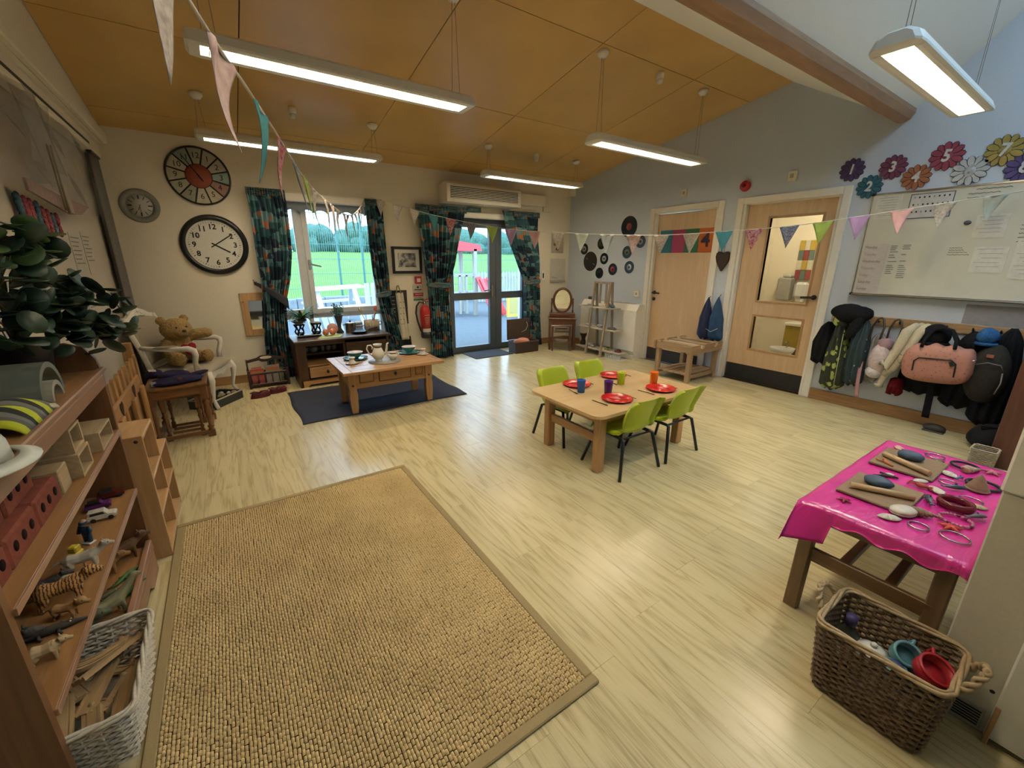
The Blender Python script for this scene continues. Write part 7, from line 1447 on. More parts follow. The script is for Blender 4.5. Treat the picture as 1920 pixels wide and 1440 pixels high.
m, nt, b = base('holdall_pink', .75); co = coords(nt, 'Object', (1, 1, 1)); vo = nn(nt, 'ShaderNodeTexVoronoi'); vo.inputs['Scale'].default_value = 45; nt.links.new(co, vo.inputs['Vector']); r = ramp(nt, [(0, (.14, .07, .05)), (.13, (.16, .08, .06)), (.2, (.42, .19, .14)), (1, (.46, .21, .155))]); nt.links.new(vo.outputs['Distance'], r.inputs[0]); nt.links.new(r.outputs[0], b.inputs['Base Color'])
t = T('pink_holdall', 'large dusty pink holdall with black handles and zipped pocket', 'bag', (WX - .22, .80, .42), rot=(-.07, 0, 0), group='coats and bags on the pegs', local=True); t.scale = (1.05, 1.1, 1.2)
def hold(u, v):
    a = 2 * PI * u; ca, sa = math.cos(a), math.sin(a); q = 2 / 3.2; e = (1 - (2 * v - 1) ** 6) ** .5 if 0 < v < 1 else 0
    yy = (v - .5) * .40; cr = (abs(ca) ** q * (1 if ca > 0 else -1), abs(sa) ** q * (1 if sa > 0 else -1))
    hh = .135 - .015 * (2 * v - 1) ** 2
    return (cr[0] * .095 * (.3 + .7 * e), yy, .15 + cr[1] * hh * (.35 + .65 * e) + (.01 * math.sin(v * 25) * (sa > .3)))
G().grid(hold, 36, 26).o('bag_body', 'holdall_pink', t)
pk = [(-.115, -.07), (.115, -.07), (.115, .03), (.09, .05), (-.09, .05), (-.115, .03)]
G().tube([(-.100, y, .15 + z) for y, z in [(-.115, -.07), (-.115, .02), (-.09, .045), (.09, .045), (.115, .02), (.115, -.05)]], .0045, 6).o('pocket_zip', 'black_plastic', t)
G().bar((-.104, -.085, .185), (-.106, -.10, .155), .008, .02).o('zip_pull', 'black_plastic', t)
for sx in (-1, 1): G().tube([(sx * .05 - .03, -.09, .27), (sx * .03 - .02, -.085, .32), (sx * .01 - .005, -.05, .385), (sx * .01 - .0, 0, .40), (sx * .01 - .005, .05, .385), (sx * .03 - .02, .085, .32), (sx * .05 - .03, .09, .27)], .011, 8).o('handle', BK, t)
for s in (-1, 1): G().torus((-.06, s * .195, .20), .012, .003, 12, 5).o('metal_ring', 'chrome', t)
DKG = P('backpack_grey', (.028, .026, .024), (.038, .035, .03), .85, scale=80, bmp=.2)
t = T('dark_backpack', 'dark grey backpack with small orange label right of the pink holdall', 'bag', (WX - .14, .52, .33), group='coats and bags on the pegs')
lump((WX - .15, .525, .56), (.10, .125, .24), 67, .05, flat=False).o('bag_body', DKG, t); G().box((WX - .245, .53, .72), (.006, .04, .026), (0, .12, 0), .002).o('orange_label', P('label_orange', (.30, .09, .05)), t); G().tube([(WX - .24, .44, .62), (WX - .255, .46, .66), (WX - .262, .53, .67), (WX - .25, .60, .64)], .004, 6).o('zip_line', P('zip_grey', (.2, .19, .17)), t); G().tube([(WX - .25, .445, .43), (WX - .25, .43, .52), (WX - .24, .44, .60)], .005, 6).o('piping', P('zip_grey', (.2, .19, .17)), t)
t = T('blue_beanie', 'bright blue woolly beanie on top of the dark backpack', 'hat', (WX - .14, .585, .79), group='coats and bags on the pegs'); lump((WX - .15, .585, .855), (.065, .065, .07), 68, .1, flat=False).o('crown', P('wool_blue', (.035, .12, .30), (.02, .08, .22), .95, scale=60, bmp=.8), t); G().torus((WX - .15, .585, .80), .055, .014, 18, 6).o('ribbed_cuff', 'wool_blue', t)
garment('jacket', 'black padded coat at the right end of the rail beside the wooden cabinet', 'coat', .475, .12, .93, .06, .11, .12, BK, 45, mid=.115)
garment('jacket', 'black anorak hanging between the holdall and the dark backpack', 'coat', .66, .22, .88, .08, .12, .09, BK, 48, mid=.12)
garment('jacket', 'black cardigan hanging low behind the pink holdall', 'coat', .90, .28, .80, .10, .17, .09, BK, 46, mid=.17)
garment('scarf', 'dark red knitted scarf end showing below the black cardigan', 'scarf', 1.06, .24, .40, .05, .06, .10, P('knit_red', (.16, .012, .018), None, .95), 47, xw=WX - .08)
t = T('bag_strap', 'loose black webbing strap hanging below the pink holdall', 'strap', (WX - .12, .80, .1)); G().grid(lambda u, v: (WX - .14 - .02 * v, .775 + .05 * u + .015 * v, .10 + .32 * v), 3, 8, thick=.004).o('webbing', BK, t); G().tube([(WX - .16, .78, .42), (WX - .10, .80, .5)], .008, 6).o('webbing_end', BK, t)
t = T('cable_loops', 'pair of looped pale cords beside the pink holdall', 'cord', (WX - .2, 1.0, .5))
for k in range(2): G().tube([(WX - .23 + .01 * math.sin(a), 1.015 - .03 * k + math.cos(a) * .05, .60 - .05 * k + math.sin(a) * .05) for a in [2 * PI * i / 20 for i in range(20)]], .004, 5, closed=True).o('cord_loop', P('cord_tan', (.30, .24, .16)), t)
t = T('floor_bag', 'slumped black bag on the floor below the coats at the right', 'bag', (WX - .35, .36, 0)); lump((WX - .30, .36, .09), (.17, .14, .12), 69, .15).o('bag_body', BK, t); G().tube([(WX - .36, .42, .14), (WX - .40, .44, .2), (WX - .36, .34, .2)], .008, 6).o('strap', BK, t)
t = T('floor_shoe', 'small dark shoe on the floor below the pink holdall', 'shoe', (WX - .16, .72, 0)); lump((WX - .16, .72, .03), (.05, .075, .038), 70, .05).o('upper', P('shoe_dark', (.03, .022, .018)), t); G().bx(WX - .205, WX - .115, .65, .79, 0, .012, .004).o('sole', 'black_plastic', t)
# ------------------------------------------------------------------ flower numbers
FC = [(1, 1.802, 2.263, (.085, .05, .14)), (2, 1.638, 2.095, (.035, .145, .19)), (3, 1.494, 2.237, (.21, .05, .10)), (4, 1.318, 2.130, (.40, .14, .06)), (5, 1.155, 2.266, (.34, .06, .09)), (6, .993, 2.130, (.56, .56, .54)), (7, .832, 2.249, (.40, .29, .07)), (8, .70, 2.114, (.10, .07, .20))]
FN = {1: 'dark purple', 2: 'teal', 3: 'plum red', 4: 'orange', 5: 'crimson', 6: 'white', 7: 'mustard yellow', 8: 'violet'}
P('flower_outline', (.015, .012, .02), None, .7); P('num_white', (.62, .60, .55), None, .6)
for n_, y, z, c in FC:
    t = T('number_flower', '%s paper flower with the number %d on the blue wall' % (FN[n_], n_), 'decoration', (WX - .01, y, z), group='numbered paper flowers')
    mt = P('flower_%d' % n_, c, tuple(q * .75 for q in c), .8, scale=25); sc_f = 1.0 if n_ < 5 else 1.08
    for k in range(12):
        a = 2 * PI * k / 12 + .1; M_ = rightM(y, z, WX - .003 - .002 * (k % 2)) @ Matrix.Rotation(a, 4, 'Z')
        pet = [(.03, -.006), (.05, -.02), (.075, -.024), (.095, -.016), (.105, 0), (.095, .016), (.075, .024), (.05, .02), (.03, .006)]
        p_ = G().prism([(px * sc_f, py * sc_f) for px, py in pet], .004, M_).o('petal', 'flower_outline', t)
        G().prism([(px * sc_f * .97 + .002, py * sc_f * .80) for px, py in pet], .0055, M_).o('petal_face', mt, p_)
    G().lathe([(0, 0), (.036, 0), (.036, .008), (0, .009)], 20, (WX - .004, y, z), (0, -PI / 2, 0)).o('flower_centre', mt, t)
    text(str(n_), .115 * sc_f, rightM(y, z, WX - .0145) @ Matrix.Rotation(-.12, 4, 'Z'), 'num_white' if n_ != 6 else P('num_silver', (.45, .44, .42)), t, 'numeral', bold=.004, sx=.85)
# ------------------------------------------------------------------ whiteboard
P('board_white', (.62, .60, .50), (.58, .56, .47), .18, scale=8)
t = T('whiteboard', 'large wall whiteboard with weekday cards and pinned papers', 'whiteboard', (WX - .02, .72, 1.13))
G().bx(WX - .018, WX - .002, -.15, 1.575, 1.135, 2.015).o('panel', 'board_white', t)
for a in [(-.15, 1.585, 2.008, 2.024), (-.15, 1.585, 1.122, 1.138)]: G().bx(WX - .024, WX - .002, *a, .003).o('frame_rail', 'chrome', t)
G().bx(WX - .024, WX - .002, 1.573, 1.587, 1.122, 2.024, .003).o('frame_side', 'chrome', t)
G().bx(WX - .07, WX - .018, -.15, 1.57, 1.118, 1.13, .003).o('pen_tray', 'chrome', t)
for z in (1.128, 2.018): G().box((WX - .03, 1.58, z), (.025, .028, .024), b=.005).o('corner_cap', 'black_plastic', t)
XB = WX - .019
DAYS = ['Monday', 'Tuesday', 'Wednesday', 'Thursday', 'Friday', 'Saturday', 'Sunday']
P('card_pinkish', (.58, .52, .49), None, .6); P('ink_soft', (.30, .27, .26), None, .7); P('ink_blue', (.05, .09, .16), None, .6)
for k, dn in enumerate(DAYS):
    z1 = 1.586 - k * .0628; c_ = T('weekday_card', 'white %s card in the column at the left of the whiteboard' % dn, 'card', (XB, 1.47, z1 - .06), group='weekday cards')
    G().bx(XB - .002, XB - .0002, 1.385, 1.56, z1 - .060, z1).o('card', 'card_pinkish', c_); text(dn, .034, rightM(1.555, z1 - .03, XB - .0024), 'ink_soft' if k in (1, 3, 4) else 'ink_grey', c_, align='LEFT', ext=.0003, sx=.85)
rr = random.Random(9)
def scribble(y, z, w_, n, dz, mat, par, nm='handwriting'):
    for k in range(n): ww = w_ * rr.uniform(.55, 1); G().tube([(XB - .0008, y - ww * i / 14, z - k * dz + .0035 * math.sin(i * 2.1 + k)) for i in range(15)], .0016, 4).o(nm, mat, par)
scribble(1.365, 1.565, .06, 4, .017, 'ink_blue', t); scribble(1.365, 1.485, .06, 2, .02, 'ink_blue', t); scribble(1.365, 1.43, .065, 1, .02, 'ink_blue', t); scribble(1.365, 1.395, .065, 5, .0175, 'ink_blue', t)
scribble(1.28, 1.57, .06, 3, .016, 'ink_blue', t); scribble(1.28, 1.49, .05, 1, .02, 'ink_blue', t); scribble(1.28, 1.435, .06, 1, .02, 'ink_blue', t); scribble(1.28, 1.395, .06, 7, .0175, 'ink_blue', t)
scribble(.98, 1.54, .13, 3, .018, 'ink_grey', t); scribble(.985, 1.485, .15, 1, .02, 'ink_grey', t); scribble(.92, 1.985, .26, 1, .02, 'ink_black', t); scribble(.96, 1.955, .30, 2, .03, 'ink_grey', t); scribble(.62, 1.70, .08, 5, .03, 'ink_black', t)
p_ = T('symbol_poster', 'white poster of rows of small symbols with dark border on the whiteboard', 'poster', (XB, 1.17, 1.79))
G().bx(XB - .0025, XB - .0002, 1.035, 1.315, 1.79, 1.992, .001).o('border', P('poster_border', (.10, .11, .14)), p_); G().bx(XB - .0032, XB - .002, 1.042, 1.308, 1.797, 1.985).o('sheet', P('poster_sheet', (.58, .56, .54)), p_)
for a in range(8):
    for c in range(3): G().bx(XB - .0036, XB - .0032, 1.285 - a * .031 - .006, 1.285 - a * .031 + .005, 1.955 - c * .058, 1.968 - c * .058).o('symbol', 'ink_black' if (a * 3 + c) % 4 else 'ink_soft', p_)
def paper(label, y0, y1, z0, z1, n, mat='paper_white'):
    p_ = T('pinned_paper', label, 'paper', (XB, (y0 + y1) / 2, z0), group='papers on the whiteboard'); G().bx(XB - .0026, XB - .0002, y0, y1, z0, z1).o('sheet', mat, p_)
    for k in range(n): G().bx(XB - .0032, XB - .0026, y0 + .03, y1 - .015 - .02 * (k % 3), z1 - .02 - k * (z1 - z0 - .03) / n, z1 - .017 - k * (z1 - z0 - .03) / n).o('print_line', 'ink_soft', p_)
paper('typed sheet at the top left of the whiteboard', 1.37, 1.55, 1.80, 2.0, 8); paper('white paper high at the right of the whiteboard', .69, .87, 1.615, 1.79, 5); paper('white paper low at the right of the whiteboard', .64, .83, 1.345, 1.545, 5); paper('lined table sheet at the far right of the whiteboard', .42, .61, 1.30, 1.60, 9)
G().lathe([(0, 0), (.017, 0), (.017, .008), (0, .009)], 14, (XB, .915, 1.735), (0, -PI / 2, 0), sy=1.3).o('magnet', 'ink_grey', label='small grey oval magnet on the whiteboard', cat='magnet')
G().bx(WX - .0025, WX - .0005, -.15, .78, .93, 1.09).o('grey_card_strip', P('strip_grey', (.28, .28, .30)), label='grey card strip on the wall under the whiteboard', cat='card')
# ------------------------------------------------------------------ bunting
def floral(nm, c, c2, s): return P(nm, c, c2, .9, scale=s, detail=2)
BM = {'pinkf': floral('bunt_pinkfloral', (.60, .48, .44), (.42, .28, .28), 40), 'teal': P('bunt_teal', (.08, .27, .30), None, .9), 'red': floral('bunt_red', (.30, .03, .05), (.55, .38, .36), 60), 'grey': floral('bunt_grey', (.16, .17, .18), (.36, .36, .35), 70), 'lime': P('bunt_lime', (.32, .44, .10), None, .9), 'cream': floral('bunt_cream', (.58, .54, .46), (.36, .30, .26), 70), 'pink': P('bunt_pink', (.60, .36, .37), None, .9), 'lilac': P('bunt_lilac', (.36, .24, .46), None, .9), 'blue': P('bunt_paleblue', (.46, .52, .56), None, .9), 'brown': floral('bunt_brown', (.34, .28, .25), (.55, .50, .44), 70), 'mint': floral('bunt_mint', (.46, .54, .48), (.58, .60, .54), 40), 'navy': floral('bunt_navy', (.07, .08, .12), (.3, .3, .34), 80)}
BS = P('bunting_tape', (.66, .62, .56), None, .9)
def bunting(label, pts, flags, wd=.165, ht=.195, seed=1):
    q = random.Random(seed); t = T('bunting', label, 'bunting', pts[len(pts) // 2], group='bunting strings')
    pts = [Vector(p) for p in pts]
    sm = []
    for i in range(len(pts) - 1):
        p0, p1, p2, p3 = pts[max(i - 1, 0)], pts[i], pts[i + 1], pts[min(i + 2, len(pts) - 1)]
        for k in range(8):
            u = k / 8; sm.append(.5 * ((2 * p1) + (-p0 + p2) * u + (2 * p0 - 5 * p1 + 4 * p2 - p3) * u * u + (-p0 + 3 * p1 - 3 * p2 + p3) * u ** 3))
    sm.append(pts[-1]); G().tube(sm, .0042, 6).o('string', BS, t)
    cum = [0]
    for a, c in zip(sm[:-1], sm[1:]): cum.append(cum[-1] + (c - a).length)
    def at(s):
        for i in range(len(cum) - 1):
            if cum[i] <= s <= cum[i + 1]: f = (s - cum[i]) / max(1e-9, cum[i + 1] - cum[i]); return sm[i].lerp(sm[i + 1], f)
        return sm[-1]
    for s, m_ in flags(cum[-1], sm, cum):
        p0, p1 = at(s - wd / 2), at(s + wd / 2); side = Vector(((p1 - p0).y, -(p1 - p0).x, 0)).normalized(); tw = q.uniform(-.035, .035); cu = q.uniform(-.02, .02)
        def fl(u, v):
            w_ = 1 - v; b_ = p0.lerp(p1, .5 + (u - .5) * max(.02, w_)); return b_ + Vector((0, 0, -ht * v)) + side * (tw * v + cu * math.sin(v * 3) + .006 * math.sin(u * 9 + v * 4) * w_)
        G().grid(fl, 6, 10, thick=.0012).o('flag', BM[m_], t)
    return t
colA = ['brown', 'brown', 'pinkf', 'teal', 'red', 'grey', 'lime', 'cream', 'cream', 'pinkf', 'cream', 'brown', 'pinkf', 'cream', 'brown', 'cream', 'pinkf', 'cream', 'cream']
ptsA = [(-.27, .1, 2.0), (.029, 1.087, 1.869), (.135, 1.418, 1.838), (.249, 1.813, 1.816), (.39, 2.336, 1.80), (.573, 2.895, 1.787), (.985, 4.009, 1.795), (1.33, 4.95, 1.93), (1.64, 5.74, 2.15)]
def fA(L, sm, cum):
    out = []; k = 0; s = .60
    while s < L - .1: out.append((s, colA[k % len(colA)])); s += .30; k += 1
    return out
bunting('bunting string sagging from overhead down to the window top', ptsA, fA, seed=3)
ptsB = [(1.72, 5.74, 2.18), (1.944, 5.385, 2.071), (2.217, 4.961, 1.944), (2.494, 4.532, 1.84), (2.768, 4.108, 1.758), (3.066, 3.647, 1.714), (3.351, 3.206, 1.683), (3.639, 2.759, 1.668), (3.939, 2.294, 1.691), (4.217, 1.864, 1.724), (4.481, 1.455, 1.787), (4.768, 1.011, 1.867), (5.06, .56, 1.947)]
colB = ['cream', 'brown', 'cream', 'teal', 'red', 'navy', 'lime', 'lilac', 'pink', 'cream', 'mint', 'blue', 'pinkf', 'brown', 'cream', 'teal', 'red', 'navy', 'lime', 'lilac', 'pink', 'cream', 'mint']
def fB(L, sm, cum):
    tg = [(1.801, 5.606), (1.944, 5.385), (2.078, 5.177), (2.217, 4.961), (2.352, 4.752), (2.494, 4.532), (2.639, 4.308), (2.768, 4.108), (2.917, 3.878), (3.066, 3.647), (3.205, 3.431), (3.351, 3.206), (3.496, 2.981), (3.639, 2.759), (3.787, 2.53), (3.939, 2.294), (4.071, 2.091), (4.217, 1.864), (4.348, 1.662), (4.481, 1.455), (4.628, 1.228), (4.768, 1.011), (4.922, .773)]
    out = []
    for (x, y), c in zip(tg, colB):
        i = min(range(len(sm)), key=lambda i: (sm[i].x - x) ** 2 + (sm[i].y - y) ** 2); s = cum[i] + ((Vector((x, y)) - sm[i].xy).dot((sm[min(i + 1, len(sm) - 1)] - sm[max(i - 1, 0)]).xy.normalized())); out.append((s, c))
    return out
bunting('bunting string of mixed pennants crossing the room towards the whiteboard', ptsB, fB, .15, .185, seed=5)
# ------------------------------------------------------------------ pink craft table
PT = .50
WOOD('craft_oak', (.20, .115, .05), (.15, .08, .034), 1, .4); WOOD('craft_oak_x', (.19, .085, .04), (.14, .06, .028), 0, .4); WOOD('craft_oak_z', (.24, .15, .075), (.18, .11, .05), 2, .4)
t = T('craft_table', 'low dark oak craft table covered by the pink cloth', 'table', (2.34, .33, 0))
G().bx(1.825, 2.83, .105, .555, PT - .028, PT - .003, .004).o('table_top', 'craft_oak_x', t)
for x, y in ((1.845, .525), (1.865, .135), (2.79, .525), (2.79, .135)): G().bar((x - (.02 if x < 2 else -.02), y, 0), (x, y, PT - .028), .045, .05, .004, up=(0, 1, 0)).o('leg', 'craft_oak_z', t)
for x in (1.85, 2.79): G().bx(x - .012, x + .012, .15, .51, PT - .085, PT - .028, .003).o('apron', 'craft_oak', t); G().bx(x - .016, x + .004, .14, .52, .235, .295, .003).o('low_stretcher', 'craft_oak', t)
for y in (.26, .40): G().bx(1.85, 2.79, y - .016, y + .016, .255, .285, .003).o('runner', 'craft_oak_x', t)
for y in (.12, .54): G().bx(1.86, 2.78, y - .01, y + .01, PT - .085, PT - .028, .003).o('apron', 'craft_oak_x', t)
m, nt, b = base('pink_vinyl', .22, 0, .3); n = nn(nt, 'ShaderNodeTexNoise'); n.inputs['Scale'].default_value = 7; n.inputs['Detail'].default_value = 4; n.inputs['Distortion'].default_value = 1; nt.links.new(coords(nt, 'Object', (1, 3, 1)), n.inputs[0]); bump(nt, b, n.outputs[0], .35, .02); b.inputs['Base Color'].default_value = (.62, .025, .26, 1)
def cloth(u, v):
    X = 1.66 + 1.30 * u; Y = .02 + .60 * v
    x, y, z = X, Y, PT + .0015
    if X < 1.815: ov = 1.815 - X; x = 1.815 - min(ov, .012) - .12 * ov * v; z = PT - max(0, ov - .006) * .95 - .003 * math.sin(v * 14)
    if X > 2.845: ov = X - 2.845; x = 2.845 + min(ov, .01); z = PT - max(0, ov - .005)
    if Y < .095: ov = .095 - Y; y = .095 - min(ov, .01); z = min(z, PT - max(0, ov - .005) * .8)
    if Y > .565: ov = Y - .565; y = .565 + min(ov, .01); z = min(z, PT - max(0, ov - .005))
    if X < 1.815 and v < .72: z = max(z, PT - .045 - .01 * math.sin(v * 30))
    elif X < 1.815: x -= .10 * (v - .72) / .28 * (1.815 - X) / .155
    return (x, y, z + .0012 * math.sin(u * 37 + v * 11))
G().grid(cloth, 90, 56, thick=.001).o('tablecloth', 'pink_vinyl', label='glossy hot pink tablecloth over the craft table', cat='tablecloth')
BZ = PT + .004
def rnd(): return R.uniform(-1, 1)
BRD = WOOD('board_oak', (.26, .165, .085), (.21, .13, .065), 1, .55, scale=5)
for y0, y1, x0, x1, lb in ((.305, .53, 2.415, 2.69, 'wooden craft board at the far end of the pink table'), (.293, .515, 1.99, 2.25, 'wooden craft board at the near end of the pink table')): G().bx(x0, x1, y0, y1, BZ, BZ + .011, .003).o('craft_board', BRD, label=lb, cat='board', group='craft boards')
PIN = WOOD('pin_beech', (.52, .36, .20), (.46, .31, .16), 1, .45)
for p, q, lb in (((2.537, .507), (2.452, .325), 'wooden rolling pin on the far craft board'), ((2.045, .485), (2.136, .303), 'wooden rolling pin on the near craft board')): G().cyl((*p, BZ + .024), (*q, BZ + .024), .0125, 14).o('rolling_pin', PIN, label=lb, cat='rolling pin', group='rolling pins')
DGH = P('playdough_blue', (.045, .08, .13), (.03, .055, .10), .55, scale=20, bmp=.3)
for x, y, s, lb in ((2.605, .425, 1, 'lump of blue play dough on the far craft board'), (2.165, .425, 2, 'lump of blue play dough on the near craft board')): lump((x, y, BZ + .028), (.038, .05, .022), s, .1).o('play_dough', DGH, label=lb, cat='play dough', group='blue play dough')
SHW = P('shell_white', (.62, .57, .48), (.52, .46, .36), .4, scale=50); SHB = P('shell_brown', (.30, .19, .11), (.20, .12, .07), .5, scale=60)
def scallop(label, x, y, r_, rz, mat=None):
    t = T('scallop_shell', label, 'shell', (x, y, BZ), rz, 'shells on the pink table', local=True)
    def f(u, v): a = -1.15 + 2.3 * u; rr_ = r_ * v * (1 + .05 * abs(math.sin(u * 9 * PI))) ; return (rr_ * math.sin(a), rr_ * math.cos(a) - r_ * .5, .002 + .30 * r_ * math.sin(PI * min(1, v * .9 + .08)) * (1 - .5 * (2 * u - 1) ** 2) + .002 * abs(math.sin(u * 9 * PI)) * v)
    G().grid(f, 36, 8, thick=.0015).o('fan', mat or SHW, t); G().bx(-r_ * .3, r_ * .3, -r_ * .55, -r_ * .4, .001, .006, .001).o('hinge', mat or SHW, t)
scallop('ribbed fan shell at the near edge beside the oval white shell', 1.925, .322, .042, 2.2)
t = T('oval_shell', 'smooth oval white shell at the near corner of the near craft board', 'shell', (2.0, .303, BZ), -.5, 'shells on the pink table', local=True); G().sph((0, 0, .018), (.048, .034, .014), 18, 10).o('shell_dome', SHW, t); G().torus((0, 0, .010), .042, .004, 24, 6, sy=.72).o('shell_lip', SHW, t)
scallop('pale fan shell in the middle of the pink table', 2.335, .275, .044, .8); scallop('white fan shell near the far craft board corner', 2.576, .283, .042, 1.0); scallop('cream fan shell between the two craft boards', 2.335, .432, .034, -.4); scallop('tan fan shell beside the near craft board', 2.385, .337, .034, 2.4); scallop('pinkish fan shell at the far edge of the pink table', 2.745, .50, .036, .4, P('shell_pink', (.50, .30, .25))); scallop('yellowish flat shell beside the red bangle', 2.303, .153, .034, 1.9, P('shell_yellow', (.52, .42, .24)))
def spiral(label, x, y, rz, L, mat):
    t = T('spiral_shell', label, 'shell', (x, y, BZ), rz, 'shells on the pink table', local=True); g = G(); n = 70
    g.tube([((-.5 + i / n) * L, math.cos(i * .55) * L * .13 * (1 - i / n), L * .17 + math.sin(i * .55) * L * .10 * (1 - i / n)) for i in range(n)], [max(.0012, L * .17 * (1 - i / n * .95) * (.45 + .55 * min(1, i / 8))) for i in range(n)], 8); g.o('whorl', mat, t); G().sph((-.42 * L, 0, L * .12), (L * .1, L * .13, L * .1), 10, 6).o('aperture', SHW, t)
spiral('striped spindle shell near the front of the pink table', 2.05, .243, -1.2, .085, SHB); spiral('knobbly conch shell next to the black hair band', 2.70, .228, -.6, .085, P('shell_conch', (.48, .36, .24), (.3, .2, .13), .5, scale=60))
t = T('cone_shell', 'brown cone shaped shell standing by the second hair band', 'shell', (2.49, .183, BZ), group='shells on the pink table'); g = G(); g.lathe([(.036, 0), (.038, .006), (.03, .022), (.026, .03), (.018, .048), (.010, .062), (0, .075)], 22, (2.49, .183, BZ)); g.o('cone', SHB, t); G().torus((2.49, .183, BZ + .006), .034, .005, 22, 6).o('base_ridge', SHB, t)
def ringo(kind, label, x, y, r_, th, mat, tilt=0, group='bangles on the pink table', sy=1): return G().torus((x, y, BZ + th + .0005), r_, th, 32, 8, (tilt, 0, 0), sy).o(kind, mat, label=label, cat='bangle', group=group)
SIL = P('bangle_silver', (.42, .36, .38), None, .2, 1); BLKH = P('hairband_black', (.012, .011, .013), None, .5)
ringo('bangle', 'thin silver bangle at the near edge of the pink table', 1.948, .245, .028, .0028, SIL); ringo('bangle', 'large silver bangle at the near right corner of the pink table', 1.967, .155, .038, .003, SIL); ringo('bangle', 'silver bangle beyond the white fan shell', 2.475, .268, .028, .0026, SIL); ringo('bangle', 'silver bangle at the far edge beyond the far craft board', 2.772, .37, .034, .0028, SIL); ringo('bangle', 'silver bangle behind the chunky red bangle', 2.346, .178, .034, .0028, SIL)
ringo('hair_band', 'black hair band next to the conch shell', 2.742, .262, .044, .006, BLKH, group='hair bands on the pink table'); ringo('hair_band', 'black hair band behind the cone shell', 2.555, .175, .05, .0065, BLKH, group='hair bands on the pink table')
t = T('red_bangle', 'chunky dark red bangle in the middle of the pink table', 'bangle', (2.235, .203, BZ)); G().lathe([(.040, 0), (.052, .002), (.056, .014), (.052, .027), (.042, .029), (.039, .015)], 32, (2.235, .203, BZ), ring=True).o('outer_ring', P('bangle_red', (.16, .012, .02), None, .2), t); G().torus((2.235, .203, BZ + .015), .0415, .002, 28, 5).o('inner_line', P('bangle_gold', (.3, .2, .1)), t)
t = T('bead_bracelet', 'pink beaded bracelet in front of the red bangle', 'bracelet', (2.105, .178, BZ))
for k in range(26): a = 2 * PI * k / 26; G().sph((2.105 + .044 * math.cos(a), .178 + .044 * math.sin(a), BZ + .006), .0055, 8, 6).o('bead', P('bead_pink', (.52, .22, .30), None, .3) if k % 6 else P('bead_dark', (.2, .03, .06)), t)
def starfish(label, x, y, r_, mat, rz):
    t = T('starfish', label, 'toy animal', (x, y, BZ), rz, 'starfish on the pink table', local=True); g = G()
    for k in range(5): a = 2 * PI * k / 5; g.tube([(0, 0, .006), (math.cos(a) * r_ * .5, math.sin(a) * r_ * .5, .006), (math.cos(a) * r_, math.sin(a) * r_, .003)], [r_ * .26, r_ * .18, r_ * .05], 7)
    g.o('arms', mat, t); G().sph((0, 0, .006), (r_ * .3, r_ * .3, .006), 10, 6).o('centre', mat, t)
starfish('orange-red toy starfish in front of the bead bracelet', 2.03, .178, .034, P('star_red', (.60, .07, .05)), .3); starfish('dark red toy starfish at the left of the near craft board', 1.923, .462, .026, P('star_dark', (.28, .02, .05)), .8); starfish('pink toy starfish at the far right corner of the pink table', 2.755, .178, .034, P('star_pink', (.50, .15, .18)), .2); starfish('green toy starfish at the right edge of the far craft board', 2.70, .345, .03, P('star_green', (.12, .14, .05)), .5)
def dolphin(label, x, y, rz, L, mat):
    t = T('toy_sea_animal', label, 'toy animal', (x, y, BZ), rz, 'toy sea animals on the pink table', local=True); g = G()
    g.tube([(-.5 * L, 0, .012), (-.3 * L, 0, .012), (0, 0, .015), (.25 * L, 0, .014), (.42 * L, 0, .011), (.5 * L, 0, .009)], [.003, L * .07, L * .13, L * .11, L * .06, L * .02], 10); g.o('body', mat, t)
    g = G(); g.prism([(-.52 * L, -.12 * L), (-.44 * L, 0), (-.52 * L, .12 * L), (-.6 * L, .08 * L), (-.54 * L, 0), (-.6 * L, -.08 * L)], .004, Matrix.Translation((0, 0, .01))); g.o('tail_fluke', mat, t); G().prism([(-.06 * L, 0), (.08 * L, 0), (-.06 * L, .12 * L)], .004, Matrix.Translation((0, .002, .014 + L * .1)) @ Matrix.Rotation(PI / 2, 4, 'X')).o('dorsal_fin', mat, t)
    for s in (-1, 1): G().prism([(.1 * L, s * .08 * L), (.2 * L, s * .08 * L), (.05 * L, s * .22 * L)], .003, Matrix.Translation((0, 0, .008))).o('flipper', mat, t)
GRB = P('sea_grey', (.08, .10, .13), (.05, .065, .09), .35)
dolphin('grey toy dolphin left of the chunky red bangle', 2.20, .272, .4, .085, GRB); dolphin('dark grey toy whale behind the red bangle', 2.415, .235, -.9, .08, GRB); dolphin('grey toy shark at the right edge of the pink table', 2.19, .137, -.6, .075, P('sea_pale', (.15, .16, .18))); dolphin('blue toy fish beside the white fan shell', 2.545, .245, -.3, .05, P('sea_blue', (.10, .13, .25)))
t = T('toy_lobster', 'orange toy lobster at the left of the far craft board', 'toy animal', (2.447, .468, BZ + .011), .9, 'toy sea animals on the pink table', local=True); LOB = P('lobster_orange', (.50, .16, .05)); G().tube([(-.03, 0, .004), (0, 0, .006), (.02, 0, .006)], [.004, .007, .006], 8).o('shell_body', LOB, t)
for s in (-1, 1): G().tube([(.02, s * .004, .005), (.03, s * .016, .005), (.045, s * .014, .005)], [.003, .003, .005], 6).o('claw', LOB, t)
t = T('toy_seaweed', 'dark twisted toy seaweed between the craft boards', 'toy', (2.30, .445, BZ)); 
for k in range(3): G().tube([(2.275 + .02 * k, .47 - .02 * k, BZ + .005), (2.30 + .01 * k, .44 + .01 * k, BZ + .010), (2.33, .41 - .006 * k, BZ + .005)], .004, 6).o('frond', P('weed_dark', (.03, .02, .02)), t)
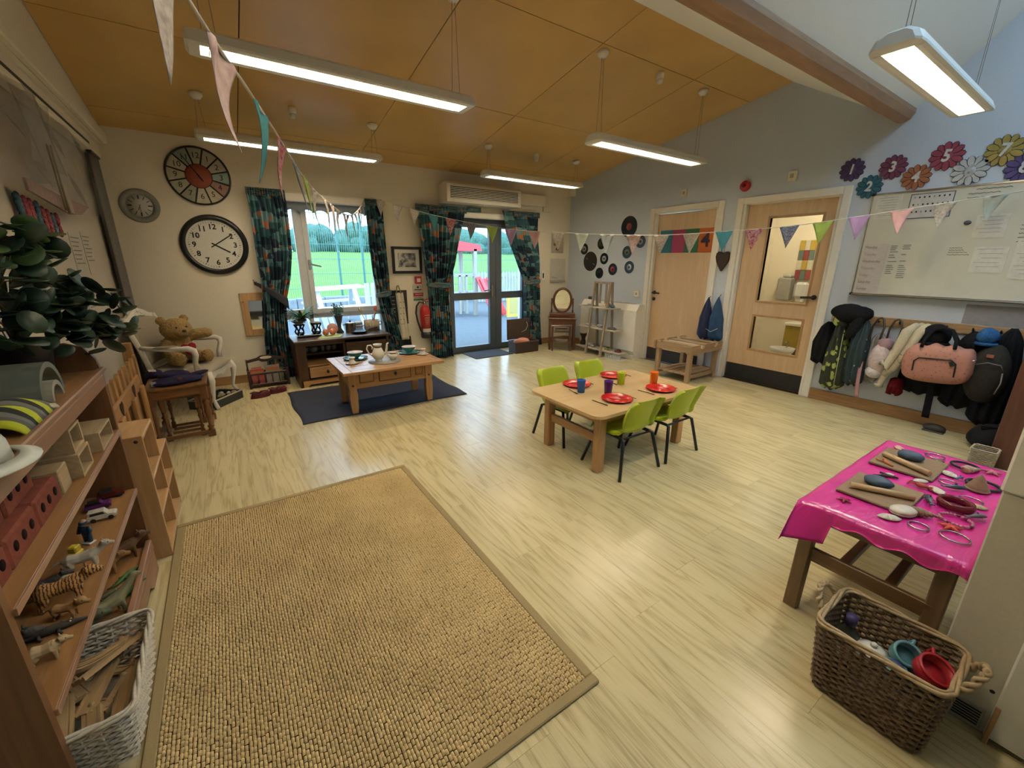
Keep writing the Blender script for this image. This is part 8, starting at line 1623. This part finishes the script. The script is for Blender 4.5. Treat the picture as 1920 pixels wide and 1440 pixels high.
t = T('toy_crab', 'red toy crab beside the near craft board', 'toy animal', (2.325, .322, BZ), 0, 'toy sea animals on the pink table', local=True); CRB = P('crab_red', (.42, .04, .03)); G().sph((0, 0, .010), (.016, .024, .009), 12, 8).o('carapace', CRB, t)
for s in (-1, 1):
    for k in range(3): G().tube([(0, s * .018, .008), ((k - 1) * .014, s * .034, .012), ((k - 1) * .018, s * .042, .002)], .0025, 5).o('leg', CRB, t)
# ------------------------------------------------------------------ big wicker basket with toy kitchenware
WKB = P('wicker_brown', (.22, .14, .07), (.10, .058, .028), .55, scale=60); WKR = P('wicker_rim', (.42, .30, .16), (.32, .22, .11), .55, scale=60)
t = T('wicker_basket', 'large brown wicker basket with rope handles on the floor by the craft table', 'basket', (1.605, .185, 0))
fn = rectline(1.495, 1.715, .045, .325, .035, .02, .006, .262)
g = G(); weave_wall(fn, 88, 23, .0052, .0058, g, 2); g.o('woven_wall', WKB, t)
g = G()
for i in range(44): p0, n0 = fn((i + .5) / 44, 0); p1, n1 = fn((i + .5) / 44, 1); g.tube([p0, p1], .0042, 5)
g.o('stakes', WKB, t, kind='stuff')
g = G()
for s in range(3): g.tube([fn(i / 80, 1)[0] + Vector((0, 0, .006 + .006 * math.sin(i * .25 + s * 2.1))) + fn(i / 80, 1)[1] * .006 * math.cos(i * .25 + s * 2.1) for i in range(80)], .0058, 6, closed=True)
g.o('rim', WKR, t); G().bx(1.50, 1.71, .05, .32, .002, .012).o('base', WKB, t)
for s in (0, 1):
    yb = .347 if s == 0 else .023
    hp_ = [(1.545, yb, .25), (1.55, yb + (.02 if s == 0 else -.02), .285), (1.575, yb + (.035 if s == 0 else -.035), .315), (1.605, yb + (.04 if s == 0 else -.04), .322), (1.635, yb + (.035 if s == 0 else -.035), .315), (1.66, yb + (.02 if s == 0 else -.02), .285), (1.665, yb, .25)]
    hv = [Vector(p) for p in hp_]; fine = [hv[i].lerp(hv[i + 1], k / 6) for i in range(6) for k in range(6)] + [hv[-1]]
    for q in range(2): G().tube([p + Vector((.0055 * math.cos(i * .8 + q * PI), .0055 * math.sin(i * .8 + q * PI), .004 * math.sin(i * .8 + q * PI))) for i, p in enumerate(fine)], .0065, 7).o('rope_handle', WKR, t)
t = T('toy_bottle', 'dark bottle with purple cap in the big wicker basket', 'bottle', (1.61, .285, .06)); G().lathe([(0, 0), (.036, 0), (.038, .01), (.038, .11), (.03, .135), (.014, .155), (.014, .165)], 20, (1.61, .285, .06)).o('glass_body', P('bottle_olive', (.05, .05, .035), None, .12), t); G().lathe([(.016, .163), (.017, .198), (0, .20)], 16, (1.61, .285, .06)).o('purple_cap', P('cap_purple', (.045, .03, .12)), t); G().lathe([(.0385, .04), (.0387, .095)], 20, (1.61, .285, .06), cap=False).o('paper_label', 'sign_white', t)
t = T('toy_teapot', 'off-white rounded toy pot with knob in the big wicker basket', 'pot', (1.60, .213, .14)); G().lathe([(0, 0), (.03, 0), (.046, .025), (.042, .045), (.02, .058), (0, .06)], 22, (1.60, .213, .14)).o('pot_body', PORC, t); G().sph((1.60, .213, .205), .010, 10, 8).o('knob', PORC, t)
def jug(label, x, y, z, c, r_, tilt, nm):
    mt = P(nm, c, None, .3); t = T('toy_jug', label, 'jug', (x, y, z), rot=tilt, local=True); G().lathe([(0, 0), (r_ * .8, 0), (r_, .012), (r_, .05), (r_ * .93, .05), (r_ * .8, .008)], 24, cap=False).o('jug_rim', mt, t); G().lathe([(0, .018), (r_ * .9, .018), (r_ * .9, .02), (0, .021)], 20).o('inner_disc', mt, t); G().tube([(r_ * .95, 0, .04), (r_ * 1.5, .0, .045), (r_ * 1.55, 0, .02), (r_ * .97, 0, .012)], .005, 6).o('handle', mt, t); G().torus((0, 0, .05), r_ * .97, .005, 24, 6).o('lip', mt, t)
jug('pale blue toy jug in the big wicker basket', 1.63, .152, .195, (.13, .30, .34), .036, (.35, -.5, 0), 'jug_blue'); jug('red toy jug on top in the big wicker basket', 1.605, .085, .205, (.42, .02, .03), .045, (.25, -.35, .4), 'jug_red')
t = T('toy_ball', 'small blue ball with teal band in the big wicker basket', 'ball', (1.555, .155, .16)); G().sph((1.555, .15, .195), .03, 16, 10).o('ball', P('ball_blue', (.04, .06, .16)), t); G().torus((1.555, .15, .207), .027, .006, 20, 6).o('teal_band', P('ball_teal', (.08, .24, .24)), t)
t = T('toy_bowl', 'dark plastic bowl under the red jug in the big wicker basket', 'bowl', (1.61, .09, .12)); G().lathe([(0, 0), (.03, 0), (.055, .05), (.05, .05), (.026, .006), (0, .006)], 22, (1.61, .09, .13)).o('bowl', 'black_plastic', t); G().torus((1.61, .09, .18), .053, .004, 22, 6).o('bowl_rim', 'black_plastic', t)
# ------------------------------------------------------------------ cream boxed cupboard at the right edge, dark cabinet
BXC = P('cupboard_cream', (.62, .58, .47), (.58, .54, .44), .6, scale=90, bmp=.05)
t = T('cream_cupboard', 'cream boxed cupboard at the right edge beside the craft table', 'cupboard', (2.0, -.4, 0))
G().bx(1.76, 2.35, -.9, .083, 0, .79, .004).o('carcass', BXC, t); G().bx(1.755, 2.35, -.9, .088, .792, 1.15, .006).o('upper_panel', 'white_paint', t)
d_ = G().bx(1.728, 1.758, -.9, -.055, .02, 1.15, .004).o('door', 'white_paint', t); G().bx(1.722, 1.756, -.068, -.056, .0, .14, .002).o('pine_edge', 'pine_pale', d_)
g = G().bx(1.754, 1.76, -.045, .03, .012, .085, .001).o('vent_plate', 'holder_grey', t)
for k in range(6): G().bx(1.752, 1.755, -.038, .02, .02 + k * .010, .0245 + k * .010).o('vent_slot', 'ink_black', g)
G().lathe([(0, .0008), (.006, .0008), (.006, 0)], 12, (1.759, -.04, .16), (0, -PI / 2, 0)).o('screw_hole', 'ink_black', t)
CAB = WOOD('cabinet_red', (.13, .05, .028), (.09, .034, .02), 2, .4)
t = T('dark_cabinet', 'dark red-brown wooden cabinet end at the right edge beyond the craft table', 'cabinet', (4.75, -.1, 0))
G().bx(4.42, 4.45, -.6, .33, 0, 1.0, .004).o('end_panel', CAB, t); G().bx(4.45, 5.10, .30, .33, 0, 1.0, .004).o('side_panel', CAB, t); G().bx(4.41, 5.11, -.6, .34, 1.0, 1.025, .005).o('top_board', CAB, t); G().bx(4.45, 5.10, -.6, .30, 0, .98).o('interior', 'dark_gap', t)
t = T('small_basket', 'narrow pale wicker basket on the floor beside the dark cabinet', 'basket', (4.30, .33, 0))
fn2 = rectline(4.28, 4.40, .29, .40, .02, .008, .006, .15); g = G(); weave_wall(fn2, 40, 12, .003, .006, g); g.o('woven_wall', WICK, t); G().bx(4.28, 4.40, .29, .40, .001, .01).o('base', WICK, t)
# ------------------------------------------------------------------ washroom things behind the glazed door
QX = WX + 1.862
t = T('tile_panel', 'panel of coloured squares on the washroom wall seen through the door', 'tiles', (QX, 2.8, 1.17))
cs_ = [(.50, .36, .06), (.62, .58, .46), (.50, .36, .06), (.12, .18, .15), (.30, .06, .06), (.14, .2, .18), (.62, .58, .46), (.48, .34, .06), (.62, .58, .46), (.30, .06, .07), (.12, .2, .16), (.32, .07, .06)]
for k, c in enumerate(cs_): r0, c0 = k // 3, k % 3; G().bx(QX, QX + .025, 2.90 - .068 * c0 - .066, 2.90 - .068 * c0, 1.72 - .137 * r0 - .135, 1.72 - .137 * r0, .003).o('tile', P('tile_%d' % (k % 12), c, None, .3), t)
t = T('hand_dryer', 'pale grey hand dryer on the washroom wall seen through the door', 'dryer', (QX, 2.97, .87)); G().bx(QX - .13, QX + .03, 2.88, 3.06, .87, 1.20, .02).o('casing', P('dryer_grey', (.36, .35, .32)), t); G().bx(QX - .09, QX + .02, 2.91, 3.02, 1.20, 1.25, .015).o('top', P('dryer_pale', (.5, .49, .45)), t)
t = T('paper_dispenser', 'white paper dispenser beside the hand dryer in the washroom', 'dispenser', (QX, 2.75, .88)); G().bx(QX - .12, QX + .03, 2.68, 2.83, .92, 1.14, .03).o('casing', 'upvc', t); G().bx(QX - .09, QX, 2.71, 2.80, .86, .92, .01).o('towel', 'clock_white', t)
t = T('washroom_cupboard', 'mustard yellow low cupboard in the washroom seen through the lower pane', 'cupboard', (QX - .1, 2.72, 0)); G().bx(QX - .22, QX + .03, 2.56, 2.80, .20, .53, .006).o('cupboard_door', P('mustard', (.34, .24, .03), None, .5), t); G().bx(QX - .24, QX + .03, 2.55, 2.81, .53, .57, .005).o('cupboard_top', 'clock_white', t); G().bx(QX - .20, QX + .03, 2.58, 2.79, 0, .20).o('plinth', P('plinth_dark', (.12, .10, .08)), t)
t = T('washroom_basin', 'low white basin in the washroom seen through the lower pane', 'basin', (QX - .25, 2.82, 0)); G().lathe([(.06, 0), (.07, .10), (.14, .17), (.16, .23), (.145, .23), (.10, .18), (0, .16)], 26, (QX - .42, 2.70, 0)).o('basin_bowl', 'upvc', t); G().tube([(QX - .29, 2.70, .22), (QX - .29, 2.70, .30), (QX - .36, 2.70, .30)], .010, 8).o('tap', 'chrome', t)
# ------------------------------------------------------------------ lettering becomes plain mesh
bpy.context.view_layer.update()
dg = bpy.context.evaluated_depsgraph_get()
for o in [o for o in sc.objects if o.type == 'FONT']:
    me = bpy.data.meshes.new_from_object(o.evaluated_get(dg)); nm = o.name
    par, ml = o.parent, o.matrix_local.copy()
    cu = o.data; bpy.data.objects.remove(o); bpy.data.curves.remove(cu)
    n_ = bpy.data.objects.new(nm, me); COL.objects.link(n_); n_.parent = par; n_.matrix_local = ml
